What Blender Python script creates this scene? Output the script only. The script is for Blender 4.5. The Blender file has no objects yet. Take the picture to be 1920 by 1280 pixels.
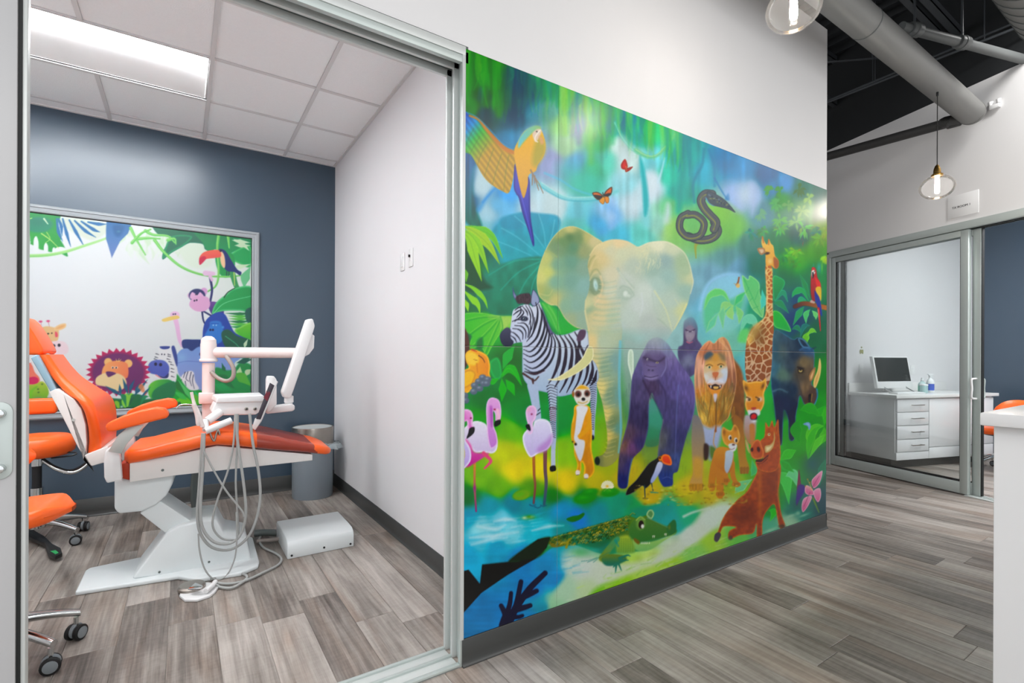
import bpy, bmesh, math, random
import numpy as np
from mathutils import Vector, Matrix

scene = bpy.context.scene
C = scene.collection
PI = math.pi

# ---------------------------------------------------------------------------
# Camera, world, exposure
# ---------------------------------------------------------------------------
FOC, CX0, HOR, EYE = 933.0, 960.0, 671.0, 1.20       # focal length and principal point for a 1920 x 1280 frame
YAW = math.radians(33.5); ROLL = math.radians(.22)
cam_d = bpy.data.cameras.new('camera'); cam = bpy.data.objects.new('camera', cam_d); C.objects.link(cam)
cam_d.sensor_width = 36.0; cam_d.lens = FOC/1920*36.0
cam_d.shift_y = (HOR-640)/1920.0
cam_d.clip_start = 0.05
cam.location = (0, 0, EYE)
cam.rotation_euler = (PI/2, -ROLL, -YAW)
scene.camera = cam

world = bpy.data.worlds.new('World'); scene.world = world; world.use_nodes = True
world.node_tree.nodes['Background'].inputs[0].default_value = (0.95, 0.97, 1.0, 1)
world.node_tree.nodes['Background'].inputs[1].default_value = 1.55

vs = scene.view_settings
vs.view_transform = 'Standard'; vs.look = 'None'; vs.gamma = 1.0; vs.use_curve_mapping = False
vs.exposure = 0.0
scene.cycles.max_bounces = 8; scene.cycles.diffuse_bounces = 5; scene.cycles.glossy_bounces = 4; scene.cycles.transparent_max_bounces = 12
HALL_FILL = 58.0        # watts for each fill lamp added in the hall
ROOM_EMIT = 25.0         # troffer lens
FILL_EMIT = 26.0  # lens of the recessed lights added in the far room
BULB = 210.0

# ---------------------------------------------------------------------------
# Survey helpers: where a sight line meets a wall, the floor or a height
# ---------------------------------------------------------------------------
FW = (math.sin(YAW), math.cos(YAW)); RT = (math.cos(YAW), -math.sin(YAW))
def sight(x, y):
    dx, dy = x-CX0, y-HOR
    u = (dx+dy*ROLL)/FOC; v = -(dy-dx*ROLL)/FOC
    return Vector((FW[0]+u*RT[0], FW[1]+u*RT[1], v))
def on_y(x, y, Y):
    r = sight(x, y); return Vector((0, 0, EYE))+r*(Y/r.y)
def on_z(x, y, Z):
    r = sight(x, y); return Vector((0, 0, EYE))+r*((Z-EYE)/r.z)
def on_plane(x, y, p, n):
    r = sight(x, y); return Vector((0, 0, EYE))+r*((p[0]*n[0]+p[1]*n[1])/(r.x*n[0]+r.y*n[1]))
def project(X, Y, Z):
    f = X*FW[0]+Y*FW[1]; r = X*RT[0]+Y*RT[1]
    dx, dy = FOC*r/f, -FOC*(Z-EYE)/f
    return CX0+dx-dy*ROLL, HOR+dy+dx*ROLL

# ---------------------------------------------------------------------------
# Materials
# ---------------------------------------------------------------------------
def lin(c):
    return tuple(((v/255)/12.92 if v/255 <= .04045 else ((v/255+.055)/1.055)**2.4) for v in c)
MATS = {}
def mat(name, rgb, rough=.5, metal=0.0, spec=.5, coat=0.0, trans=0.0, ior=1.45, emit=None, estr=0.0, alpha=1.0, noise=0.0, nscale=40.0, bump=0.0, bscale=200.0, coat_rough=.1):
    m = bpy.data.materials.new(name); m.use_nodes = True
    nt = m.node_tree; b = nt.nodes['Principled BSDF']
    c = lin(rgb)+(1,)
    b.inputs['Base Color'].default_value = c
    b.inputs['Roughness'].default_value = rough; b.inputs['Metallic'].default_value = metal
    b.inputs['Specular IOR Level'].default_value = spec; b.inputs['IOR'].default_value = ior
    b.inputs['Coat Weight'].default_value = coat; b.inputs['Coat Roughness'].default_value = coat_rough
    b.inputs['Transmission Weight'].default_value = trans; b.inputs['Alpha'].default_value = alpha
    if emit is not None:
        b.inputs['Emission Color'].default_value = lin(emit)+(1,); b.inputs['Emission Strength'].default_value = estr
    if noise or bump:
        tc = nt.nodes.new('ShaderNodeTexCoord')
    if noise:
        n = nt.nodes.new('ShaderNodeTexNoise'); n.inputs['Scale'].default_value = nscale; n.inputs['Detail'].default_value = 4
        nt.links.new(tc.outputs['Object'], n.inputs['Vector'])
        mx = nt.nodes.new('ShaderNodeMix'); mx.data_type = 'RGBA'
        mx.inputs[6].default_value = tuple(v*(1-noise) for v in c[:3])+(1,); mx.inputs[7].default_value = tuple(min(1, v*(1+noise)) for v in c[:3])+(1,)
        nt.links.new(n.outputs['Fac'], mx.inputs[0]); nt.links.new(mx.outputs[2], b.inputs['Base Color'])
    if bump:
        n2 = nt.nodes.new('ShaderNodeTexNoise'); n2.inputs['Scale'].default_value = bscale; n2.inputs['Detail'].default_value = 3
        nt.links.new(tc.outputs['Object'], n2.inputs['Vector'])
        bp = nt.nodes.new('ShaderNodeBump'); bp.inputs['Strength'].default_value = bump; bp.inputs['Distance'].default_value = .004
        nt.links.new(n2.outputs['Fac'], bp.inputs['Height']); nt.links.new(bp.outputs['Normal'], b.inputs['Normal'])
    MATS[name] = m
    return m

mat('white_paint', (222, 221, 223), .55, noise=.015, nscale=3, bump=.04, bscale=260)
mat('hall_white', (218, 217, 217), .5, noise=.015, nscale=3, bump=.04, bscale=260)
mat('blue_paint', (60, 78, 94), .30, spec=.85, noise=.02, nscale=4, bump=.05, bscale=220)
mat('black_paint', (30, 32, 34), .7)
mat('deck_black', (38, 41, 44), .6)
mat('steel_black', (62, 66, 70), .5)
mat('duct_grey', (120, 120, 118), .5, noise=.03, nscale=6)
mat('pipe_grey', (92, 95, 95), .45)
mat('pipe_dark', (52, 52, 52), .5)
mat('base_rubber', (62, 63, 62), .38, spec=.5)
mat('alu', (188, 197, 194), .38, metal=.35, noise=.03, nscale=14)
mat('alu_dark', (104, 112, 110), .45, metal=.4)
mat('stile_grey', (182, 182, 183), .4)
mat('counter_white', (218, 217, 217), .25, spec=.4)
mat('alu_white', (206, 210, 208), .4, metal=.2)
mat('gasket', (22, 24, 24), .6)
mat('tile', (243, 246, 247), .8, noise=.03, nscale=90, bump=.25, bscale=160)
mat('tbar', (216, 216, 216), .5)
mat('lens', (255, 255, 255), .5, emit=(250, 253, 255), estr=ROOM_EMIT)
mat('fill_lens', (255, 255, 255), .5, emit=(250, 253, 255), estr=FILL_EMIT)
mat('reflector', (235, 235, 235), .45)
mat('orange', (244, 98, 28), .34, spec=.5, noise=.05, nscale=5, bump=.06, bscale=320)
mat('orange_dark', (176, 54, 20), .5)
mat('shell', (228, 225, 222), .35, noise=.02, nscale=5)
mat('shell_cool', (222, 228, 229), .38, noise=.02, nscale=5)
mat('pink_white', (228, 216, 213), .3)
mat('plastic', (226, 226, 226), .32)
mat('dark_plastic', (28, 29, 31), .4)
mat('rubber_black', (18, 18, 19), .55)
mat('wheel_grey', (126, 132, 136), .5)
mat('chrome', (205, 208, 208), .12, metal=1.0)
mat('steel', (165, 158, 150), .28, metal=1.0, noise=.05, nscale=30)
mat('hose', (166, 168, 166), .45)
mat('hose_tan', (150, 140, 134), .5)
mat('sleeve', (150, 186, 204), .18, spec=.7, alpha=.86)
mat('foot_film', (140, 48, 46), .16, spec=.8, coat=.6, alpha=.62)
mat('can_grey', (132, 142, 150), .42)
mat('bag', (214, 226, 230), .2, alpha=.34)
mat('screen', (14, 24, 24), .1, spec=.3)
mat('sticker', (62, 56, 66), .2, noise=.2, nscale=20)
mat('sticker_red', (112, 18, 40), .3)
mat('green_mark', (40, 160, 90), .4)
mat('laminate', (234, 234, 236), .18, spec=.5, coat=.2)
mat('quartz', (232, 231, 230), .2, noise=.02, nscale=30)
mat('brass', (150, 118, 62), .3, metal=1.0)
mat('cord', (22, 22, 22), .6)
mat('bottle_white', (232, 234, 236), .35)
mat('bottle_clear', (190, 222, 222), .12, alpha=.6)
mat('label_blue', (60, 90, 190), .4)
mat('label_green', (120, 190, 170), .4)
mat('ink', (40, 40, 42), .6)
mat('frame_grey', (150, 156, 160), .4, noise=.03, nscale=8)
mat('frame_gap', (30, 30, 32), .7)
mat('emblem', (150, 150, 90), .4)
mat('filament', (255, 255, 255), .4, emit=(255, 244, 232), estr=BULB)

def glass_mat(name, tint, ior=1.5, rough=.0, brighten=0.0):
    m = bpy.data.materials.new(name); m.use_nodes = True; nt = m.node_tree
    for n in list(nt.nodes):
        if n.type != 'OUTPUT_MATERIAL':
            nt.nodes.remove(n)
    out = [n for n in nt.nodes][0]
    tr = nt.nodes.new('ShaderNodeBsdfTransparent'); tr.inputs[0].default_value = tint+(1,)
    gl = nt.nodes.new('ShaderNodeBsdfGlossy'); gl.inputs['Roughness'].default_value = rough
    fr = nt.nodes.new('ShaderNodeFresnel'); fr.inputs[0].default_value = ior
    mx = nt.nodes.new('ShaderNodeMixShader')
    nt.links.new(fr.outputs[0], mx.inputs[0]); nt.links.new(tr.outputs[0], mx.inputs[1]); nt.links.new(gl.outputs[0], mx.inputs[2])
    last = mx.outputs[0]
    if brighten:                                    # translucent share added to make the globe look brighter
        df = nt.nodes.new('ShaderNodeBsdfTranslucent'); m2 = nt.nodes.new('ShaderNodeMixShader'); m2.inputs[0].default_value = brighten
        nt.links.new(last, m2.inputs[1]); nt.links.new(df.outputs[0], m2.inputs[2]); last = m2.outputs[0]
    nt.links.new(last, out.inputs[0])
    MATS[name] = m
glass_mat('glass', (.97, .985, .98)); glass_mat('globe_glass', (.985, .985, .985), ior=1.18, rough=.08, brighten=.016)

def wood_mat():
    m = bpy.data.materials.new('vinyl_plank'); m.use_nodes = True; nt = m.node_tree; N = nt.nodes.new; L = nt.links.new
    b = nt.nodes['Principled BSDF']; b.inputs['Specular IOR Level'].default_value = .45
    geo = N('ShaderNodeNewGeometry'); oi = N('ShaderNodeObjectInfo')
    off = N('ShaderNodeVectorMath'); off.operation = 'SCALE'; off.inputs[0].default_value = (37.0, 91.0, 0); L(oi.outputs['Random'], off.inputs['Scale'])
    add = N('ShaderNodeVectorMath'); add.operation = 'ADD'; L(geo.outputs['Position'], add.inputs[0]); L(off.outputs[0], add.inputs[1])
    def noise(scale, detail, dist=0.0, rough=.55):
        mp = N('ShaderNodeVectorMath'); mp.operation = 'MULTIPLY'; mp.inputs[1].default_value = scale; L(add.outputs[0], mp.inputs[0])
        n = N('ShaderNodeTexNoise'); n.inputs['Scale'].default_value = 1.0; n.inputs['Detail'].default_value = detail; n.inputs['Distortion'].default_value = dist; n.inputs['Roughness'].default_value = rough
        L(mp.outputs[0], n.inputs['Vector']); return n.outputs['Fac']
    blot = noise((9, 1.7, 1), 4, .8); streak = noise((42, 1.3, 1), 5, .5, .65); fine = noise((190, 9, 1), 3, 0, .6)
    cross = noise((14, 60, 1), 3, .2)
    def ma(op, a, c, v=None):
        q = N('ShaderNodeMath'); q.operation = op
        (L(a, q.inputs[0]) if not isinstance(a, float) else setattr(q.inputs[0], 'default_value', a))
        (L(c, q.inputs[1]) if not isinstance(c, float) else setattr(q.inputs[1], 'default_value', c))
        return q.outputs[0]
    s = ma('ADD', ma('MULTIPLY', blot, .55), ma('MULTIPLY', streak, .62))
    s = ma('ADD', s, ma('MULTIPLY', fine, .16)); s = ma('ADD', s, ma('MULTIPLY', cross, .12))
    s = ma('ADD', s, ma('MULTIPLY', ma('SUBTRACT', oi.outputs['Random'], .5), .27))
    rp = N('ShaderNodeValToRGB'); L(ma('SUBTRACT', s, .24), rp.inputs[0])
    e = rp.color_ramp.elements
    e[0].position = .20; e[0].color = lin((79, 72, 67))+(1,)
    e[1].position = .82; e[1].color = lin((195, 188, 181))+(1,)
    for p, c in [(.36, (118, 110, 104)), (.50, (148, 140, 133)), (.64, (171, 163, 156))]:
        q = e.new(p); q.color = lin(c)+(1,)
    warm = N('ShaderNodeMix'); warm.data_type = 'RGBA'; warm.blend_type = 'MULTIPLY'; warm.inputs[7].default_value = lin((242, 230, 222))+(1,)
    wn = noise((5, 1.1, 1), 3, .6); wr = N('ShaderNodeMapRange'); wr.inputs[1].default_value = .5; wr.inputs[2].default_value = .68; L(wn, wr.inputs[0]); L(wr.outputs[0], warm.inputs[0]); L(rp.outputs[0], warm.inputs[6])
    L(warm.outputs[2], b.inputs['Base Color'])
    rr = N('ShaderNodeMapRange'); rr.inputs[3].default_value = .36; rr.inputs[4].default_value = .5; L(fine, rr.inputs[0]); L(rr.outputs[0], b.inputs['Roughness'])
    bp = N('ShaderNodeBump'); bp.inputs['Strength'].default_value = .12; bp.inputs['Distance'].default_value = .002; L(fine, bp.inputs['Height']); L(bp.outputs[0], b.inputs['Normal'])
    MATS['vinyl_plank'] = m
wood_mat()

def print_mat(name, rough, coat, spec=.5):
    m = bpy.data.materials.new(name); m.use_nodes = True; nt = m.node_tree; b = nt.nodes['Principled BSDF']
    a = nt.nodes.new('ShaderNodeVertexColor'); a.layer_name = 'print'
    nt.links.new(a.outputs['Color'], b.inputs['Base Color'])
    b.inputs['Roughness'].default_value = rough; b.inputs['Specular IOR Level'].default_value = spec; b.inputs['Coat Weight'].default_value = coat; b.inputs['Coat Roughness'].default_value = .12
    MATS[name] = m
print_mat('mural_print', .30, 0.0, .42); print_mat('picture_print', .4, 0.0)

# ---------------------------------------------------------------------------
# Mesh helpers
# ---------------------------------------------------------------------------
class MB:
    """Collects vertices and faces; build() links them as one mesh object."""
    def __init__(self):
        self.v = []; self.f = []
    def add(self, vs_, fs):
        o = len(self.v); self.v += [tuple(p) for p in vs_]; self.f += [tuple(i+o for i in q) for q in fs]; return self
    def box(self, a, b):
        x0, y0, z0 = a; x1, y1, z1 = b
        return self.add([(x0,y0,z0),(x1,y0,z0),(x1,y1,z0),(x0,y1,z0),(x0,y0,z1),(x1,y0,z1),(x1,y1,z1),(x0,y1,z1)],
                        [(0,3,2,1),(4,5,6,7),(0,1,5,4),(1,2,6,5),(2,3,7,6),(3,0,4,7)])
    def hexa(self, p):         # eight corners, bottom ring then top ring
        return self.add(p, [(0,3,2,1),(4,5,6,7),(0,1,5,4),(1,2,6,5),(2,3,7,6),(3,0,4,7)])
    def prism(self, ring_a, ring_b):
        n = len(ring_a)
        return self.add(list(ring_a)+list(ring_b), [tuple(range(n))[::-1], tuple(range(n, 2*n))]+[(i, (i+1) % n, n+(i+1) % n, n+i) for i in range(n)])
    def loft(self, rings, caps=True):
        n = len(rings[0]); vs_ = [p for r in rings for p in r]; fs = []
        for k in range(len(rings)-1):
            fs += [(k*n+i, k*n+(i+1) % n, (k+1)*n+(i+1) % n, (k+1)*n+i) for i in range(n)]
        if caps:
            fs += [tuple(range(n))[::-1], tuple(range((len(rings)-1)*n, len(rings)*n))]
        return self.add(vs_, fs)
    def tube(self, pts, r, seg=10, caps=True):
        pts = [Vector(p) for p in pts]; n = len(pts)
        rr = r if isinstance(r, (list, tuple)) else [r]*n
        t0 = (pts[1]-pts[0]).normalized(); up = Vector((0, 0, 1)) if abs(t0.z) < .9 else Vector((1, 0, 0))
        nrm = t0.cross(up).normalized(); rings = []
        for i, p in enumerate(pts):
            t = (pts[min(i+1, n-1)]-pts[max(i-1, 0)]).normalized()
            nrm = (nrm-t*nrm.dot(t)).normalized(); bi = t.cross(nrm)
            rings.append([p+(nrm*math.cos(a)+bi*math.sin(a))*rr[i] for a in [2*PI*k/seg for k in range(seg)]])
        return self.loft(rings, caps)
    def lathe(self, prof, c=(0, 0, 0), seg=28, caps=True):
        rings = [[(c[0]+r*math.cos(2*PI*k/seg), c[1]+r*math.sin(2*PI*k/seg), c[2]+z) for k in range(seg)] for r, z in prof]
        return self.loft(rings, caps)
    def build(self, name, m, parent=None, bevel=0.0, bseg=2, smooth=40, sub=0, world=True):
        me = bpy.data.meshes.new(name)
        off = Vector((0, 0, 0))
        if parent is not None and world:
            off = root_loc(parent)
        me.from_pydata([tuple(Vector(p)-off) for p in self.v], [], self.f)
        bm = bmesh.new(); bm.from_mesh(me)
        bmesh.ops.remove_doubles(bm, verts=bm.verts, dist=1e-6)
        bmesh.ops.recalc_face_normals(bm, faces=bm.faces)
        if bevel:
            ed = [e for e in bm.edges if len(e.link_faces) == 2 and e.calc_face_angle(0) > math.radians(28)]
            bmesh.ops.bevel(bm, geom=ed, offset=bevel, segments=bseg, profile=.5, affect='EDGES', clamp_overlap=True)
        bm.to_mesh(me); bm.free()
        for p in me.polygons:
            p.use_smooth = True
        me.set_sharp_from_angle(angle=math.radians(smooth))
        me.materials.append(MATS[m] if isinstance(m, str) else m)
        o = bpy.data.objects.new(name, me); C.objects.link(o)
        if parent is not None:
            o.parent = parent
        if sub:
            md = o.modifiers.new('sub', 'SUBSURF'); md.levels = sub; md.render_levels = sub
        return o

def root_loc(o):
    p = Vector((0, 0, 0))
    while o is not None:
        p += o.location; o = o.parent
    return p

def tag(o, label=None, cat=None, group=None, kind=None):
    if label: o['label'] = label
    if cat: o['category'] = cat
    if group: o['group'] = group
    if kind: o['kind'] = kind
    return o
def thing(name, label, cat, loc=(0, 0, 0), rz=0.0, group=None):
    o = bpy.data.objects.new(name, None); C.objects.link(o); o.empty_display_size = .1
    o.location = loc; o.rotation_euler = (0, 0, rz)
    return tag(o, label, cat, group)
def struct(o):
    o['kind'] = 'structure'; return o
def setting(name, loc=(0, 0, 0)):
    o = bpy.data.objects.new(name, None); C.objects.link(o); o.location = loc; o.empty_display_size = .1
    return struct(o)
def spline(pts, n=6):
    return [Vector(p) for p in smooth_open3(pts, n)]
def smooth_open3(p, n=6):
    p = [Vector(q) for q in p]
    if len(p) < 3:
        return p
    q = [2*p[0]-p[1]]+p+[2*p[-1]-p[-2]]; out = []
    for i in range(1, len(q)-2):
        a, b, c, d = q[i-1], q[i], q[i+1], q[i+2]
        for k in range(n):
            t = k/n
            out.append(.5*((2*b)+(c-a)*t+(2*a-5*b+4*c-d)*t*t+(3*b-a-3*c+d)*t**3))
    out.append(q[-2]); return out
def bx(name, a, b, m, parent=None, bevel=0.0, **k):
    return MB().box(a, b).build(name, m, parent, bevel, **k)
# ---------------------------------------------------------------------------
# Print artwork: a small numpy painter. It fills a colour field that is then
# stored as vertex colours on the flat printed sheets (mural and wall picture).
# ---------------------------------------------------------------------------
def smooth_closed(p, n=5):
    p = np.asarray(p, float); m = len(p)
    out = []
    t = np.linspace(0, 1, n, endpoint=False)[:, None]
    for i in range(m):
        a, b, c, d = p[i-1], p[i], p[(i+1) % m], p[(i+2) % m]
        out.append(0.5*((2*b)+(-a+c)*t+(2*a-5*b+4*c-d)*t*t+(-a+3*b-3*c+d)*t**3))
    return np.concatenate(out)

def smooth_open(p, n=6):
    p = np.asarray(p, float)
    if len(p) < 3:
        return p
    q = np.vstack([2*p[0]-p[1], p, 2*p[-1]-p[-2]])
    out = []
    t = np.linspace(0, 1, n, endpoint=False)[:, None]
    for i in range(1, len(q)-2):
        a, b, c, d = q[i-1], q[i], q[i+1], q[i+2]
        out.append(0.5*((2*b)+(-a+c)*t+(2*a-5*b+4*c-d)*t*t+(-a+3*b-3*c+d)*t**3))
    out.append(q[-2][None])
    return np.concatenate(out)

def col(c):
    return np.array(c, np.float32)/255.0

def vnoise(h, w, sy, sx, seed):
    r = np.random.RandomState(seed)
    gy, gx = int(h/sy)+3, int(w/sx)+3
    g = r.rand(gy, gx).astype(np.float32)
    y = np.arange(h)/sy; x = np.arange(w)/sx
    yi = y.astype(int); xi = x.astype(int)
    fy = (y-yi)[:, None]; fx = (x-xi)[None]
    fy = fy*fy*(3-2*fy); fx = fx*fx*(3-2*fx)
    a = g[yi][:, xi]; b = g[yi][:, xi+1]; c = g[yi+1][:, xi]; d = g[yi+1][:, xi+1]
    return ((a*(1-fx)+b*fx)*(1-fy)+(c*(1-fx)+d*fx)*fy).astype(np.float32)

class Paint:
    def __init__(self, x0, y0, x1, y1):
        self.x0, self.y0, self.w, self.h = x0, y0, x1-x0, y1-y0
        self.a = np.zeros((self.h, self.w, 3), np.float32)
        self.org = (0, 0, 1.0)

    def frame(self, ox, oy, s):             # units the next shapes are given in
        self.org = (ox, oy, s)

    def P(self, pts):
        ox, oy, s = self.org
        p = np.asarray(pts, float)
        return np.stack([ox+p[:, 0]/s-self.x0, oy+p[:, 1]/s-self.y0], 1)

    def _box(self, p, m):
        xa = max(0, int(p[:, 0].min()-m)); xb = min(self.w, int(p[:, 0].max()+m)+2)
        ya = max(0, int(p[:, 1].min()-m)); yb = min(self.h, int(p[:, 1].max()+m)+2)
        return xa, xb, ya, yb

    def field(self, pts, eps=260.0, power=2.0):
        pt = np.array([[q[0]-self.x0, q[1]-self.y0] for q in pts], np.float32)
        cl = np.array([q[2:5] for q in pts], np.float32)/255
        st = 3
        ys = np.arange(0, self.h+st, st, dtype=np.float32); xs = np.arange(0, self.w+st, st, dtype=np.float32)
        num = np.zeros((len(ys), len(xs), 3), np.float32); den = np.zeros((len(ys), len(xs), 1), np.float32)
        for (px, py), c in zip(pt, cl):
            w = 1/((xs[None]-px)**2+(ys[:, None]-py)**2+eps)**power
            num += w[..., None]*c; den += w[..., None]
        g = num/den
        yi = np.arange(self.h)/st; xi = np.arange(self.w)/st
        a = yi.astype(int); b = xi.astype(int); fy = (yi-a)[:, None, None]; fx = (xi-b)[None, :, None]
        self.a[:] = (g[a][:, b]*(1-fx)+g[a][:, b+1]*fx)*(1-fy)+(g[a+1][:, b]*(1-fx)+g[a+1][:, b+1]*fx)*fy

    def sdf(self, p, xa, xb, ya, yb):
        X, Y = np.meshgrid(np.arange(xa, xb, dtype=np.float32), np.arange(ya, yb, dtype=np.float32))
        best = np.full(X.shape, 1e9, np.float32); ins = np.zeros(X.shape, bool)
        n = len(p)
        for i in range(n):
            ax, ay = p[i]; bx, by = p[(i+1) % n]
            dx, dy = bx-ax, by-ay; L = dx*dx+dy*dy
            if L < 1e-9:
                continue
            t = np.clip(((X-ax)*dx+(Y-ay)*dy)/L, 0, 1)
            np.minimum(best, (X-ax-t*dx)**2+(Y-ay-t*dy)**2, out=best)
            if ay != by:
                cr = ((ay > Y) != (by > Y)) & (X < (bx-ax)*(Y-ay)/(by-ay)+ax)
                ins ^= cr
        d = np.sqrt(best)
        return np.where(ins, d, -d), X, Y

    def poly(self, pts, c, c2=None, dirn=(0, 1), soft=1.0, rim=None, rimw=3.0, alpha=1.0, sharp=False, tex=0.0, ts=(8, 4), shade=None, fn=None, fade=None):
        p = self.P(pts)
        if not sharp:
            p = smooth_closed(p)
        xa, xb, ya, yb = self._box(p, soft+1)
        if xb <= xa or yb <= ya:
            return
        d, X, Y = self.sdf(p, xa, xb, ya, yb)
        al = np.clip(d/soft+0.5, 0, 1)*alpha
        if fade is not None:                        # (y0, y1): clear at y0, full at y1
            f0, f1 = (self.org[1]+fade[0]/self.org[2]-self.y0), (self.org[1]+fade[1]/self.org[2]-self.y0)
            al = al*np.clip((Y-f0)/(f1-f0), 0, 1)
        base = np.broadcast_to(col(c), X.shape+(3,)).copy()
        if c2 is not None:
            dx, dy = dirn
            v = X*dx+Y*dy
            pv = p[:, 0]*dx+p[:, 1]*dy
            t = np.clip((v-pv.min())/(pv.max()-pv.min()+1e-6), 0, 1)[..., None]
            base = base*(1-t)+col(c2)*t
        if shade is not None:                       # darker tone towards the painted outline
            sc, sw = shade
            t = np.clip(1-d/sw, 0, 1)[..., None]**1.5
            base = base*(1-t)+col(sc)*t
        if rim is not None:
            t = np.clip(1-np.abs(d-rimw*0.4)/rimw, 0, 1)[..., None]
            base = base*(1-t)+col(rim)*t
        if tex:
            base = base*(1+tex*(vnoise(X.shape[0], X.shape[1], ts[0], ts[1], int(abs(p[0, 0]*7+p[0, 1]*13)) % 9999)-0.5))[..., None]
        if fn is not None:
            base = fn(base, X, Y, d)
        s = self.a[ya:yb, xa:xb]
        s += (np.clip(base, 0, 1)-s)*al[..., None]

    def cpoly(self, pts, cols, soft=1.5, rim=None, rimw=2.0, fade=None, alpha=1.0, eps=90.0, tex=0.0, ts=(8, 4)):
        # shape filled by blending colour notes (x, y, r, g, b) given inside it
        k = self.org[2]
        q = self.P([(c[0], c[1]) for c in cols]); cl = np.array([c[2:5] for c in cols], np.float32)/255
        def fn(base, X, Y, d):
            num = np.zeros(X.shape+(3,), np.float32); den = np.zeros(X.shape, np.float32)
            for (a, b), c in zip(q, cl):
                w = 1/((X-a)**2+(Y-b)**2+eps)**2
                num += w[..., None]*c; den += w
            out = num/den[..., None]
            if rim is not None:
                t = np.clip(1-np.abs(d-rimw*0.3)/rimw, 0, 1)[..., None]
                out = out*(1-t)+col(rim)*t
            if tex:
                out = out*(1+tex*(vnoise(X.shape[0], X.shape[1], ts[0], ts[1], len(cols)*17)-.5))[..., None]
            return out
        self.poly(pts, (0, 0, 0), soft=soft, fn=fn, alpha=alpha, fade=fade)

    def stroke(self, pts, w, c, w2=None, soft=1.0, alpha=1.0, wm=None, c2=None):
        p = smooth_open(self.P(pts))
        n = len(p)
        k = self.org[2]
        t = np.linspace(0, 1, n)
        w2 = w if w2 is None else w2
        r = (w+(w2-w)*t)/2
        if wm is not None:                           # taper: thick in the middle
            r = np.where(t < .5, w+(wm-w)*t*2, wm+(w2-wm)*(t*2-1))/2
        r = r/k
        m = r.max()+soft+1
        xa, xb, ya, yb = self._box(p, m)
        if xb <= xa or yb <= ya:
            return
        X, Y = np.meshgrid(np.arange(xa, xb, dtype=np.float32), np.arange(ya, yb, dtype=np.float32))
        best = np.full(X.shape, -1e9, np.float32)
        bt = np.zeros(X.shape, np.float32)
        for i in range(n-1):
            ax, ay = p[i]; bx, by = p[i+1]
            dx, dy = bx-ax, by-ay; L = dx*dx+dy*dy+1e-9
            q = np.clip(((X-ax)*dx+(Y-ay)*dy)/L, 0, 1)
            d = r[i]+(r[i+1]-r[i])*q-np.sqrt((X-ax-q*dx)**2+(Y-ay-q*dy)**2)
            u = d > best
            best = np.where(u, d, best); bt = np.where(u, t[i], bt)
        al = np.clip(best/soft+0.5, 0, 1)*alpha
        base = col(c) if c2 is None else col(c)*(1-bt[..., None])+col(c2)*bt[..., None]
        s = self.a[ya:yb, xa:xb]
        s += (base-s)*al[..., None]

    def blob(self, cx, cy, rx, ry, c, alpha=1.0, rot=0.0, hard=0.0):
        q = self.P([(cx, cy)])[0]; k = self.org[2]
        rx, ry = rx/k, ry/k
        m = max(rx, ry)*(1.15 if hard else 2.2)+2
        xa, xb, ya, yb = self._box(np.array([q]), m)
        if xb <= xa or yb <= ya:
            return
        X, Y = np.meshgrid(np.arange(xa, xb, dtype=np.float32)-q[0], np.arange(ya, yb, dtype=np.float32)-q[1])
        cs, sn = math.cos(rot), math.sin(rot)
        u = (X*cs+Y*sn)/rx; v = (-X*sn+Y*cs)/ry
        if hard:
            al = np.clip((1-np.sqrt(u*u+v*v))*min(rx, ry)/hard+.5, 0, 1)*alpha
        else:
            al = np.exp(-(u*u+v*v)*1.2)*alpha
        s = self.a[ya:yb, xa:xb]
        s += (col(c)-s)*al[..., None]

    def leaf(self, pts, w, c, rim=None, vein=None, soft=1.0, c2=None):   # a leaf along a curve, thick in the middle
        if rim is not None:
            self.stroke(pts, 1, rim, 1, wm=w+0.9*self.org[2]*1.6, soft=soft)
        self.stroke(pts, 1, c, 1, wm=w, soft=soft, c2=c2)
        if vein is not None:
            self.stroke(pts, 2, vein, 1, soft=1.2, alpha=.7)

    def grain(self, amp, sy, sx, seed):
        n = vnoise(self.h, self.w, sy, sx, seed)-.5
        self.a *= (1+amp*n)[..., None]

    def sample(self, px, py):
        x = np.clip(px-self.x0, 0, self.w-1.001); y = np.clip(py-self.y0, 0, self.h-1.001)
        xi = x.astype(int); yi = y.astype(int); fx = (x-xi)[..., None]; fy = (y-yi)[..., None]
        a = self.a
        return (a[yi, xi]*(1-fx)+a[yi, xi+1]*fx)*(1-fy)+(a[yi+1, xi]*(1-fx)+a[yi+1, xi+1]*fx)*fy
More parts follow.
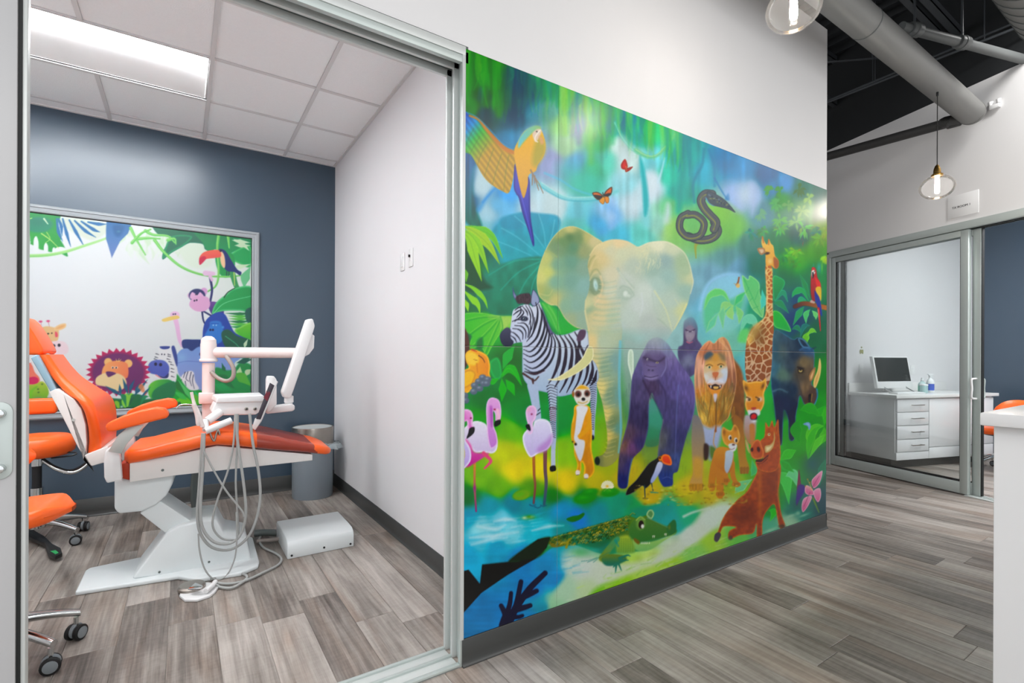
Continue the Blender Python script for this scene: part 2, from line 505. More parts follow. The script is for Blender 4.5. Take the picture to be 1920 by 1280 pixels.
def paint_mural():
    M = Paint(862, 78, 1560, 1212)
    R = random.Random(11)
    M.field([
     (875,100,45,125,25),(890,150,48,130,28),(908,175,12,85,70),(925,150,45,140,30),(940,190,35,140,45),(958,140,10,75,85),(990,160,10,75,90),(1030,172,20,125,110),
     (885,205,45,125,35),(905,215,5,75,85),(965,220,30,85,110),(1000,205,70,130,150),(1032,205,95,165,150),(1052,170,110,190,80),(1062,195,120,200,90),(1058,235,145,205,125),
     (1060,275,150,195,150),(1078,200,70,130,150),(1085,240,110,135,165),(1102,200,105,180,80),(1106,250,80,170,90),(1120,215,40,130,130),(1131,215,30,170,55),(1130,265,60,170,100),
     (1150,235,25,140,130),(1175,225,15,130,155),(1195,250,30,155,150),(1215,250,45,180,110),(1000,260,115,150,180),(955,270,65,130,170),(1035,300,140,150,190),(1080,305,95,160,200),
     (1110,315,70,170,125),(1140,300,95,190,170),(1160,275,190,215,210),(1185,300,195,218,215),(1170,340,150,210,220),(880,330,25,85,140),(882,380,20,80,120),(905,340,175,205,215),(915,400,165,205,220),
     (905,430,130,190,200),(950,360,75,155,220),(935,385,110,180,220),(1000,385,180,210,220),(1040,390,190,212,215),(1080,400,115,190,205),(1100,340,80,185,160),(1120,420,90,170,215),
     (1140,400,150,195,230),(1160,445,90,180,205),(1185,385,190,215,225),(1205,440,110,200,190),(1080,420,105,190,185),(1100,440,95,190,170),
     (1222,300,120,205,215),(1225,350,200,218,230),(1250,330,75,190,165),(1276,290,20,150,145),(1275,360,25,155,145),(1262,390,110,190,130),(1290,300,70,165,160),(1320,320,70,160,185),(1360,300,30,130,180),
     (1390,315,75,150,205),(1380,365,150,185,230),(1412,365,160,190,225),(1440,325,20,110,160),(1450,355,50,130,180),(1475,345,90,150,210),(1500,352,60,130,110),(1540,365,80,120,110),
     (1540,400,100,120,100),(1465,375,55,150,60),(1480,405,85,145,115),(1510,395,120,170,110),(1430,400,100,155,170),(1350,400,135,195,90),(1375,430,120,190,95),(1330,440,130,190,110),
     (1300,410,100,180,140),(1262,430,165,205,125),(1230,420,150,205,190),(1400,455,80,135,125),(1420,490,60,120,110),(1365,480,95,145,145),(1340,520,120,165,185),(1385,500,115,160,190),
     (1460,450,45,125,85),(1500,440,50,100,95),(1490,490,85,165,55),(1530,470,85,155,55),(1545,430,125,165,55),(1540,520,40,130,75),(1500,540,0,120,80),(1470,565,10,105,100),
     (1482,600,30,70,110),(1520,640,20,105,70),(1540,700,40,130,50),(1540,780,30,145,50),(1515,820,60,155,40),(1545,860,20,100,80),(1545,950,30,80,90),(1500,690,20,110,60),
     (1330,560,115,180,210),(1380,535,145,200,232),(1340,600,115,185,195),(1370,640,125,195,175),(1400,600,60,160,120),(1440,560,20,125,90),(1305,540,130,175,190),(1395,690,105,180,185),(1450,600,30,120,90),(1260,620,150,190,190),
     (880,500,50,120,50),(900,470,30,100,75),(930,520,20,125,105),(960,470,70,160,180),(940,430,85,165,200),(1000,450,80,165,185),(975,530,20,120,100),(1000,580,30,130,90),(900,560,20,105,80),
     (880,600,25,115,60),(930,600,60,170,60),(965,690,10,105,50),(915,740,10,115,60),(975,780,0,128,65),(1040,790,0,138,70),(1020,640,30,140,70),(905,720,20,130,70),
     (900,800,35,155,50),(960,805,110,180,50),(950,850,190,200,60),(965,880,222,206,60),(1050,850,140,190,40),(1015,880,228,208,60),(1060,905,225,200,40),(1115,905,185,175,30),(1095,850,120,180,50),
     (1000,918,90,150,20),(935,915,110,170,20),(895,895,120,180,30),(878,930,20,110,60),(1040,932,40,120,50),(1100,932,40,130,70),(1150,870,155,170,60),(1170,890,190,170,50),(1245,850,115,145,70),
     (1270,880,145,180,60),(1290,912,212,190,50),(1220,932,202,172,60),(1330,930,200,180,70),(1300,940,195,175,60),(1372,900,150,180,60),(1400,870,90,170,60),(1420,820,60,180,60),(1435,770,50,170,70),(1240,800,50,120,110),
     (880,970,30,150,180),(920,948,20,150,170),(960,943,10,130,150),(1000,945,0,140,160),(1050,952,0,150,200),(1080,972,0,130,210),(1120,960,0,140,150),(1160,950,10,150,120),(1190,960,20,150,90),
     (940,970,120,200,220),(900,990,150,215,225),(955,1000,125,205,220),(1010,998,60,180,200),(1060,990,20,150,150),(900,1018,95,190,215),(880,1040,60,170,210),(930,1030,30,150,185),(980,1050,0,130,190),
     (1020,1060,0,140,190),(1040,1088,20,140,200),(1000,1100,0,125,185),(900,1150,0,125,180),(950,1150,0,130,190),(880,1190,0,120,170),(1015,1140,60,150,175),(1000,1160,20,135,190),
     (1042,1130,150,200,160),(1060,1110,162,205,160),(1080,1062,200,215,205),(1100,1080,205,215,200),(1130,1085,185,212,140),(1120,1105,165,208,95),(1160,1080,150,200,65),(1190,1060,180,215,105),(1220,1052,195,220,130),
     (1262,1030,200,215,190),(1290,1000,205,220,210),(1330,968,205,225,210),(1280,970,40,170,130),(1250,958,10,160,140),(1230,972,0,150,150),(1300,950,60,170,90),(1322,1003,160,205,80),(1292,1040,140,205,110),
     (1262,1060,170,210,90),(1352,958,180,210,150),(1400,1010,90,180,110),(1440,990,90,170,140),(1480,982,150,190,160),(1505,955,30,110,100),(1460,900,50,160,60),(1440,950,30,140,60),(1190,1000,20,140,130),(1150,1000,10,140,140)], eps=120, power=2.4)
    # loose vertical brushwork in the upper canopy, flat brushwork low down
    nv = vnoise(M.h, M.w, 60, 7, 3)-.5; nv2 = vnoise(M.h, M.w, 18, 14, 5)-.5
    yy = np.linspace(0, 1, M.h)[:, None]
    M.a *= (1+.30*nv*np.clip(1.1-2.2*yy, 0, 1)+.10*nv2)[..., None]
    nh = vnoise(M.h, M.w, 5, 40, 9)-.5
    M.a *= (1+.16*nh*np.clip(4*yy-3.0, 0, 1))[..., None]
    np.clip(M.a, 0, 1, out=M.a)
    # ---------------- canopy, lianas
    M.frame(860, 80, 5.333)
    for x0, x1, y0, y1, w, c in [(80,100,80,600,70,(52,140,30)),(190,170,120,520,60,(30,100,30)),(270,270,160,620,50,(58,145,32)),(400,405,180,720,50,(40,145,35)),(330,330,160,500,40,(45,110,25)),
                                 (1010,1000,440,620,40,(0,150,50)),(1060,1070,470,900,90,(130,200,85)),(1310,1320,590,1200,50,(100,180,75)),(1440,1440,620,900,45,(20,165,50)),(1530,1540,680,1000,30,(30,160,90)),
                                 (560,540,300,700,110,(10,70,95)),(1190,1200,560,1000,60,(95,115,160))]:
        M.stroke([(x0, y0), ((x0+x1)/2, (y0+y1)/2), (x1, y1)], w, c, w*.5, soft=14, alpha=.75)
    for i in range(40):
        x = R.uniform(60, 1850); y = 70+x*.40+R.uniform(20, 300)
        M.stroke([(x, y), (x+R.uniform(-10, 10), y+R.uniform(90, 260))], R.uniform(8, 30), R.choice([(40,150,70),(20,130,120),(90,180,90),(30,120,140),(130,200,120)]), 4, soft=6, alpha=.28)
    M.stroke([(1570,800),(1640,950),(1760,1080),(1920,1150)], 34, (90,190,170), 26, soft=4, alpha=.7)
    M.stroke([(1560,800),(1630,940),(1750,1075),(1920,1140)], 7, (170,220,200), 7, soft=2, alpha=.7)
    M.frame(1200, 180, 5.333)
    M.stroke([(-40,540),(60,600),(160,600),(260,510),(350,380)], 42, (110,190,140), 18, soft=4, alpha=.85)
    M.stroke([(-40,535),(60,592),(160,592),(255,500)], 8, (180,215,165), 6, soft=2, alpha=.8)
    M.poly([(360,380),(440,420),(470,600),(440,900),(410,1150),(360,1150),(385,800),(370,560)], (10,140,140), (40,160,150), soft=10, alpha=.85)
    M.poly([(0,640),(60,900),(110,1280),(20,1280),(0,1000)], (130,205,215), soft=12, alpha=.7)
    M.poly([(60,780),(140,770),(190,830),(120,1000),(80,1040)], (205,220,232), soft=14, alpha=.9)
    M.poly([(245,620),(215,790),(170,880),(200,770),(225,690)], (190,225,240), soft=4, alpha=.9)
    M.poly([(265,1080),(300,1100),(300,1260),(240,1260)], (205,222,230), soft=10, alpha=.8)
    M.stroke([(640,530),(620,690),(560,800),(530,900),(545,1060)], 26, (35,125,150), 22, soft=5, alpha=.8)
    M.stroke([(690,540),(740,700),(745,900)], 22, (30,120,165), 14, soft=5, alpha=.75)
    M.stroke([(745,820),(800,920),(850,1000),(880,1030)], 12, (35,110,170), 12, soft=3, alpha=.8)
    M.poly([(885,970),(895,1040),(850,1030)], (35,110,170), soft=3, alpha=.8)
    M.poly([(870,930),(1000,950),(1040,1120),(960,1150),(900,1050)], (165,190,232), soft=16, alpha=.8)
    M.poly([(1080,890),(1150,880),(1180,1060),(1120,1200),(1090,1060)], (175,195,230), soft=14, alpha=.8)
    M.poly([(1220,720),(1280,760),(1260,880),(1210,860)], (10,105,155), soft=16, alpha=.8)
    for x, y, r, c in [(1290,940,55,(70,155,60)),(1400,950,60,(60,150,50)),(1590,930,70,(60,110,40)),(1360,1080,70,(80,170,90)),(1480,1090,60,(100,165,90)),(1690,1020,60,(150,195,110)),(1620,1150,80,(150,190,120)),
                       (1200,1180,70,(110,170,130)),(1400,1240,80,(100,180,90)),(1560,1260,80,(130,185,110))]:
        for k in range(9):
            a = R.uniform(0, 6.28)
            M.leaf([(x, y), (x+r*.6*math.cos(a), y+r*.6*math.sin(a)), (x+r*math.cos(a), y+r*math.sin(a)+12)], 26, c, soft=3)
    M.frame(0, 0, 1)
    for i in range(110):
        x = R.uniform(868, 1290); y0 = 92+(x-869)*.39; near = x < 955
        L = R.uniform(30, 110) if near else R.uniform(20, 80)
        c = R.choice([(40,135,25),(62,150,35),(25,110,40),(80,165,45)]) if near else R.choice([(110,190,85),(40,160,80),(20,140,130),(140,205,110),(15,120,140),(60,175,120)])
        M.stroke([(x, y0-4), (x+R.uniform(-4, 4), y0+L*.6), (x+R.uniform(-6, 6), y0+L)], R.uniform(4, 13), c, 1, soft=3.5, alpha=.42)
    M.poly([(948,120),(1000,140),(1010,180),(980,215),(950,225),(940,180)], (10,72,92), soft=16, alpha=.6)
    for x, y, rx, ry, a in [(1168,300,16,34,.7),(1224,345,11,30,.8),(1190,385,10,20,.6),(905,350,14,40,.6),(1035,385,16,26,.6),(1395,365,16,26,.6),(1000,390,18,20,.5)]:
        M.blob(x, y, rx, ry, (214,230,236), a)
    # ---------------- blue distance, trunk on the left, liana behind the parrot
    M.frame(860, 300, 5.333)
    M.poly([(40,-60),(180,-60),(190,0),(160,150),(160,420),(240,680),(160,700),(60,600),(40,500)], (35,95,150), (20,110,90), soft=6, tex=.3, ts=(40, 4))
    M.stroke([(200,500),(300,350),(430,180)], 36, (70,150,215), 20, soft=8, alpha=.7)
    M.stroke([(240,420),(340,310),(440,230)], 14, (50,130,205), 8, soft=5, alpha=.7)
    M.poly([(190,60),(330,80),(360,200),(240,320),(170,330),(160,180)], (180,207,215), soft=16, alpha=.8)
    M.poly([(860,300),(1040,350),(1030,560),(880,560)], (190,214,218), soft=18, alpha=.7)
    M.poly([(1500,400),(1570,400),(1570,640),(1500,670)], (165,200,235), soft=10, alpha=.8)
    M.poly([(1880,150),(1760,330),(1780,470),(1840,480),(1880,330)], (200,222,230), soft=14, alpha=.8)
    M.poly([(1810,-40),(1860,100),(1900,400),(1860,560),(1830,220)], (30,160,165), soft=6, alpha=.75)
    M.poly([(1000,50),(1280,60),(1420,200),(1360,330),(1200,320),(1080,250)], (70,180,160), soft=30, alpha=.5)
    M.stroke([(860,130),(1020,200),(1160,290),(1320,345),(1400,350)], 18, (95,185,215), 14, soft=4, alpha=.75)
    M.stroke([(800,230),(920,310),(1060,375),(1260,385),(1440,370),(1590,310)], 44, (130,205,210), 30, soft=4, alpha=.9)
    M.stroke([(800,250),(920,330),(1060,395),(1260,410),(1440,390)], 12, (70,165,185), 8, soft=3, alpha=.8)
    M.stroke([(830,225),(1060,360),(1260,372),(1450,355)], 8, (185,225,220), 6, soft=2, alpha=.8)
    M.stroke([(1500,460),(1600,560),(1500,680),(1400,740)], 60, (100,165,225), 30, soft=16, alpha=.5)
    # large blue-green fan leaves behind the elephant
    M.poly([(320,740),(450,590),(620,520),(800,530),(990,560),(1010,680),(900,850),(820,980),(640,980),(470,980),(380,880)], (70,155,185), (60,160,170), soft=5, tex=.12, ts=(20, 8))
    M.poly([(420,580),(560,545),(640,640),(560,700),(430,660)], (55,140,170), soft=6, alpha=.6)
    for a in [((560,560),(720,700),(860,880)), ((800,540),(850,700),(870,860)), ((960,600),(930,760),(880,880)), ((430,680),(600,780),(820,960)), ((360,800),(560,880),(780,980))]:
        M.stroke(a, 10, (120,195,215), 8, soft=3, alpha=.65)
    M.poly([(190,1270),(280,1130),(480,1020),(700,970),(840,980),(800,1150),(780,1290),(760,1600),(560,1640),(360,1560),(200,1440)], (25,135,115), (15,115,85), soft=5, tex=.2, ts=(14, 10))
    for a in [((830,990),(560,1010),(300,1150)), ((820,1010),(600,1120),(420,1300)), ((820,1040),(680,1200),(600,1350)), ((810,1100),(740,1240),(720,1400))]:
        M.stroke(a, 9, (90,190,170), 4, soft=3, alpha=.65)
    # ---------------- yellow-green fronds, left edge
    M.poly([(40,830),(120,900),(260,1200),(330,1280),(40,1280)], (25,75,55), soft=8, alpha=.85)
    for a, w, c, r in [(((40,660),(170,690),(330,760),(440,980)), 90, (110,190,50), (150,215,70)), (((40,660),(160,720),(300,850),(410,1040)), 100, (160,200,70), (190,220,90)),
                       (((40,690),(130,760),(220,900),(300,1130)), 90, (140,200,60), (180,215,80)), (((40,720),(110,800),(170,1000),(230,1210)), 100, (150,205,55), (175,220,80)), (((40,1060),(70,1140),(75,1220)), 44, (110,180,40), (140,200,60))]:
        M.leaf(a, w, c, rim=r, soft=1.6)
        M.stroke(a, 5, (95,150,40), 2, soft=2, alpha=.6)
    M.frame(860, 520, 5.333)
    for a, w, c in [(((40,60),(150,110),(250,210),(290,310)), 44, (130,200,50)), (((40,120),(120,200),(190,270),(215,360)), 62, (140,205,55)), (((40,200),(80,270),(95,340)), 40, (150,210,70))]:
        M.leaf(a, w, c, rim=(165,220,85), soft=1.6)
    # big fan leaf
    M.poly([(30,370),(200,350),(420,385),(560,390),(540,470),(420,560),(330,700),(280,780),(220,700),(110,710),(120,600),(60,520),(40,460)], (70,180,60), (110,190,80), dirn=(1, 0), soft=2, rim=(130,205,90), rimw=1.5)
    M.poly([(300,395),(430,385),(540,400),(500,490),(430,520),(420,420)], (175,205,110), soft=8, alpha=.8)
    for a in [((420,395),(240,400),(50,440)), ((420,400),(260,470),(80,600)), ((415,410),(300,540),(150,690)), ((420,420),(350,580),(270,760)), ((425,410),(440,500),(420,560))]:
        M.stroke(a, 5, (40,140,60), 14, soft=3, alpha=.65)
        M.stroke([(q[0]-14, q[1]-10) for q in a], 4, (170,215,110), 4, soft=2, alpha=.5)
    M.poly([(90,560),(130,590),(100,640)], (5,100,60), soft=4)
    M.poly([(180,640),(235,600),(240,700),(190,720)], (10,110,60), soft=5)
    # greenery under the zebra's head
    M.poly([(310,850),(380,800),(420,860),(430,990),(370,1020),(320,950)], (0,150,80), soft=4, rim=(40,180,90))
    M.leaf([(440,920),(490,790),(560,680)], 90, (40,165,70), rim=(80,190,80))
    for a, w in [(((420,990),(500,900),(570,960),(630,1080)), 70), (((430,1000),(500,930),(590,1000)), 40), (((430,1010),(440,1120),(430,1240)), 70), (((470,1020),(520,1090),(560,1180)), 70), (((400,1010),(340,1040),(260,1060)), 50)]:
        M.leaf(a, w, (50,170,50), rim=(100,200,70), soft=1.6)
    M.poly([(760,230),(850,300),(960,420),(1000,560),(1080,560),(1160,560),(1200,520),(1100,420),(960,290)], (50,160,80), (60,170,70), soft=6)
    M.poly([(830,250),(930,290),(985,400),(1000,540),(930,480),(870,370)], (90,185,80), soft=5, alpha=.8)
    for q in [((840,260),(920,380),(990,540)), ((900,280),(970,400),(1020,560))]:
        M.stroke(q, 8, (140,210,120), 4, soft=3, alpha=.6)
    # ---------------- right-hand jungle
    M.frame(1200, 400, 5.333)
    for x, y, r, c in [(1400,150,100,(95,165,80)),(1640,150,110,(110,180,90)),(1500,420,120,(95,175,60)),(1560,380,90,(120,190,60)),(1800,260,110,(110,170,60)),(1860,440,70,(160,205,60)),(1110,200,80,(60,140,120)),(1230,180,80,(80,150,90)),
                       (1760,180,80,(60,130,100)),(1850,180,70,(130,170,60)),(1430,430,70,(50,140,70)),(1560,500,80,(80,160,60))]:
        for k in range(12):
            a = R.uniform(0, 6.28); q = R.uniform(.5, 1)
            M.leaf([(x+R.uniform(-20,20), y+R.uniform(-20,20)), (x+r*.6*q*math.cos(a), y+r*.6*q*math.sin(a)), (x+r*q*math.cos(a), y+r*q*math.sin(a)+15)], 24, tuple(int(v*R.uniform(.85, 1.15)) for v in c), soft=2)
    M.blob(1150, 560, 130, 160, (25,110,85), .6); M.blob(1460, 620, 120, 120, (0,100,80), .6); M.blob(1730, 620, 120, 150, (10,120,80), .5)
    M.blob(1570, 860, 110, 130, (40,70,120), .8); M.blob(1820, 640, 40, 120, (20,140,70), .6)
    # arching pale-blue veil and palms in the clearing
    M.poly([(610,900),(650,760),(740,650),(880,605),(1000,615),(1050,700),(1060,900),(1000,1150),(700,1200),(620,1050)], (150,205,232), (140,205,195), soft=14, alpha=.85)
    M.stroke([(600,960),(640,790),(720,670),(860,610),(990,612)], 26, (165,210,245), 12, soft=7, alpha=.8)
    M.poly([(640,900),(720,800),(830,780),(900,860),(1040,800),(1010,960),(900,1000),(760,1010),(660,1160)], (90,190,130), soft=8, alpha=.75)
    for a, w, c in [(((900,890),(820,790),(700,820),(640,960)), 70, (110,205,120)), (((940,930),(990,850),(1060,780)), 60, (80,190,120)), (((930,920),(850,920),(800,1040)), 70, (140,205,130)), (((930,920),(900,1000),(930,1060)), 70, (150,210,130)),
                    (((960,930),(1000,1000),(990,1100)), 60, (130,205,130)), (((840,930),(820,1010),(830,1150)), 60, (120,200,150)), (((780,1000),(720,1100),(660,1190)), 60, (110,200,160))]:
        M.leaf(a, w, c, rim=(175,225,150), soft=2.5)
    M.poly([(1020,620),(1080,660),(1100,620),(1190,690),(1200,800),(1240,900),(1230,1040),(1180,1010),(1120,950),(1080,860),(1040,760)], (100,195,120), (130,200,130), soft=2, rim=(165,225,150), rimw=1.6)
    M.stroke([(1040,650),(1120,830),(1210,1020)], 8, (60,170,100), 5, soft=2, alpha=.8)
    for q in [((1090,740),(1060,790)), ((1130,840),(1090,880)), ((1150,860),(1190,760)), ((1180,930),(1130,950))]:
        M.stroke(q, 7, (70,170,105), 4, soft=2, alpha=.8)
    M.leaf([(1220,760),(1235,880),(1210,960)], 60, (90,200,180), rim=(150,225,210))
    M.leaf([(1000,1200),(1060,1060),(1140,1080),(1150,1200)], 90, (120,205,170), rim=(160,225,190), soft=2)
    M.poly([(980,1280),(1010,1170),(1090,1160),(1110,1280)], (110,205,120), soft=6)
    # broad leaves right of the giraffe
    M.poly([(1330,640),(1390,635),(1450,690),(1400,800),(1340,870)], (30,160,85), (10,130,80), soft=2, rim=(110,200,130), rimw=1.4)
    M.poly([(1330,980),(1400,990),(1470,1080),(1510,1180),(1420,1160),(1340,1120)], (60,180,70), (40,165,80), soft=2, rim=(140,215,110), rimw=1.6)
    M.leaf([(1340,900),(1400,900),(1490,1000)], 60, (20,140,90), rim=(90,190,140))
    M.leaf([(1350,880),(1430,790),(1480,890)], 44, (30,150,110), rim=(100,200,160))
    for a, w, c in [(((1690,880),(1620,770),(1550,790),(1520,840)), 60, (40,165,90)), (((1700,850),(1650,720),(1600,610)), 46, (20,140,80)), (((1680,890),(1610,860),(1580,910)), 50, (40,165,110)), (((1640,930),(1590,1000),(1530,1120)), 60, (15,150,90)),
                    (((1700,960),(1660,1010),(1660,1100)), 50, (90,190,110)), (((1720,970),(1755,1010),(1760,1060)), 40, (120,205,120)), (((1740,760),(1730,620),(1735,500)), 44, (10,140,110)), (((1690,1180),(1660,1240),(1670,1300)), 60, (110,190,60)), (((1670,1220),(1720,1170),(1765,1190)), 40, (120,195,70)),
                    (((1620,1200),(1570,1140),(1520,1160)), 44, (15,130,90)), (((1600,1240),(1640,1130),(1700,1120)), 40, (20,120,110))]:
        M.leaf(a, w, c, rim=tuple(min(255, v+50) for v in c), soft=1.4)
    M.blob(1790, 540, 22, 50, (90,190,200), .6); M.blob(1820, 540, 10, 60, (150,210,80), .7)
    # scarlet macaw on a branch
    M.stroke([(1550,930),(1640,900),(1760,920),(1890,950)], 44, (90,50,30), 50, soft=2, c2=(190,120,40))
    M.poly([(1715,560),(1735,535),(1760,560),(1775,640),(1805,700),(1812,800),(1780,860),(1745,880),(1715,850),(1705,720)], (205,50,40), (150,30,40), soft=1.3)
    M.poly([(1750,640),(1800,690),(1808,770),(1770,740)], (225,75,45), soft=2)
    M.poly([(1755,750),(1808,740),(1812,860),(1790,870)], (225,190,70), soft=1.2)
    M.poly([(1745,770),(1770,800),(1800,860),(1822,1020),(1800,1000),(1770,920),(1750,860)], (60,60,140), (45,70,160), soft=1.3)
    M.stroke([(1785,950),(1795,1060),(1805,1175)], 24, (200,60,60), 8, soft=1.2)
    M.stroke([(1780,960),(1790,1060)], 6, (230,160,150), 3, soft=1)
    M.poly([(1718,575),(1740,565),(1752,590),(1735,620),(1722,640),(1715,610)], (235,230,225), soft=1)
    M.poly([(1722,590),(1735,590),(1738,625),(1725,650)], (30,25,30), soft=1)
    M.blob(1745, 580, 5, 5, (20,20,20), 1, hard=1)
    M.stroke([(1715,880),(1740,890)], 30, (200,170,160), 20, soft=1.2)
    M.leaf([(1620,250),(1630,330)], 26, (190,60,60)); M.leaf([(1640,270),(1625,320)], 14, (210,90,60))
    # hummingbird
    M.stroke([(990,640),(980,690),(965,715)], 14, (150,85,45), 20, soft=1.3); M.blob(980, 722, 20, 22, (225,190,120), 1, hard=2); M.stroke([(940,700),(970,715)], 5, (180,160,120), 8)
    # ---------------- snake
    M.frame(1200, 180, 5.333)
    M.poly([(300,1260),(420,1190),(560,1130),(600,1180),(700,1100),(820,1080),(960,1160),(1000,1280),(900,1500),(600,1500),(300,1500)], (130,195,85), (110,180,100), soft=22, alpha=.6)
    tail = [(560,1620),(555,1500),(590,1450)]
    M.stroke(tail, 10, (150,160,80), 46, soft=1.3)
    bodyA = [(390,1290),(400,1200),(480,1160),(570,1200),(640,1290),(690,1380),(600,1430),(470,1400),(390,1330)]
    def snake(pts, w, wb=None):
        M.stroke(pts, w+8, (45,60,70), wb, soft=1.2)
        M.stroke(pts, w-8, (88,92,95), wb, soft=2)
        M.stroke([(x-6, y+10) for x, y in pts], 10, (150,160,70), 8, soft=2, alpha=.9)
        M.stroke([(x+8, y-12) for x, y in pts], 7, (60,70,90), 6, soft=2, alpha=.7)
    snake([(480,1400),(600,1440),(720,1420),(780,1350),(740,1260)], 74)
    snake([(470,1190),(560,1190),(640,1270),(600,1390),(480,1410),(400,1330),(410,1220),(480,1175)], 66)
    snake([(740,1330),(760,1260),(700,1190),(640,1120),(610,1040),(650,980),(720,980)], 78)
    M.poly([(680,950),(760,980),(840,1030),(900,1090),(955,1165),(880,1130),(800,1110),(720,1090),(680,1050),(665,1000)], (75,85,95), (60,75,85), soft=1.2, rim=(45,60,75), rimw=1.2)
    for i in range(34):
        u = i/34; x = 690+u*210+R.uniform(-20,20); y = 1000+u*110+R.uniform(-26,26)*(1-u)
        M.blob(x, y, 9, 6, R.choice([(130,140,90),(40,55,70),(110,130,150)]), .8, hard=1.5)
    M.stroke([(660,1020),(690,1070),(740,1100)], 12, (95,150,190), 6, soft=2)
    # ---------------- elephant, with a pale reflection haze painted into its colours
    M.frame(0, 0, 1)
    M.frame(1000, 410, 5.566)
    M.cpoly([(35,640),(60,500),(120,340),(200,200),(290,110),(380,78),(460,90),(560,140),(640,190),(725,250),(700,320),(640,400),(620,480),(620,560),(620,640),(600,740),(570,850),(570,960),(590,1160),(500,1150),(420,1120),(330,1040),(250,910),(180,900),(100,850),(50,780)],
            [(380,110,205,195,130),(280,160,165,170,110),(380,190,85,122,82),(300,230,105,140,95),(480,200,110,140,95),(560,190,185,180,120),(630,230,205,195,150),(250,300,120,150,115),(420,300,95,140,110),(520,330,150,160,115),(130,420,190,195,125),(80,600,208,208,135),(150,560,200,205,125),(250,480,125,165,140),(400,450,110,155,135),(520,500,135,165,145),(230,650,130,172,150),(400,650,125,165,150),(520,700,140,178,170),(60,760,175,180,115),(130,800,150,175,120),(220,860,195,190,130),(330,900,140,175,150),(450,900,140,175,160),(500,1050,150,175,155),(400,1060,160,175,140)], soft=1.6, rim=(222,210,150), rimw=1.4, eps=60)
    for q, c in [(((120,340),(180,350),(250,400)), (165,175,115)), (((60,780),(160,800),(200,740)), (200,200,140)), (((120,850),(190,895),(250,905)), (215,205,150))]:
        M.stroke(q, 10, c, 6, soft=3, alpha=.7)
    M.cpoly([(590,640),(568,480),(600,370),(650,290),(720,250),(800,222),(890,218),(980,235),(1060,280),(1110,288),(1200,250),(1300,235),(1400,240),(1500,290),(1580,360),(1630,470),(1660,600),(1670,670),(1640,780),(1610,890),(1560,1000),(1500,1110),(1450,1180),(1400,1260),(1300,1330),(900,1330),(600,1290),(580,1180),(560,1080),(540,960),(545,850),(575,760)],
            [(890,250,228,208,165),(760,260,222,208,160),(800,320,206,206,176),(920,360,205,210,180),(700,400,215,198,150),(620,450,195,185,135),(1040,500,185,198,182),(1150,330,214,215,180),(1300,265,226,226,198),(1450,300,205,212,182),(1230,430,178,195,175),(1250,520,158,184,172),(1380,450,152,178,174),(1400,600,160,190,182),(1300,680,178,202,192),(1180,760,205,216,206),(1560,450,165,188,155),(1640,600,205,210,170),(1600,560,170,192,160),(1590,760,160,190,176),(1450,860,186,204,190),(1560,960,205,212,165),(1420,1050,190,205,185),(1100,900,202,212,206),(1000,1020,192,206,196),(950,1200,188,198,188),(1200,1100,186,196,190),(1350,1180,180,190,184),(820,600,212,208,180),(800,760,205,210,188),(690,850,216,202,160),(620,1000,205,195,150),(700,1050,212,202,158),(820,1050,180,198,172),(740,1220,190,200,170),(870,1150,186,206,208),(650,720,128,152,122),(560,900,205,205,160),(590,950,150,175,145),(930,780,180,196,182),(960,640,196,206,196)], soft=1.8, eps=50, fade=(1330, 1120))
    M.stroke([(590,380),(650,292),(720,252),(800,224),(890,220),(980,237),(1060,282)], 9, (232,214,165), 7, soft=2.5, alpha=.85)
    M.stroke([(1110,292),(1200,252),(1300,238),(1400,243),(1500,292),(1580,362),(1628,470),(1660,600),(1668,670),(1640,780)], 9, (234,230,200), 7, soft=2.5, alpha=.85)
    M.stroke([(545,850),(540,960),(556,1060),(580,1170)], 9, (226,212,165), 7, soft=2.5, alpha=.8)
    for q, w, c in [(((575,500),(600,430),(640,385)), 16, (150,155,105)), (((600,520),(630,440),(665,400)), 10, (222,206,160)), (((600,600),(620,545),(665,530),(700,580)), 15, (148,158,118)), (((590,640),(625,575),(670,560)), 9, (218,206,160)), (((600,660),(640,620),(690,640),(700,720)), 14, (120,145,115)), (((600,740),(640,790),(690,760)), 14, (125,145,110)), (((700,600),(722,700),(690,820),(640,900)), 20, (226,205,165)),
                    (((880,520),(930,600),(990,660),(1050,720)), 26, (176,192,176)), (((900,560),(960,640),(1040,740)), 10, (214,220,205)), (((905,720),(940,700),(1010,730),(1050,790)), 12, (160,180,165)), (((930,830),(990,840),(1050,800)), 10, (166,185,170)), (((1130,780),(1140,900),(1110,1020)), 12, (214,222,222)), (((540,960),(560,1080),(580,1160)), 12, (220,212,165))]:
        M.stroke(q, w, c, w*.6, soft=3.5, alpha=.75)
    M.blob(650, 695, 44, 66, (128,150,130), .85, rot=-.1); M.blob(650, 690, 22, 54, (196,222,214), 1, rot=-.15, hard=3); M.blob(655, 700, 10, 30, (150,190,190), .8, rot=-.15)
    M.blob(975, 780, 52, 40, (172,190,175), .8); M.blob(962, 782, 24, 30, (216,226,216), 1, rot=.2, hard=3); M.blob(990, 800, 22, 16, (206,218,206), .9, rot=.4, hard=3)
    for i in range(70):
        a = R.uniform(0, 1); x = 1090+a*230+R.uniform(-30, 30); y = 300+R.uniform(0, 250)*(1-.3*a)
        M.stroke([(x, y), (x+R.uniform(-4, 16), y+22), (x+R.uniform(-26, 6), y+R.uniform(40, 70))], 7, R.choice([(228,226,190),(214,216,180),(190,204,180)]), 3, soft=2, alpha=.5)
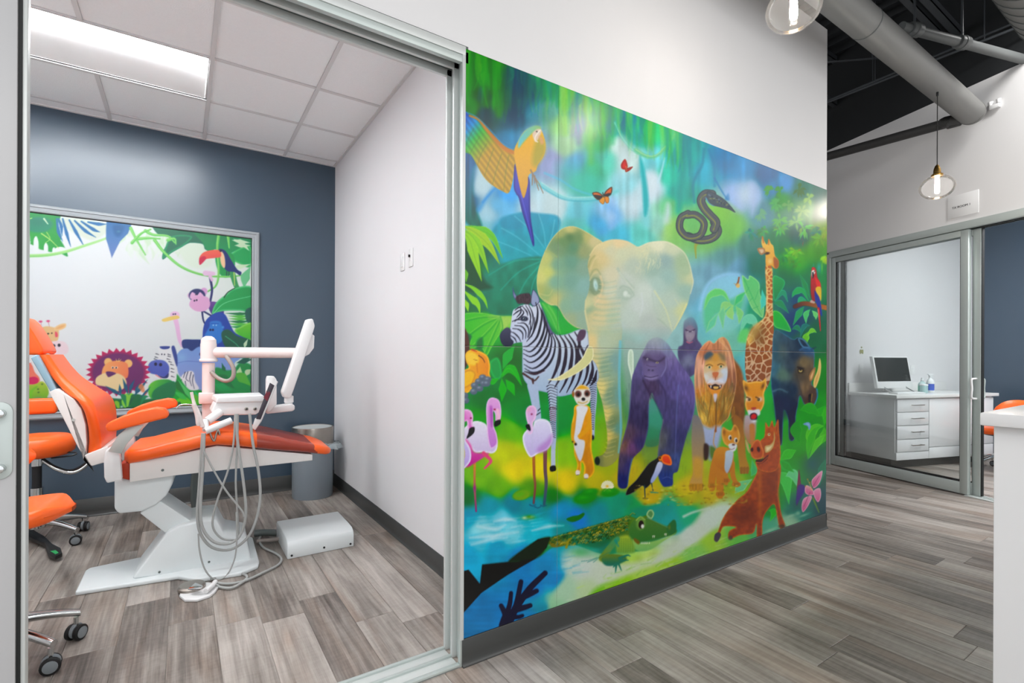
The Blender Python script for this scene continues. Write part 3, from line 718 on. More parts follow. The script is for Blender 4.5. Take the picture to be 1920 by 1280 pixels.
    for q, w, c in [(((1265,755),(1330,860),(1390,970),(1450,1170)), 16, (218,222,178)), (((1300,1040),(1360,1090),(1440,1170)), 12, (168,186,170)), (((1600,890),(1550,1000),(1470,1150)), 14, (232,226,165)), (((1480,840),(1520,900),(1560,960)), 9, (205,214,180)), (((1240,780),(1260,900),(1300,1040)), 14, (186,202,190))]:
        M.stroke(q, w, c, w*.5, soft=3, alpha=.8)
    for i in range(22):
        y = 640+i*29; xl = 700-i*5.4; xr = 905+4*math.sin(i)
        M.stroke([(xl, y+14), ((xl+xr)/2-30, y+24), (xr-40*(i < 6), y+6)], 9, (228,208,165) if i % 2 else (158,180,155), 5, soft=2.5, alpha=.55)
    M.frame(0, 0, 1)
    M.poly([(1166,640),(1200,640),(1235,630),(1240,700),(1220,760),(1190,780),(1172,740)], (172,186,180), (120,150,140), soft=14, alpha=.75)
    M.cpoly([(1108,600),(1103,645),(1108,690),(1118,720),(1128,750),(1134,780),(1138,810),(1138,838),(1130,852),(1116,857),(1116,869),(1132,875),(1148,870),(1160,855),(1166,830),(1167,790),(1165,740),(1164,700),(1165,650),(1162,600)],
            [(1110,640,222,202,150),(1112,690,224,205,145),(1124,730,225,208,140),(1134,780,226,205,130),(1140,820,215,190,115),(1130,640,180,195,170),(1135,690,140,168,145),(1146,740,128,155,130),(1150,790,118,138,100),(1152,830,125,138,90),(1158,680,130,165,160),(1160,740,118,158,150),(1162,800,105,150,135),(1140,862,150,150,90),(1122,863,120,125,85)], soft=1.4, eps=40, fade=(590, 632))
    M.stroke([(1163,640),(1161,720),(1164,800),(1160,848)], 5, (120,190,205), 3, soft=3, alpha=.8)
    for i in range(46):
        y = 660+i*4.3+R.uniform(-1, 1)
        xl = np.interp(y, [640,690,720,750,780,810,850], [1106,1110,1120,1130,1136,1140,1132]); xr = np.interp(y, [640,740,850], [1150,1156,1160])-R.uniform(0, 14)
        c = (228,214,160) if i % 2 else (112,136,106)
        M.stroke([(xl, y+1.5), ((xl+xr)/2-4, y+3.4), (xr, y-.5)], 1.6, c, .9, soft=1.8, alpha=.4)
    M.blob(1120, 864, 5, 8, (42,52,48), 1, hard=2)
    # ---------------- zebra
    M.frame(860, 520, 5.333)
    body = [(640,700),(650,640),(700,520),(880,540),(1000,575),(1100,560),(1200,520),(1280,530),(1300,640),(1310,780),(1380,880),(1400,1010),(1330,1100),(1180,1150),(1010,1190),(880,1150),(760,1120),(680,1060),(640,980),(635,850)]
    zc = (205,215,228)
    M.poly(body, zc, (165,185,210), soft=1.3, rim=(150,165,190), rimw=1.5)
    for q, w in [(((740,1080),(760,1200),(790,1400),(780,1440)), 110), (((930,1080),(940,1260),(945,1450),(950,1600),(945,1750)), 90), (((1340,1000),(1350,1200),(1340,1400),(1340,1600)), 80)]:
        M.stroke(q, w, (175,190,215), w*.45, soft=1.4)
    M.stroke([(930,1080),(945,1200),(942,1300)], 80, (190,205,225), 60, soft=1.4)
    M.poly([(915,1900),(965,1890),(970,1930),(920,1940)], (30,30,45), soft=1.3); M.stroke([(945,1740),(945,1900)], 44, (185,195,215), 44, soft=1.3)
    M.poly([(915,1890),(965,1880),(970,1925),(920,1935)], (30,30,45), soft=1.3); M.blob(1340, 1600, 16, 26, (30,30,50), 1, hard=2)
    # neck and head
    M.poly([(640,700),(640,640),(700,560),(740,300),(780,200),(830,300),(880,430),(930,540),(960,620),(900,900),(760,980),(660,860)], (210,216,230), (185,195,220), soft=1.3)
    M.poly([(540,340),(570,310),(620,280),(700,270),(760,330),(760,480),(720,560),(660,640),(600,650),(540,660),(480,660),(500,560),(520,480)], (212,218,232), (190,200,224), soft=1.2)
    M.poly([(410,590),(430,540),(480,500),(520,520),(520,600),(550,640),(530,680),(470,690),(430,660)], (72,74,96), (42,42,62), soft=1.5)
    M.poly([(540,95),(560,150),(590,200),(580,230),(545,190)], (130,140,175), soft=1.2, rim=(70,75,105), rimw=1.5)
    M.poly([(745,120),(790,170),(810,240),(760,290),(720,260),(725,180)], (150,160,190), soft=1.2, rim=(55,55,80), rimw=1.5)
    M.poly([(570,200),(620,165),(710,160),(725,230),(700,270),(640,260),(590,260)], (68,55,62), soft=2.5, tex=.4, ts=(4, 2))
    M.poly([(830,300),(880,420),(930,530),(960,560),(900,560),(840,420)], (95,90,125), soft=3, tex=.3, ts=(3, 3))
    bk = (38,36,52)
    head_st = [((560,330),(600,300),(640,285)), ((545,375),(590,340),(630,320)), ((610,300),(650,350),(610,400),(560,440)), ((640,290),(680,340),(690,380)), ((670,280),(705,340),(720,400),(705,470)), ((700,275),(735,350),(745,430),(730,520)),
               ((535,440),(590,420),(640,430)), ((520,540),(560,560),(600,600),(620,640)), ((520,580),(560,610),(580,650)), ((540,510),(600,520),(640,560),(640,620)), ((560,480),(630,490),(670,540),(670,610)), ((590,455),(660,460),(700,520),(690,600)), ((720,420),(720,520),(700,600)), ((760,400),(755,500),(730,590)), ((620,300),(620,350),(580,400))]
    for q in head_st:
        M.stroke(q, 6, bk, 6, wm=15, soft=1.1)
    M.blob(655, 412, 40, 26, (40,40,58), .95, rot=.1, hard=2); M.blob(655, 412, 16, 14, (90,110,130), 1, hard=1.5); M.blob(655, 412, 9, 9, (15,15,20), 1, hard=1); M.blob(650, 407, 4, 4, (230,235,240), 1, hard=1)
    neck_st = [((770,250),(790,330),(780,440),(740,560),(680,640)), ((800,270),(830,360),(820,470),(780,600),(700,680),(650,690)), ((830,330),(860,420),(850,540),(800,660),(720,740),(650,720)), ((850,400),(885,500),(860,620),(800,740),(720,790),(645,760)), ((870,470),(905,560),(880,700),(810,800),(720,850),(650,810)),
               ((900,540),(930,620),(905,760),(830,860),(740,910),(655,870)), ((930,560),(965,660),(940,800),(860,910),(750,950),(660,910))]
    for q in neck_st:
        M.stroke(q, 8, bk, 6, wm=24, soft=1.1)
    M.stroke([(645,960),(720,1010),(760,1030),(800,990)], 22, (75,50,50), 12, soft=1.3); M.stroke([(740,1020),(745,1060)], 26, (75,50,50), 14, soft=1.3)
    M.stroke([(660,940),(760,965),(860,930)], 10, (60,45,55), 10, wm=24, soft=1.2)
    side_st = [((960,570),(1010,680),(1000,840),(950,980),(900,1060)), ((1010,575),(1070,690),(1060,860),(1010,1010),(960,1100)), ((1060,580),(1130,700),(1120,880),(1070,1040),(1010,1150)), ((1100,570),(1170,690),(1180,860),(1140,1020),(1080,1150)), ((1160,545),(1210,640),(1190,740),(1230,880),(1200,1030),(1140,1140)),
               ((1240,540),(1200,640),(1250,760),(1290,880),(1270,1010),(1210,1120)), ((1290,680),(1250,760)), ((1330,830),(1340,920),(1310,1030),(1270,1090)), ((1380,930),(1360,1020),(1320,1080))]
    for q in side_st:
        M.stroke(q, 10, (50,44,56), 8, wm=38, soft=1.2)
    M.poly([(1210,530),(1270,530),(1260,600),(1210,640),(1180,620)], (85,65,85), soft=2)
    for i in range(9):
        y = 1080+i*28
        M.stroke([(880+i*4, y+10), (920, y-8), (985, y+14)], 9, bk, 5, soft=1.1)
    for i in range(15):
        y = 1300+i*21
        M.stroke([(905+i*1.5, y+6), (940, y-5), (975-i*.6, y+6)], 8, (90,40,50) if i < 7 else bk, 6, soft=1)
    for i in range(24):
        y = 1010+i*22
        M.stroke([(1310+i*.5, y+4), (1345, y-4), (1382-i*1.4, y+6)], 8, bk, 5, soft=1)
    M.stroke([(795,1330),(815,1310)], 10, bk, 8); M.stroke([(770,1380),(815,1350)], 10, bk, 8)
    # tusks
    M.poly([(890,1020),(980,1000),(1120,910),(1230,810),(1290,700),(1340,700),(1345,800),(1290,880),(1180,960),(1050,1020),(960,1030)], (225,218,165), (205,205,150), dirn=(1, 0), soft=1.3, rim=(240,236,200), rimw=1.6)
    M.poly([(1700,730),(1745,740),(1750,930),(1735,1040),(1715,960),(1690,850)], (190,212,190), soft=1.5, rim=(220,235,220))
    # sleeping monkey-like cub on the left
    M.poly([(40,520),(90,560),(110,700),(90,860),(40,900)], (85,55,50), soft=3)
    M.poly([(70,760),(130,720),(220,740),(290,790),(315,880),(310,960),(320,1010),(270,1000),(220,1010),(160,1060),(110,1140),(40,1150),(40,950),(100,900),(75,840)], (235,175,70), (225,140,45), dirn=(1, 0), soft=1.5, rim=(245,190,90))
    M.poly([(75,770),(130,745),(190,780),(200,840),(150,880),(90,850)], (240,200,95), soft=4)
    M.poly([(40,960),(110,920),(170,960),(140,1060),(60,1110),(40,1100)], (235,185,80), soft=4, rim=(205,140,50))
    M.stroke([(200,780),(240,810),(262,850)], 10, (70,45,30), 5); M.stroke([(130,720),(180,740)], 16, (190,70,30), 8, soft=2); M.stroke([(150,820),(190,830)], 6, (170,100,50), 4); M.stroke([(180,860),(190,950)], 8, (200,120,40), 5, soft=3)
    for x, y in [(240,1000),(290,1020),(200,1040),(250,1060),(160,1080),(210,1110),(150,1140),(60,1180),(70,1230),(280,1060)]:
        M.blob(x, y, 38, 32, (95,105,120), 1, hard=2); M.blob(x-8, y-10, 18, 12, (150,165,180), .8)
    # ---------------- gorillas, their tops faded into the painted haze
    M.frame(1150, 590, 3.555)
    M.cpoly([(468,60),(490,25),(525,15),(550,45),(562,90),(560,160),(590,210),(580,300),(560,370),(520,410),(490,410),(450,340),(430,270),(435,215),(465,190)],
            [(520,40,98,82,120),(515,110,120,110,135),(480,120,75,62,95),(555,110,75,62,95),(510,220,80,70,108),(450,260,78,74,112),(505,300,125,130,155),(560,280,86,86,128),(520,380,80,76,115)], soft=3, fade=(-20, 140), tex=.15)
    M.cpoly([(484,85),(510,70),(540,90),(545,130),(530,165),(505,185),(485,160),(478,120)], [(490,100,130,118,140),(535,100,130,118,140),(510,140,165,160,172),(510,170,140,120,140)], soft=3)
    M.stroke([(483,100),(510,112),(542,98)], 9, (72,60,88), 8, soft=2); M.blob(497, 112, 6, 4, (205,205,210), .9); M.blob(527, 110, 6, 4, (205,205,210), .9); M.stroke([(490,180),(507,188),(528,180)], 8, (188,110,130), 5, soft=2)
    gor = [(205,230),(240,170),(300,150),(360,190),(400,250),(450,330),(500,400),(535,470),(545,560),(530,680),(490,800),(450,950),(430,1040),(400,1060),(395,1130),(360,1145),(330,1140),(300,1080),(295,960),(310,800),(330,700),(310,640),(280,580),(255,520),(235,600),(235,740),(200,880),(130,960),(105,1060),(90,1150),(35,1145),(30,1040),(45,900),(90,740),(110,620),(120,480),(130,400),(170,300)]
    M.cpoly(gor, [(300,190,140,130,165),(230,240,125,115,155),(380,260,118,108,155),(160,360,98,92,138),(450,380,108,98,152),(130,480,78,72,108),(180,520,84,76,112),(270,480,76,62,92),(350,460,88,80,128),(430,500,96,88,142),(500,520,106,96,154),(150,650,66,60,92),(200,700,60,55,84),(330,600,78,72,112),(390,640,78,74,118),(480,650,84,78,130),(90,800,84,68,84),(75,870,122,92,82),(120,880,104,72,112),(170,860,62,58,98),(330,840,96,98,100),(380,850,66,68,104),(440,820,62,62,108),(60,980,80,70,92),(100,1000,64,62,112),(350,980,62,70,108),(420,980,70,84,135),(60,1120,46,52,100),(360,1100,52,66,126)], soft=2.2, fade=(90, 300), eps=70, tex=.22, ts=(9, 3))
    for q, w, c in [(((435,470),(425,600),(418,760),(410,960)), 7, (112,122,180)), (((540,500),(540,620),(505,780)), 8, (120,112,175)), (((250,520),(290,610),(325,690)), 9, (58,50,78)), (((330,700),(312,800),(298,950)), 8, (120,122,128)), (((235,600),(232,740),(200,880)), 7, (92,92,150)), (((135,400),(118,520),(100,700),(60,860)), 9, (92,88,138)), (((200,440),(240,520),(250,560)), 16, (60,48,72)), (((300,440),(345,520),(350,640)), 16, (64,56,92)), (((125,960),(105,1060),(92,1140)), 7, (70,120,170))]:
        M.stroke(q, w, c, w*.5, soft=3, alpha=.7)
    for i in range(170):
        x = R.uniform(60, 530); y = R.uniform(430, 1040)
        if x < 240 or x > 300:
            M.stroke([(x, y), (x+R.uniform(-5, 5), y+R.uniform(24, 60))], 3, R.choice([(92,92,146),(48,44,74),(118,108,158),(60,60,100)]), 1, soft=1.6, alpha=.22)
    M.cpoly([(195,330),(205,270),(245,235),(310,235),(350,280),(355,340),(335,395),(290,430),(240,435),(205,405)], [(220,290,84,72,104),(330,290,92,80,118),(275,270,104,92,130),(250,350,118,106,148),(290,360,108,96,140),(220,370,104,94,136),(250,410,128,116,158),(320,370,100,92,138)], soft=5, fade=(200, 290))
    M.stroke([(205,285),(250,300),(300,312),(345,285)], 17, (66,56,84), 13, soft=3.5, alpha=.85); M.stroke([(350,285),(350,350),(320,410)], 6, (142,140,192), 4, soft=3, alpha=.8)
    M.blob(227, 297, 5, 7, (222,220,222), .95, hard=1.5); M.blob(228, 299, 2.5, 3.5, (30,30,40), 1, hard=1); M.blob(292, 319, 8, 5, (205,195,140), .95, hard=2); M.blob(292, 319, 3, 3, (24,24,30), 1, hard=1)
    M.blob(237, 368, 8, 6, (52,46,72), .9); M.blob(262, 370, 8, 6, (52,46,72), .9); M.stroke([(208,408),(250,416),(300,404)], 5, (56,50,80), 3, soft=1.6); M.stroke([(215,420),(250,428),(290,420)], 6, (142,132,176), 4, soft=2.5, alpha=.7); M.stroke([(222,335),(250,345),(285,345)], 5, (78,66,98), 3, soft=2, alpha=.8)
    M.cpoly([(238,640),(255,560),(285,600),(310,660),(325,710),(305,800),(295,870),(215,870),(235,760)], [(260,600,85,150,135),(280,700,75,150,125),(250,800,65,135,100),(260,860,70,120,85)], soft=3)
    for x in (335, 352, 370, 387):
        M.blob(x, 1118, 10, 20, (54,68,130), 1, hard=3)
    for x in (42, 58, 76):
        M.blob(x, 1132, 10, 16, (48,54,106), 1, hard=3)
    M.stroke([(330,1090),(360,1080),(392,1092)], 4, (100,115,175), 3, soft=2, alpha=.7)
    # ---------------- lion
    M.frame(1200, 600, 5.333)
    M.poly([(890,400),(980,440),(1030,560),(1050,800),(1040,1060),(960,1100),(900,900)], (150,95,60), (110,75,45), soft=5, tex=.2)
    M.frame(1150, 590, 3.555)
    M.cpoly([(545,330),(560,260),(600,200),(640,172),(670,190),(700,160),(735,148),(768,180),(792,250),(812,340),(822,430),(812,520),(792,600),(770,680),(730,725),(690,775),(650,760),(600,740),(570,680),(550,580),(540,450)],
            [(640,190,205,140,105),(730,165,212,160,115),(690,200,178,120,90),(620,230,198,128,95),(570,340,218,168,145),(556,450,196,146,120),(590,500,208,140,85),(610,560,205,150,75),(640,620,222,178,92),(600,680,226,188,100),(690,580,150,108,60),(700,650,170,122,62),(740,600,205,165,95),(760,520,150,112,65),(795,420,158,105,82),(785,300,198,145,120),(770,230,208,155,115),(740,690,135,108,62),(690,730,178,125,62),(580,600,128,122,75),(780,580,120,104,62),(800,500,140,100,80)], soft=2.2, rim=(226,172,130), rimw=1.6, eps=50, tex=.3, ts=(18, 3))
    for i in range(120):
        a = R.uniform(0, 1); x0 = 556+a*250; y0 = R.uniform(420, 640); x1 = x0+(680-x0)*.35
        M.stroke([(x0, y0), (x0+R.uniform(-8, 8)+(680-x0)*.06, y0+50), (x1, min(760, y0+R.uniform(80, 130)))], R.uniform(3, 9), R.choice([(226,180,92),(165,105,52),(232,196,112),(112,84,48),(196,125,62),(120,120,78)]), 1, soft=2, alpha=.5)
    for q, c, w in [(((610,250),(575,340),(570,450),(585,540)), (228,172,140), 14), (((640,190),(605,260),(592,330)), (160,95,70), 12), (((700,170),(760,230),(785,330),(795,450)), (226,176,140), 12), (((735,160),(785,250),(805,380)), (168,110,85), 10), (((655,530),(640,640),(620,730)), (128,92,50), 11), (((740,520),(735,620),(700,720)), (118,86,46), 12), (((690,560),(685,660),(682,760)), (96,66,40), 9)]:
        M.stroke(q, 4, c, 3, wm=w, soft=2.5, alpha=.8)
    M.cpoly([(603,370),(618,300),(655,258),(700,262),(742,300),(762,360),(757,430),(737,470),(715,505),(675,512),(640,495),(613,440)],
            [(640,280,150,120,85),(680,290,205,150,80),(730,300,190,150,100),(650,330,222,170,95),(715,330,215,165,95),(682,350,222,160,92),(615,370,215,190,150),(620,410,222,224,220),(640,400,212,200,180),(735,380,205,218,232),(750,420,195,208,228),(710,400,215,195,170),(655,440,218,222,236),(715,440,216,222,240),(680,410,205,135,92),(640,480,215,140,80),(715,480,205,150,110),(678,500,225,155,95)], soft=2, eps=24)
    M.poly([(605,270),(640,243),(665,262),(640,285),(612,300)], (62,86,102), soft=5, alpha=.9); M.poly([(700,258),(735,262),(752,300),(725,300)], (122,112,84), soft=6, alpha=.8)
    M.poly([(662,385),(700,383),(697,405),(682,416),(666,406)], (198,118,86), soft=2); M.stroke([(681,412),(680,436)], 3, (120,70,55), 3)
    M.poly([(632,468),(655,470),(680,460),(705,470),(722,466),(712,492),(680,500),(648,490)], (52,34,40), soft=1.6); M.poly([(668,478),(700,478),(697,492),(672,494)], (222,180,110), soft=1.6); M.blob(650, 478, 4, 9, (238,232,220), 1, hard=1.2); M.blob(712, 477, 4, 8, (238,232,220), 1, hard=1.2)
    M.stroke([(630,455),(655,440),(680,442),(705,438),(732,448)], 6, (226,230,242), 4, soft=2)
    M.poly([(640,496),(680,504),(715,494),(700,535),(680,555),(660,535)], (224,150,78), soft=3); M.poly([(668,530),(692,530),(684,575),(674,575)], (206,204,220), soft=3)
    for x, y in ((641, 347), (718, 342)):
        M.stroke([(x-22, y-8), (x, y-16), (x+20, y-6)], 6, (105,68,45), 4, soft=2); M.blob(x, y+3, 12, 8, (225,225,200), 1, hard=2); M.blob(x, y+2, 7, 8, (92,118,88), 1, hard=1.5); M.blob(x, y+2, 3.5, 4, (18,18,16), 1, hard=1)
    M.frame(1200, 600, 5.333)
    M.poly([(610,1060),(700,1080),(760,1060),(820,1080),(800,1200),(760,1320),(700,1400),(640,1260)], (175,185,215), (150,165,200), soft=8)
    M.frame(1200, 780, 5.333)
    M.poly([(530,0),(600,20),(640,160),(650,320),(630,480),(625,640),(630,720),(500,740),(495,660),(530,560),(520,400),(515,200)], (120,120,125), (205,160,90), soft=3)
    M.poly([(535,420),(620,440),(620,600),(540,600)], (205,160,80), soft=9, alpha=.8)
    for x in (512, 545, 580, 612):
        M.stroke([(x, 690), (x-2, 735)], 34, (190,140,70), 30, soft=1.5); M.stroke([(x+17, 680), (x+15, 735)], 4, (90,60,30), 3)
    M.poly([(930,0),(1020,40),(1050,200),(1060,400),(1090,500),(1080,560),(1010,570),(990,480),(970,300)], (150,100,60), (185,140,70), soft=3)
    for x in (1015, 1045, 1075):
        M.stroke([(x, 520), (x-2, 565)], 30, (150,105,60), 26, soft=1.5)
    M.poly([(640,280),(690,300),(680,420),(640,430)], (60,45,40), soft=4); M.poly([(700,300),(760,330),(730,420),(700,400)], (90,120,60), soft=5)
    # ---------------- giraffe
    M.frame(1200, 400, 5.333)
    gb = [(1255,520),(1320,540),(1325,700),(1330,1000),(1340,1200),(1345,1400),(1320,1540),(1290,1700),(1230,1790),(1160,1800),(1100,1760),(1060,1640),(1050,1450),(1070,1260),(1120,1150),(1200,1080),(1250,1020),(1262,800)]
    vp = np.array([[1260+R.uniform(-10, 80), 540+k*17+R.uniform(-6, 6)] for k in range(30)]+[[1270+R.uniform(-230, 70), 1040+k*12+R.uniform(-8, 8)] for k in range(62)])
    vq = M.P(vp)
    def gpat(base, X, Y, d):
        ds = np.stack([(X-a)**2+((Y-b)*.8)**2 for a, b in vq], 0)
        ds.partition(1, axis=0)
        g = np.sqrt(ds[1])-np.sqrt(ds[0])
        t = np.clip((g-1.1)/1.0, 0, 1)[..., None]
        v = np.clip((Y-Y.min())/(Y.max()-Y.min()), 0, 1)[..., None]
        patch = col((190,105,45))*(1-v)+col((135,85,65))*v
        return base*(1-t)+patch*t
    M.poly(gb, (232,195,125), (200,170,150), soft=1.3, fn=gpat)
    M.poly([(1110,1160),(1190,1090),(1200,1160),(1130,1280),(1070,1300)], (240,205,120), soft=8, alpha=.8)
    M.stroke([(1262,560),(1268,800),(1262,1010),(1150,1140),(1075,1260)], 10, (240,215,150), 14, soft=3, alpha=.8)
    M.poly([(1105,1160),(1180,1120),(1250,1140),(1230,1300),(1140,1280)], (120,95,60), soft=14, alpha=.55)
    M.poly([(1215,300),(1225,235),(1245,280),(1270,310),(1290,260),(1310,300),(1335,330),(1350,420),(1385,470),(1380,540),(1345,550),(1310,520),(1260,520),(1255,420),(1245,380)], (235,195,105), (225,160,80), soft=1.3)
    M.poly([(1175,350),(1240,345),(1250,390),(1215,415),(1190,395)], (215,190,160), soft=1.3, rim=(165,110,70)); M.blob(1272, 400, 24, 12, (60,40,25), .95, rot=-.2, hard=2); M.stroke([(1255,385),(1290,392)], 5, (50,30,20), 4)
    M.poly([(1335,440),(1385,470),(1380,540),(1345,540)], (165,95,50), soft=3); M.stroke([(1225,235),(1235,290)], 14, (190,110,50), 12, soft=2); M.stroke([(1288,262),(1285,310)], 14, (195,120,55), 12, soft=2); M.blob(1300, 480, 26, 30, (240,215,150), .8)
    # lioness
    M.frame(1200, 600, 5.333)
    M.poly([(1050,960),(1110,960),(1160,1000),(1150,1180),(1090,1240),(1040,1120)], (185,175,190), (170,120,80), soft=4)
    M.stroke([(1120,1060),(1125,1240)], 56, (190,130,80), 40, soft=3)
    M.poly([(1030,600),(1080,620),(1160,610),(1220,610),(1258,580),(1262,660),(1240,740),(1245,820),(1220,890),(1180,930),(1120,940),(1070,910),(1050,840),(1060,760),(1035,680)], (225,160,70), (215,135,60), soft=1.8, rim=(240,190,110))
    M.blob(1062, 680, 22, 34, (90,60,40), .8, rot=-.4); M.blob(1228, 660, 16, 34, (90,60,40), .8, rot=.4)
    M.blob(1085, 790, 34, 26, (230,215,205), .9); M.blob(1200, 790, 28, 26, (225,215,215), .9)
    for x in (1092, 1185):
        M.stroke([(x-25, 770), (x+10, 785)], 12, (90,55,35), 8, soft=2); M.blob(x, 795, 13, 12, (60,45,25), 1, hard=1.5); M.blob(x-3, 791, 4, 4, (230,220,180), 1, hard=1)
    M.poly([(1130,820),(1165,820),(1170,880),(1130,885)], (215,140,70), soft=3); M.poly([(1112,875),(1160,872),(1150,900),(1128,900)], (180,75,70), soft=1.5)
    M.poly([(1080,900),(1130,900),(1190,890),(1200,940),(1160,960),(1090,950)], (225,225,232), soft=3); M.poly([(1100,945),(1140,925),(1172,945),(1165,995),(1110,995)], (70,40,60), soft=1.5); M.poly([(1112,955),(1140,935),(1165,955),(1150,985),(1115,985)], (205,50,65), soft=1.5); M.blob(1140, 1010, 30, 16, (225,225,235), .9)
    # ---------------- rhino
    M.frame(1200, 600, 5.333)
    rh = [(1340,110),(1430,130),(1530,190),(1580,170),(1640,190),(1690,260),(1740,300),(1745,420),(1735,560),(1720,640),(1770,690),(1780,760),(1740,850),(1700,880),(1640,840),(1600,760),(1580,860),(1560,960),(1550,1180),(1490,1190),(1480,1000),(1440,900),(1430,1100),(1420,1240),(1390,1230),(1360,1050),(1340,850),(1310,640),(1320,400)]
    M.cpoly(rh, [(1360,140,70,100,110),(1450,180,62,82,98),(1340,300,58,90,105),(1430,300,82,98,98),(1500,280,60,74,88),(1340,500,70,110,130),(1430,540,98,120,108),(1500,480,58,70,84),(1540,350,48,58,74),(1600,230,40,52,70),(1680,290,62,92,130),(1640,420,120,104,76),(1690,520,100,84,66),(1600,520,84,74,62),(1660,680,122,102,78),(1720,720,84,66,58),(1700,840,86,62,56),(1340,650,46,70,96),(1430,680,52,66,84),(1520,700,44,56,74),(1400,850,36,46,70),(1480,860,46,56,80),(1540,900,34,42,64),(1400,1100,34,44,68),(1520,1080,34,42,64)], soft=1.6, rim=(76,120,146), rimw=1.6, eps=40, tex=.18)
    M.blob(1430, 540, 70, 80, (90,120,105), .5); M.stroke([(1330,710),(1400,690),(1470,720)], 12, (110,150,160), 8, soft=4, alpha=.7); M.stroke([(1550,490),(1590,640),(1620,760)], 8, (60,60,60), 5, soft=3, alpha=.7)
    M.poly([(1360,760),(1440,750),(1500,830),(1480,960),(1400,1000),(1350,900)], (40,50,75), soft=12, alpha=.6)
    M.poly([(1580,180),(1640,190),(1700,270),(1640,280),(1600,240)], (45,55,75), soft=2, rim=(90,135,160)); M.stroke([(1715,290),(1760,270)], 20, (40,60,80), 8, soft=2); M.stroke([(1600,300),(1650,270),(1720,290)], 12, (80,120,165), 8, soft=4, alpha=.8)
    M.poly([(1700,610),(1690,560),(1720,500),(1755,470),(1750,530),(1730,590)], (225,185,140), soft=1.5, rim=(150,110,70)); M.poly([(1735,660),(1740,590),(1775,500),(1795,380),(1812,450),(1800,560),(1760,670)], (205,160,95), soft=1.5, rim=(235,205,140))
    M.stroke([(1770,690),(1770,780),(1730,880)], 10, (60,150,205), 6, soft=3, alpha=.8)
    M.poly([(1685,750),(1720,740),(1715,800),(1690,830)], (40,30,25), soft=2); M.stroke([(1720,740),(1712,810)], 6, (205,175,110), 4, soft=2)
    M.blob(1608, 500, 30, 28, (40,32,25), .9, hard=4); M.blob(1606, 505, 17, 15, (220,195,130), 1, hard=2); M.blob(1606, 498, 10, 10, (15,10,5), 1, hard=1.5); M.stroke([(1575,470),(1640,480)], 10, (50,42,32), 8, soft=2)
    # ---------------- fresh green right of the rhino and its butterfly
    for a, w, c in [(((1840,860),(1800,920),(1770,960)), 70, (60,165,50)), (((1850,860),(1860,950),(1840,1050)), 70, (70,175,50)), (((1600,900),(1700,880),(1800,960)), 100, (60,160,40)), (((1840,1060),(1760,1070),(1690,1160),(1690,1220)), 90, (90,185,60)),
                    (((1840,1070),(1840,1160),(1780,1260)), 80, (80,175,50)), (((1600,980),(1560,1100),(1600,1240)), 110, (50,150,40))]:
        M.leaf(a, w, c, rim=tuple(min(255, v+40) for v in c), soft=2)
    M.poly([(1630,1040),(1670,1020),(1700,1030),(1705,1070),(1690,1100),(1675,1060)], (185,210,230), soft=1.3, rim=(110,150,200))
    M.frame(1200, 780, 5.333)
    for a, w, c in [(((1400,440),(1480,380),(1560,340)), 90, (70,185,60)), (((1400,560),(1460,640),(1490,880)), 110, (80,195,90)), (((1460,600),(1530,580),(1570,700)), 90, (110,200,140)), (((1400,440),(1460,500),(1540,560)), 70, (40,160,60)), (((1830,90),(1740,150),(1690,300),(1680,430)), 70, (70,175,45)),
                    (((1850,180),(1780,260),(1690,420)), 60, (90,190,60)), (((1290,940),(1340,960),(1300,1050)), 60, (60,185,60)), (((1860,430),(1820,540),(1790,700)), 70, (20,120,90)), (((1120,440),(1140,540),(1110,600)), 60, (80,180,110)), (((950,770),(1010,700),(1120,630)), 90, (120,200,140))]:
        M.leaf(a, w, c, rim=tuple(min(255, v+45) for v in c), soft=2)
    M.blob(1480, 960, 60, 50, (15,90,80), .6); M.blob(1560, 880, 60, 80, (10,95,90), .6); M.blob(1720, 480, 60, 70, (20,90,110), .6)
    for x, y, rx, ry in [(1500,1000,60,16),(1640,990,60,14),(1580,970,30,26),(1300,1140,80,18)]:
        M.blob(x, y, rx, ry, (165,205,175), .7, rot=-.35)
    # pink lily and violet bloom
    M.stroke([(1590,540),(1590,700),(1570,890)], 8, (120,40,80), 6, wm=40, soft=2); M.poly([(1580,700),(1640,690),(1650,740),(1600,830),(1560,880)], (75,55,130), soft=3)
    M.stroke([(1730,820),(1790,960)], 18, (110,140,60), 10, soft=2)
    for q in [[(1825,545),(1800,660),(1740,720),(1715,650),(1760,590)], [(1800,720),(1810,800),(1780,860),(1740,800),(1740,740)], [(1720,800),(1680,900),(1630,960),(1615,900),(1640,820)], [(1660,690),(1720,720),(1740,780),(1690,790),(1650,760)]]:
        M.poly(q, (222,160,185), (200,95,140), soft=1.4, rim=(235,190,205), rimw=1.5)
    M.stroke([(1720,720),(1790,600)], 5, (150,60,100), 4, soft=1.5); M.stroke([(1700,760),(1640,900)], 5, (150,60,100), 4, soft=1.5)
    for x, y in [(1675,630),(1700,660),(1655,700)]:
        M.stroke([(1720,740),(x, y)], 4, (225,190,110), 4); M.blob(x, y, 7, 6, (190,130,50), 1, hard=1)
    # ---------------- bank in front
    M.frame(0, 0, 1)
    M.cpoly([(1180,958),(1215,948),(1260,945),(1300,950),(1310,965),(1290,985),(1268,1000),(1235,992),(1200,985)], [(1200,965,10,140,110),(1240,958,0,150,140),(1255,975,20,165,165),(1290,962,60,175,130)], soft=10, alpha=.9)
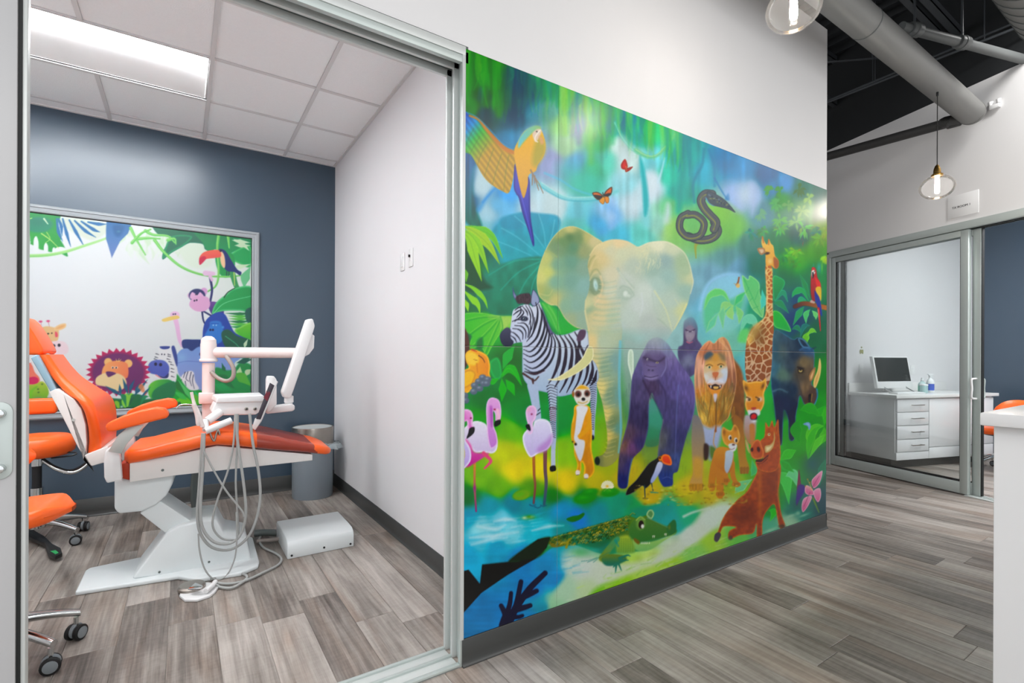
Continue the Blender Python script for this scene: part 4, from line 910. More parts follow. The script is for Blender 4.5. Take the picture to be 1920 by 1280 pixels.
    M.cpoly([(1030,1175),(1035,1120),(1062,1078),(1090,1045),(1140,1055),(1200,1052),(1250,1030),(1290,995),(1318,962),(1350,945),(1372,950),(1345,985),(1300,1022),(1255,1048),(1200,1070),(1140,1100),(1090,1130)], [(1040,1150,150,200,160),(1060,1100,175,208,180),(1090,1065,205,216,208),(1130,1075,205,216,200),(1190,1060,200,216,180),(1250,1038,205,218,200),(1300,995,212,224,214),(1340,960,210,226,214),(1100,1105,190,212,170)], soft=11, alpha=.95)
    M.cpoly([(1100,1130),(1120,1100),(1180,1078),(1250,1052),(1300,1025),(1335,1000),(1370,985),(1400,1000),(1400,1040),(1300,1072),(1200,1105),(1120,1140)], [(1120,1120,120,190,60),(1160,1095,145,200,65),(1210,1075,178,214,105),(1260,1058,165,208,85),(1300,1040,140,205,110),(1340,1010,165,208,85),(1380,1005,110,190,90)], soft=10, alpha=.9)
    for i in range(90):
        x = R.uniform(1060, 1360); y = 1130-(x-1060)*.36+R.uniform(-26, 20)
        M.stroke([(x, y), (x+R.uniform(4, 22), y-R.uniform(2, 9))], R.uniform(1.5, 4), R.choice([(215,224,205),(150,205,80),(190,220,130),(120,185,80)]), 1, soft=2, alpha=.4)
    M.stroke([(1282,968),(1300,960),(1330,952)], 5, (210,226,215), 3, soft=4, alpha=.8)
    M.frame(1200, 780, 5.333)
    # ---------------- lion cub
    M.stroke([(760,320),(735,270),(745,180),(760,100)], 8, (200,150,80), 8, soft=1.5); M.stroke([(755,150),(760,100)], 22, (150,90,50), 10, soft=2)
    for q, w in [(((780,380),(740,520),(720,640),(720,720)), 84), (((850,560),(860,640),(860,670)), 56), (((920,470),(930,600),(970,690)), 56), (((810,400),(800,600),(800,790)), 92)]:
        M.stroke(q, w, (195,130,60), w*.75, soft=1.6)
    M.poly([(740,360),(790,310),(860,310),(930,340),(935,460),(900,560),(850,560),(790,520),(740,470)], (205,145,65), (185,115,55), soft=1.6)
    M.poly([(860,350),(930,350),(925,440),(900,520),(870,570),(845,520),(850,430)], (195,210,225), (170,185,205), soft=2.5)
    for x0, x1, y in [(690,750,700),(770,835,785),(930,995,690),(835,890,650)]:
        M.poly([(x0, y-30), (x1, y-30), (x1+6, y+8), (x0-6, y+8)], (185,120,60), soft=1.6)
        for k in (1, 2, 3):
            M.stroke([(x0+(x1-x0)*k/4, y-20), (x0+(x1-x0)*k/4, y+8)], 4, (100,60,30), 3)
    M.poly([(815,180),(830,110),(870,130),(910,140),(940,85),(975,110),(1000,190),(990,250),(950,300),(900,310),(840,270)], (205,140,60), (215,150,80), soft=1.6, rim=(225,175,100))
    M.blob(842, 160, 16, 34, (130,80,45), .8); M.blob(955, 125, 22, 26, (150,95,50), .8)
    for x, y in [(900,215),(958,240)]:
        M.blob(x, y, 17, 26, (225,225,220), 1, hard=1.5); M.blob(x+5, y+4, 10, 16, (45,32,20), 1, hard=1.5)
    M.poly([(885,285),(930,270),(970,290),(950,345),(910,350)], (222,226,230), soft=2); M.blob(935, 285, 15, 9, (90,60,60), 1, hard=1.5); M.stroke([(890,325),(920,332),(945,318)], 5, (110,60,60), 4)
    # ---------------- warthog
    br = (165,85,35)
    M.poly([(1180,480),(1280,440),(1400,470),(1400,640),(1380,760),(1400,900),(1420,1000),(1450,1090),(1400,1120),(1370,1000),(1340,880),(1260,960),(1225,1060),(1220,1190),(1170,1220),(1165,1080),(1130,1170),(1000,1190),(900,1230),(880,1190),(900,1140),(960,1110),(880,1100),(830,1110),(800,1170),(770,1240),(740,1230),(780,1150),(820,1040),(880,940),(980,830),(1070,750),(1140,620),(1170,560)], br, (150,72,32), soft=1.6, rim=(195,110,55), rimw=2, tex=.25, ts=(4, 5))
    M.poly([(960,940),(1080,860),(1150,900),(1140,1040),(1000,1080),(930,1040)], (105,55,25), soft=16, alpha=.6)
    M.poly([(1235,560),(1370,520),(1370,760),(1280,880),(1240,760)], (120,62,28), soft=16, alpha=.55)
    M.stroke([(1195,560),(1200,800),(1200,1000)], 24, (195,115,55), 16, soft=8, alpha=.7); M.stroke([(1395,480),(1385,720),(1400,900)], 10, (205,120,60), 8, soft=4, alpha=.7)
    M.poly([(750,1180),(790,1160),(810,1190),(775,1255),(742,1240)], (75,70,82), soft=1.6); M.blob(905, 1215, 22, 22, (85,70,70), .9, hard=3); M.blob(1420, 1100, 34, 16, (80,65,60), .9, hard=3)
    M.poly([(1250,140),(1255,60),(1290,110),(1320,40),(1345,110),(1380,30),(1390,140),(1400,260),(1405,400),(1380,520),(1300,560),(1200,540),(1160,490),(1170,440),(1230,420),(1200,260),(1240,210)], (178,92,38), (165,82,35), soft=1.6, rim=(205,120,60), rimw=1.6, tex=.2, ts=(4, 4))
    M.poly([(1345,120),(1382,40),(1385,130),(1360,190)], (130,60,30), soft=2, rim=(200,110,60))
    M.poly([(1105,310),(1150,240),(1195,240),(1220,300),(1240,360),(1220,420),(1150,430),(1110,390)], (185,92,50), (170,80,45), soft=1.6, rim=(215,130,85))
    M.blob(1120, 335, 13, 20, (60,25,20), 1, rot=.1, hard=2); M.blob(1185, 332, 15, 26, (60,25,20), 1, rot=-.2, hard=2); M.blob(1150, 390, 40, 24, (205,115,80), .6)
    M.poly([(1160,440),(1230,425),(1270,395),(1285,385),(1270,430),(1220,470),(1170,475)], (70,28,22), soft=2); M.stroke([(1160,462),(1215,462),(1275,410)], 12, (200,105,65), 7, soft=2)
    M.poly([(1250,300),(1300,285),(1335,240),(1340,150),(1350,220),(1335,300),(1300,350),(1255,362)], (232,220,175), soft=1.5, rim=(190,160,110)); M.poly([(1055,235),(1085,290),(1100,370),(1075,340),(1060,290)], (232,224,190), soft=1.5, rim=(190,160,110))
    M.blob(1290, 183, 16, 17, (205,140,70), 1, hard=2); M.blob(1290, 183, 10, 11, (240,238,225), 1, hard=1.5); M.blob(1291, 182, 5, 6, (20,12,8), 1, hard=1)
    # ---------------- toucan
    M.poly([(190,400),(230,385),(240,440),(215,500),(170,580),(120,660),(60,720),(20,700),(-60,760),(-140,790),(-120,720),(-40,640),(20,560),(90,470),(150,430)], (28,30,38), soft=1.5, rim=(90,90,90), rimw=1.2)
    M.poly([(180,460),(225,470),(215,530),(175,600),(120,670),(105,640),(140,560)], (205,210,235), (150,165,215), soft=2); M.poly([(215,400),(250,380),(295,395),(318,450),(310,490),(250,480),(215,450)], (232,95,45), (215,75,40), soft=1.4, rim=(245,140,80)); M.blob(203, 425, 17, 24, (225,140,60), 1, hard=2); M.blob(200, 418, 8, 10, (20,20,20), 1, hard=1)
    M.stroke([(45,690),(50,810)], 12, (45,70,80), 10); M.stroke([(115,670),(130,745)], 11, (45,70,80), 9); M.stroke([(30,820),(80,825)], 10, (60,80,80), 6); M.stroke([(110,760),(180,765)], 16, (70,140,110), 10)
    M.frame(0, 0, 1)
    for i in range(120):
        x = R.uniform(1190, 1400); y = R.uniform(905, 945)+(1400-x)*.02
        M.blob(x, y, R.uniform(1.5, 5), R.uniform(1, 2), R.choice([(150,120,40),(225,205,90),(120,100,40),(235,215,130),(190,165,50)]), .6)
    # ---------------- meerkat
    M.frame(860, 720, 5.333)
    M.poly([(1160,220),(1230,200),(1310,230),(1325,330),(1335,480),(1330,640),(1350,760),(1360,860),(1330,920),(1290,940),(1250,920),(1255,830),(1230,780),(1225,860),(1200,900),(1170,890),(1185,800),(1155,700),(1150,600),(1125,540),(1130,400),(1150,300)], (222,155,50), (195,130,45), soft=1.5, rim=(235,185,90), tex=.12)
    M.poly([(1185,220),(1290,230),(1260,330),(1230,440),(1200,540),(1260,570),(1250,680),(1215,770),(1175,690),(1150,580),(1165,440),(1180,300)], (228,228,232), (210,212,222), soft=2.5)
    M.stroke([(1310,300),(1290,440),(1210,520)], 40, (220,160,60), 40, soft=2); M.stroke([(1140,400),(1135,520),(1165,600)], 26, (215,160,70), 20, soft=2); M.blob(1170, 600, 12, 14, (40,35,35), 1, hard=2); M.blob(1140, 575, 8, 8, (60,50,45), 1, hard=2)
    M.poly([(1150,80),(1190,20),(1260,10),(1310,50),(1320,130),(1300,190),(1240,215),(1190,200),(1155,140)], (232,230,228), (220,215,205), soft=1.5); M.poly([(1170,50),(1230,8),(1300,40),(1270,50),(1200,50)], (222,170,70), soft=4)
    M.blob(1195, 98, 33, 34, (105,70,65), 1, hard=3); M.blob(1285, 92, 30, 34, (105,70,65), 1, hard=3); M.blob(1197, 104, 13, 16, (25,20,25), 1, hard=1.5); M.blob(1283, 98, 13, 16, (25,20,25), 1, hard=1.5); M.blob(1247, 150, 19, 17, (40,35,40), 1, hard=2); M.stroke([(1195,180),(1245,190),(1290,170)], 8, (190,150,50), 5, soft=1.5); M.blob(1145, 100, 13, 30, (150,100,60), 1, hard=2)
    for x, y in [(1190,885),(1275,920)]:
        M.blob(x, y, 24, 26, (225,215,210), 1, hard=2); M.stroke([(x-14, y+22), (x+14, y+22)], 6, (90,80,80), 5)
    # water lily and pads
    for x, y, rx, ry, r in [(1260,1140,110,50,-.2),(1510,1080,90,44,-.1),(1320,1080,80,36,-.2),(625,1110,90,50,-.2)]:
        M.blob(x, y, rx, ry, (40,135,30) if x > 700 else (120,160,30), .95, rot=r, hard=4); M.blob(x-10, y-12, rx*.6, ry*.5, (80,170,40), .6, rot=r)
    for a in range(11):
        t = math.pi*(1.02+a*.096)
        M.leaf([(1487,1040), (1487+45*math.cos(t), 1030+45*math.sin(t)), (1487+66*math.cos(t), 1022+62*math.sin(t))], 26, (238,235,205), rim=(205,205,160))
    M.leaf([(1487,1045),(1450,1070)], 24, (240,236,210)); M.leaf([(1490,1045),(1520,1065)], 24, (235,230,200)); M.blob(1485, 1020, 15, 12, (225,170,50), 1)
    # ---------------- flamingos
    def flam_leg(pts, w, c, c2):
        M.stroke(pts, w, c, w*.7, soft=1.4, c2=c2)
    flam_leg([(160,780),(160,1030),(175,1270)], 26, (200,140,80), (140,60,120)); M.blob(160, 1040, 18, 40, (150,60,130), .9)
    M.poly([(40,460),(130,380),(200,370),(270,400),(300,460),(380,540),(385,640),(340,690),(240,680),(160,680),(100,600),(50,560)], (228,225,240), (205,190,225), soft=1.6, rim=(235,235,245))
    M.poly([(60,560),(120,600),(160,680),(300,690),(240,740),(160,790),(90,830),(40,800)], (225,120,180), (180,60,140), soft=4)
    M.stroke([(250,690),(320,760),(300,800),(260,840)], 40, (215,95,130), 20, soft=2)
    M.poly([(275,230),(300,150),(350,135),(405,165),(425,250),(420,340),(400,380),(370,380),(365,300),(345,270),(345,350),(350,420),(380,500),(385,600),(320,640),(290,540),(280,400)], (225,170,222), (190,130,205), soft=1.6, rim=(240,205,240), rimw=2)
    M.poly([(310,240),(330,220),(345,300),(340,420),(320,400)], (165,85,175), soft=5, alpha=.8); M.stroke([(390,260),(398,330),(392,370)], 34, (238,190,215), 26, soft=2); M.poly([(365,370),(415,355),(418,395),(375,425),(355,415)], (40,35,45), soft=1.4); M.blob(360, 252, 10, 9, (150,40,60), 1, hard=1.5)
    M.poly([(30,290),(60,250),(120,265),(145,320),(140,400),(158,440),(120,470),(90,440),(80,370),(40,380)], (230,165,215), (205,110,190), soft=1.6, rim=(240,200,235)); M.poly([(110,440),(158,430),(150,490),(80,545),(95,490)], (40,35,45), soft=1.4); M.blob(122, 340, 9, 9, (120,30,60), 1, hard=1.5); M.blob(50, 350, 26, 60, (220,80,190), .5)
    M.poly([(30,540),(80,580),(120,660),(120,760),(70,830),(30,840)], (205,200,238), (185,160,220), soft=1.6, rim=(230,225,245)); M.poly([(35,660),(55,650),(60,720),(40,760)], (215,200,60), soft=3)
    flam_leg([(750,720),(755,900),(765,1020),(750,1190)], 30, (175,110,70), (110,70,80)); flam_leg([(865,660),(865,850),(875,1000),(855,1200)], 40, (130,80,80), (60,90,110))
    M.poly([(640,520),(680,460),(740,430),(760,370),(830,345),(900,370),(930,440),(940,560),(890,650),(800,690),(730,730),(690,700),(650,610)], (226,224,246), (195,180,228), soft=1.6, rim=(238,238,250))
    M.poly([(790,640),(880,560),(935,500),(935,580),(880,660),(800,690)], (185,140,205), soft=9, alpha=.8); M.stroke([(745,420),(735,560),(740,700)], 14, (200,195,228), 8, soft=4, alpha=.7)
    M.poly([(670,270),(700,220),(750,215),(780,260),(770,340),(745,390),(740,480),(700,500),(680,440),(690,400),(675,340)], (222,170,215), (215,190,235), soft=1.6, rim=(240,205,235)); M.poly([(670,410),(705,400),(720,450),(712,468),(680,445)], (40,35,45), soft=1.4); M.blob(730, 300, 10, 9, (140,60,100), 1, hard=1.5); M.blob(700, 250, 26, 26, (235,170,190), .6)
    for x, y in [(740,1205),(850,1210),(790,1225)]:
        M.stroke([(x-30, y), (x, y+12), (x+30, y)], 10, (15,80,110), 6, soft=2)
    # ---------------- butterflies
    M.frame(860, 300, 5.333)
    M.poly([(1335,330),(1380,318),(1430,340),(1440,365),(1400,400),(1360,375)], (215,120,35), soft=1.2, rim=(35,25,20), rimw=1.8); M.poly([(1535,272),(1530,330),(1490,365),(1450,355),(1470,310),(1510,275)], (205,105,30), soft=1.2, rim=(35,25,20), rimw=1.8)
    M.poly([(1440,365),(1465,380),(1450,440),(1420,430),(1405,400)], (215,150,45), soft=1.2, rim=(120,70,20), rimw=1); M.poly([(1460,365),(1500,370),(1500,425),(1470,425)], (215,140,40), soft=1.2, rim=(120,70,20), rimw=1); M.poly([(1350,350),(1400,350),(1440,365),(1400,395)], (40,28,22), soft=2); M.poly([(1450,350),(1500,330),(1525,340),(1490,365)], (40,28,22), soft=2); M.stroke([(1440,325),(1452,370)], 8, (25,20,15), 6)
    M.poly([(1665,-10),(1625,40),(1630,85),(1670,95),(1690,60)], (200,50,25), soft=1.2, rim=(150,35,20)); M.poly([(1675,85),(1740,65),(1720,95),(1680,120),(1665,110)], (205,60,30), soft=1.2, rim=(120,30,15)); M.stroke([(1672,60),(1680,110)], 6, (225,150,60), 5)
    # ---------------- blue-and-gold macaw
    M.frame(860, 80, 5.333)
    wing = [(40,690),(110,720),(230,790),(340,920),(430,1020),(520,1080),(590,1100),(560,1230),(540,1380),(500,1500),(430,1480),(330,1420),(250,1340),(180,1220),(120,1120),(60,1090),(40,1000)]
    def wingcol(base, X, Y, d):
        t = np.clip((X*.75+Y*.66-(40/5.333*.75+690/5.333*.66))/100.0, 0, 1)[..., None]
        c1, c2, c3, c4 = col((35,75,185)), col((20,140,195)), col((70,165,75)), col((180,145,35))
        v = np.where(t < .3, c1+(c2-c1)*t/.3, np.where(t < .5, c2+(c3-c2)*(t-.3)/.2, c3+(c4-c3)*np.clip((t-.5)/.35, 0, 1)))
        f = np.sin((X*.52-Y*.40)*1.1)*.10
        return v*(1+f[..., None])
    M.poly(wing, (90,160,60), soft=1.5, fn=wingcol)
    M.stroke([(110,730),(200,770),(280,870),(380,980),(480,1070),(590,1100)], 18, (190,125,25), 50, soft=3); M.stroke([(60,690),(180,745),(330,890),(440,1010),(560,1080)], 10, (70,150,215), 6, soft=2, alpha=.8)
    for q in [((150,860),(100,960),(60,1070)), ((210,940),(150,1040),(110,1120)), ((280,1010),(220,1120),(190,1220)), ((350,1060),(300,1200),(260,1330)), ((430,1110),(380,1260),(340,1410)), ((500,1130),(470,1300),(450,1480))]:
        M.stroke(q, 6, (70,110,40), 4, soft=2.5, alpha=.5)
    M.frame(860, 300, 5.333)
    M.poly([(560,40),(600,120),(700,170),(715,330),(720,560),(755,800),(745,860),(700,720),(640,540),(600,380),(575,340),(550,260)], (80,75,180), (60,70,160), soft=1.4, rim=(55,55,130))
    M.stroke([(620,330),(680,560),(735,800)], 8, (110,110,215), 5, soft=2, alpha=.8)
    M.poly([(555,-90),(600,-200),(660,-290),(740,-330),(800,-330),(840,-270),(870,-150),(850,-40),(790,50),(770,110),(700,150),(690,250),(650,380),(610,260),(575,80)], (232,180,50), (205,155,40), soft=1.6)
    M.poly([(740,-60),(790,-240),(850,-200),(870,-100),(840,-20),(780,60),(740,40)], (160,155,75), soft=10, alpha=.8)
    M.poly([(600,-200),(670,-300),(760,-345),(820,-330),(810,-300),(740,-270),(650,-180),(600,-120)], (110,190,205), (150,190,120), dirn=(1, 0), soft=4)
    M.poly([(740,-270),(790,-310),(830,-290),(800,-220),(770,-180),(745,-220)], (222,200,180), soft=3); M.stroke([(815,-300),(770,-240),(765,-200),(790,-180)], 12, (240,235,225), 8, soft=1.5); M.poly([(800,-240),(840,-220),(850,-170),(820,-160)], (215,160,120), soft=4, alpha=.8); M.blob(780, -285, 8, 7, (30,30,30), 1, hard=1)
    for q in [((720,100),(770,190),(800,230),(845,330)), ((740,150),(735,250)), ((770,190),(800,300)), ((760,160),(760,230))]:
        M.stroke(q, 16, (140,120,100), 8, soft=1.5)
    # ---------------- crocodile
    M.frame(1000, 930, 5.333)
    M.poly([(0,530),(160,420),(300,385),(480,330),(700,270),(840,230),(960,200),(1040,220),(1140,190),(1200,240),(1340,300),(1430,330),(1420,380),(1340,400),(1200,460),(1100,540),(840,565),(760,590),(640,560),(480,500),(380,480),(200,510),(60,600)], (95,125,45), (50,140,100), soft=3)
    M.cpoly([(160,440),(300,420),(480,380),(700,330),(900,300),(960,340),(940,430),(840,470),(760,560),(640,565),(480,505),(380,485),(200,512)], [(220,470,120,110,45),(330,470,110,125,60),(480,470,45,140,120),(600,500,70,160,150),(700,480,40,120,100),(850,400,120,150,70),(900,350,80,115,55),(640,400,90,110,45)], soft=3)
    M.poly([(160,420),(480,330),(840,230),(960,200),(940,330),(800,430),(640,520),(470,480),(300,440)], (85,100,35), (35,110,80), soft=6, alpha=.85)
    for i in range(620):
        u = R.random(); x = 180+u*760; y0 = 412-u*205; y = y0+R.random()**1.4*(70+190*u*(1.25-u)*1.3)
        g_ = 9+6*u
        M.stroke([(x-g_, y+5), (x, y-6), (x+g_, y+5)], 5+3*u, R.choice([(172,150,58),(26,58,28),(58,138,108),(205,182,88),(24,84,74),(120,110,40),(30,70,40)]), 3, soft=1.2, alpha=.9)
    for k in range(3):
        M.stroke([(170, 425+k*12), (480, 335+k*14), (840, 232+k*24), (960, 205+k*34)], 4, (196,172,80) if k == 0 else (34,66,34), 5, soft=1.6, alpha=.7)
    for x, y in [(880,270),(930,215),(900,300),(990,185),(950,240)]:
        M.stroke([(x-28, y+14), (x, y-14), (x+30, y)], 14, (60,110,60), 10, soft=1.5); M.stroke([(x-24, y+5), (x, y-18), (x+26, y-8)], 5, (170,175,90), 4)
    M.poly([(960,330),(1000,240),(1080,210),(1150,220),(1260,280),(1340,300),(1400,240),(1425,260),(1420,350),(1380,390),(1200,430),(1060,460),(980,420)], (85,125,65), (60,115,60), soft=2.5)
    M.poly([(1340,300),(1400,235),(1428,270),(1422,360),(1370,385),(1335,350)], (55,110,65), soft=3); M.blob(1360, 310, 14, 30, (110,130,60), .8)
    M.poly([(990,430),(1060,470),(1200,450),(1340,410),(1420,370),(1300,450),(1180,530),(1080,550),(1010,520)], (165,200,110), (120,180,110), soft=2.5); M.poly([(1010,420),(1060,450),(1050,480),(1010,450)], (120,95,40), soft=3)
    for x in [1080,1095,1110,1125,1140,1160,1195,1210,1315,1328]:
        yb = 475 if x < 1170 else (415 if x < 1250 else 395)
        M.poly([(x-6, yb-22), (x+6, yb-22), (x, yb+4)] if x >= 1180 else [(x-6, yb), (x+6, yb), (x, yb-24)], (235,235,215), sharp=True, soft=1)
    M.blob(1075, 270, 44, 62, (120,160,85), .9, rot=.1, hard=5); M.blob(1078, 282, 26, 40, (45,25,30), 1, rot=.1, hard=2); M.blob(1092, 300, 16, 20, (225,230,220), 1, hard=2); M.stroke([(1030,240),(1070,205),(1115,235)], 12, (160,190,100), 8, soft=2); M.poly([(1130,190),(1150,140),(1190,135),(1210,180),(1180,230)], (90,140,90), soft=2, rim=(170,205,150)); M.stroke([(1140,215),(1220,250),(1340,310)], 6, (110,160,140), 4, soft=2)
    M.poly([(840,430),(940,390),(1000,470),(1010,560),(850,570),(830,520)], (165,185,80), (110,160,80), soft=5)
    for i in range(7):
        M.stroke([(860+i*22, 420), (855+i*23, 560)], 3, (90,130,60), 3, soft=1.2, alpha=.6); M.stroke([(840, 430+i*20), (1000, 430+i*18)], 3, (95,140,60), 3, soft=1.2, alpha=.6)
    M.stroke([(690,620),(760,520),(840,430)], 70, (120,140,60), 50, soft=3, c2=(70,150,110)); M.stroke([(820,440),(850,500)], 18, (40,140,130), 10, soft=3)
    M.poly([(680,620),(760,580),(900,590),(930,640),(820,690),(720,690)], (110,130,55), (30,110,100), soft=3)
    for q in [((860,620),(940,590),(970,600)), ((870,640),(950,640)), ((850,670),(880,740)), ((830,680),(822,760)), ((820,680),(800,710))]:
        M.stroke(q, 24, (35,120,100), 8, soft=1.6)
    M.stroke([(330,510),(350,450),(380,420)], 26, (150,140,50), 14, soft=3); M.blob(470, 560, 120, 60, (60,160,80), .6)
    for q in [((540,660),(640,620),(760,560)), ((480,650),(560,640),(640,610)), ((600,660),(640,630))]:
        M.stroke(q, 5, (25,110,110), 3, soft=1.5, alpha=.8)
    for i in range(26):
        x = R.uniform(260, 420); y = R.uniform(620, 800)
        M.stroke([(x, y), (x+R.uniform(60, 160), y-R.uniform(5, 30))], 10, R.choice([(200,218,208),(60,160,190),(160,205,190)]), 4, soft=3, alpha=.4)
    # pads and foam on the water
    M.poly([(330,230),(390,200),(450,190),(500,165),(512,185),(470,230),(390,258)], (35,110,20), soft=2)
    M.frame(860, 920, 3.764)
    M.blob(495, 188, 55, 20, (60,140,60), .9, rot=-.1); M.blob(465, 190, 20, 12, (205,230,190), .8); M.blob(510, 184, 30, 12, (110,160,30), .8)
    for i in range(60):
        x = R.uniform(60, 560); y = R.uniform(190, 420)-x*.05
        M.stroke([(x, y), (x+R.uniform(40, 140), y-R.uniform(5, 25))], R.uniform(4, 14), R.choice([(175,220,230),(130,205,225),(60,170,200),(200,228,235)]), 2, soft=4, alpha=.4)
    for q in [((80,330),(220,320),(420,290)), ((90,380),(240,340),(340,330)), ((250,215),(330,200),(400,210)), ((520,280),(640,250),(740,245)), ((130,250),(260,270),(330,240))]:
        M.stroke(q, 6, (200,228,235), 4, wm=26, soft=6, alpha=.75)
    # dark cut leaf and weed in the corner
    M.poly([(20,570),(70,555),(150,655),(165,520),(350,500),(420,440),(560,340),(645,325),(620,400),(540,480),(350,590),(160,720),(20,875)], (14,28,26), (10,22,20), soft=1.6, sharp=True)
    M.poly([(350,500),(430,430),(560,345),(645,327),(620,395),(560,470),(450,495)], (38,52,14), soft=5, alpha=.9); M.stroke([(170,520),(300,505),(430,495)], 7, (10,80,85), 5, soft=3, alpha=.8)
    nv_ = (14,32,58)
    for q, w in [(((340,920),(400,820),(440,640)), 44), (((400,830),(500,690),(610,580)), 50), (((330,900),(360,800),(370,720)), 38), (((340,900),(320,850),(300,810)), 44), (((400,840),(470,820),(505,808)), 44), (((360,890),(420,890),(450,880)), 34), (((430,760),(500,730),(550,705)), 44)]:
        M.stroke(q, w, nv_, w*.75, soft=1.5)
    M.poly([(285,940),(330,840),(380,830),(440,770),(420,840),(380,930),(300,965)], nv_, soft=2)
    M.grain(.03, 2, 2, 77)
    np.clip(M.a, 0, 1, out=M.a)
    return M
def paint_poster():
    M = Paint(-310, 330, 480, 830)
    R = random.Random(5)
    M.field([(-300,400,226,232,234),(60,500,224,229,232),(200,560,226,231,233),(350,560,226,231,232),(450,500,222,232,226),(300,700,224,230,232),(100,650,226,231,233),(440,700,210,228,215)], eps=900)
    M.frame(0, 360, 4)
    # pale ghost foliage under the top edge
    for i in range(46):
        x = R.uniform(860, 1560); y = 300+x*.02+R.uniform(-30, 120)
        M.leaf([(x, y-40), (x+R.uniform(-30, 30), y+20), (x+R.uniform(-60, 60), y+R.uniform(40, 110))], R.uniform(18, 44), R.choice([(214,230,212),(205,228,200),(222,233,224)]), soft=3)
    M.poly([(460,190),(780,230),(800,300),(700,360),(600,330),(480,260)], (212,222,208), soft=5)
    M.poly([(1340,430),(1420,370),(1560,380),(1620,450),(1560,560),(1420,560)], (216,230,214), soft=8)
    # left cluster
    M.poly([(-1300,-60),(-600,20),(-300,60),(160,110),(440,140),(430,260),(460,330),(440,380),(400,420),(300,430),(180,350),(-200,330),(-600,300)], (18,140,85), (60,160,70), soft=2)
    M.poly([(-400,280),(-100,300),(165,330),(300,300),(430,330),(510,480),(420,440),(380,450),(320,430),(280,410),(230,390),(200,360),(-100,380)], (80,180,70), (40,150,70), dirn=(1, 0), soft=2)
    M.blob(290, 245, 105, 58, (15,135,105), 1, hard=4); M.blob(290, 225, 90, 36, (18,120,100), .8)
    for x, y, w, h in [(200,350,24,50),(270,390,18,60),(345,420,15,40),(405,440,12,26),(455,430,40,20)]:
        M.poly([(x-w, y-h*.4), (x, y-h), (x+w, y-h*.3), (x+w*.8, y+h), (x-w*.8, y+h)], (226,232,232), soft=1.5)
    M.stroke([(310,310),(380,360),(440,420)], 8, (190,220,120), 4); M.stroke([(350,300),(375,350),(340,380)], 6, (170,210,110), 4); M.stroke([(190,210),(240,195)], 10, (190,225,120), 6); M.stroke([(330,200),(360,240)], 14, (215,235,200), 6)
    for q in [((425,200),(440,300),(470,370)), ((470,200),(500,310),(530,410)), ((520,210),(570,300),(630,405)), ((560,215),(640,290),(720,340)), ((610,220),(700,280),(750,300)), ((660,225),(740,240),(800,240)), ((440,200),(460,260),(465,330))]:
        M.stroke(q, 12, (45,110,165), 3, wm=26, soft=1.3)
    M.stroke([(100,478),(320,475),(480,450),(640,400),(760,360),(820,335)], 24, (130,205,115), 16, soft=1.6, c2=(185,225,160)); M.stroke([(100,472),(320,469),(480,444),(640,394)], 7, (180,225,150), 5, soft=2)
    M.poly([(800,215),(985,245),(960,310),(900,370),(870,430),(838,495),(820,430),(795,350),(795,280)], (50,110,165), (110,135,190), soft=1.6, sharp=True); M.blob(890, 296, 14, 8, (180,220,200), .9); M.poly([(850,250),(930,260),(900,330),(860,320)], (30,90,140), soft=6, alpha=.7)
    # top right greens
    M.poly([(1150,240),(1350,270),(1480,290),(1600,310),(1600,440),(1540,430),(1520,390),(1440,380),(1400,390),(1330,430),(1280,460),(1220,505),(1230,430),(1290,340),(1190,320)], (20,115,85), (10,95,80), soft=1.6)
    M.poly([(1290,330),(1440,330),(1380,400),(1290,450),(1220,500),(1235,430)], (15,110,85), soft=2, rim=(40,150,100))
    M.poly([(1480,290),(1900,330),(1880,470),(1780,440),(1700,470),(1620,430),(1560,440),(1520,380)], (15,125,80), (20,150,90), soft=2)
    M.poly([(1700,500),(1780,430),(1880,410),(1880,560),(1800,540),(1740,510)], (30,160,90), soft=2, rim=(90,190,110)); M.poly([(1620,470),(1740,460),(1760,560),(1700,640),(1640,600)], (20,150,80), soft=2)
    for q in [((980,270),(1020,350),(1090,470)), ((1090,290),(1150,320),(1260,330),(1310,380)), ((1160,360),(1230,450),(1360,560),(1520,620),(1700,635),(1810,625)), ((990,380),(1060,310),(1130,280)), ((1640,320),(1630,420),(1640,600),(1620,700),(1560,745)), ((1710,330),(1720,420)), ((1260,360),(1310,350),(1320,390)), ((1040,350),(1120,345),(1200,350))]:
        M.stroke(q, 24, (105,195,95), 10, soft=1.5); M.stroke([(a-3, b-4) for a, b in q], 7, (160,220,130), 3, soft=1.5)
    for q in [((1880,380),(1800,370),(1740,360)), ((1880,400),(1810,400),(1760,400)), ((1750,350),(1820,390),(1870,440)), ((1880,540),(1800,560),(1740,560)), ((1880,600),(1830,620),(1800,660))]:
        M.leaf(q, 34, (205,230,195), soft=1.6)
    M.leaf([(1880,560),(1840,640),(1830,720)], 70, (110,195,140)); M.stroke([(1740,600),(1770,700),(1800,740)], 44, (60,150,90), 30); M.stroke([(1755,600),(1760,700)], 8, (205,230,120), 5)
    # toucan
    M.poly([(1640,430),(1690,440),(1740,520),(1780,580),(1810,600),(1800,625),(1760,600),(1700,590),(1670,540),(1650,490)], (28,50,110), soft=1.5)
    M.poly([(1650,440),(1680,470),(1690,540),(1680,570),(1655,530)], (240,200,160), soft=1.8); M.poly([(1500,520),(1495,490),(1530,450),(1600,433),(1650,440),(1655,485),(1600,495),(1540,505),(1500,545)], (235,110,90), (225,80,90), soft=1.5); M.poly([(1495,500),(1530,480),(1545,500),(1500,545)], (200,50,80), soft=2); M.blob(1655, 440, 9, 9, (30,40,60), 1, hard=1.2); M.stroke([(1700,595),(1700,625)], 6, (60,60,70)); M.stroke([(1718,595),(1718,625)], 6, (60,60,70))
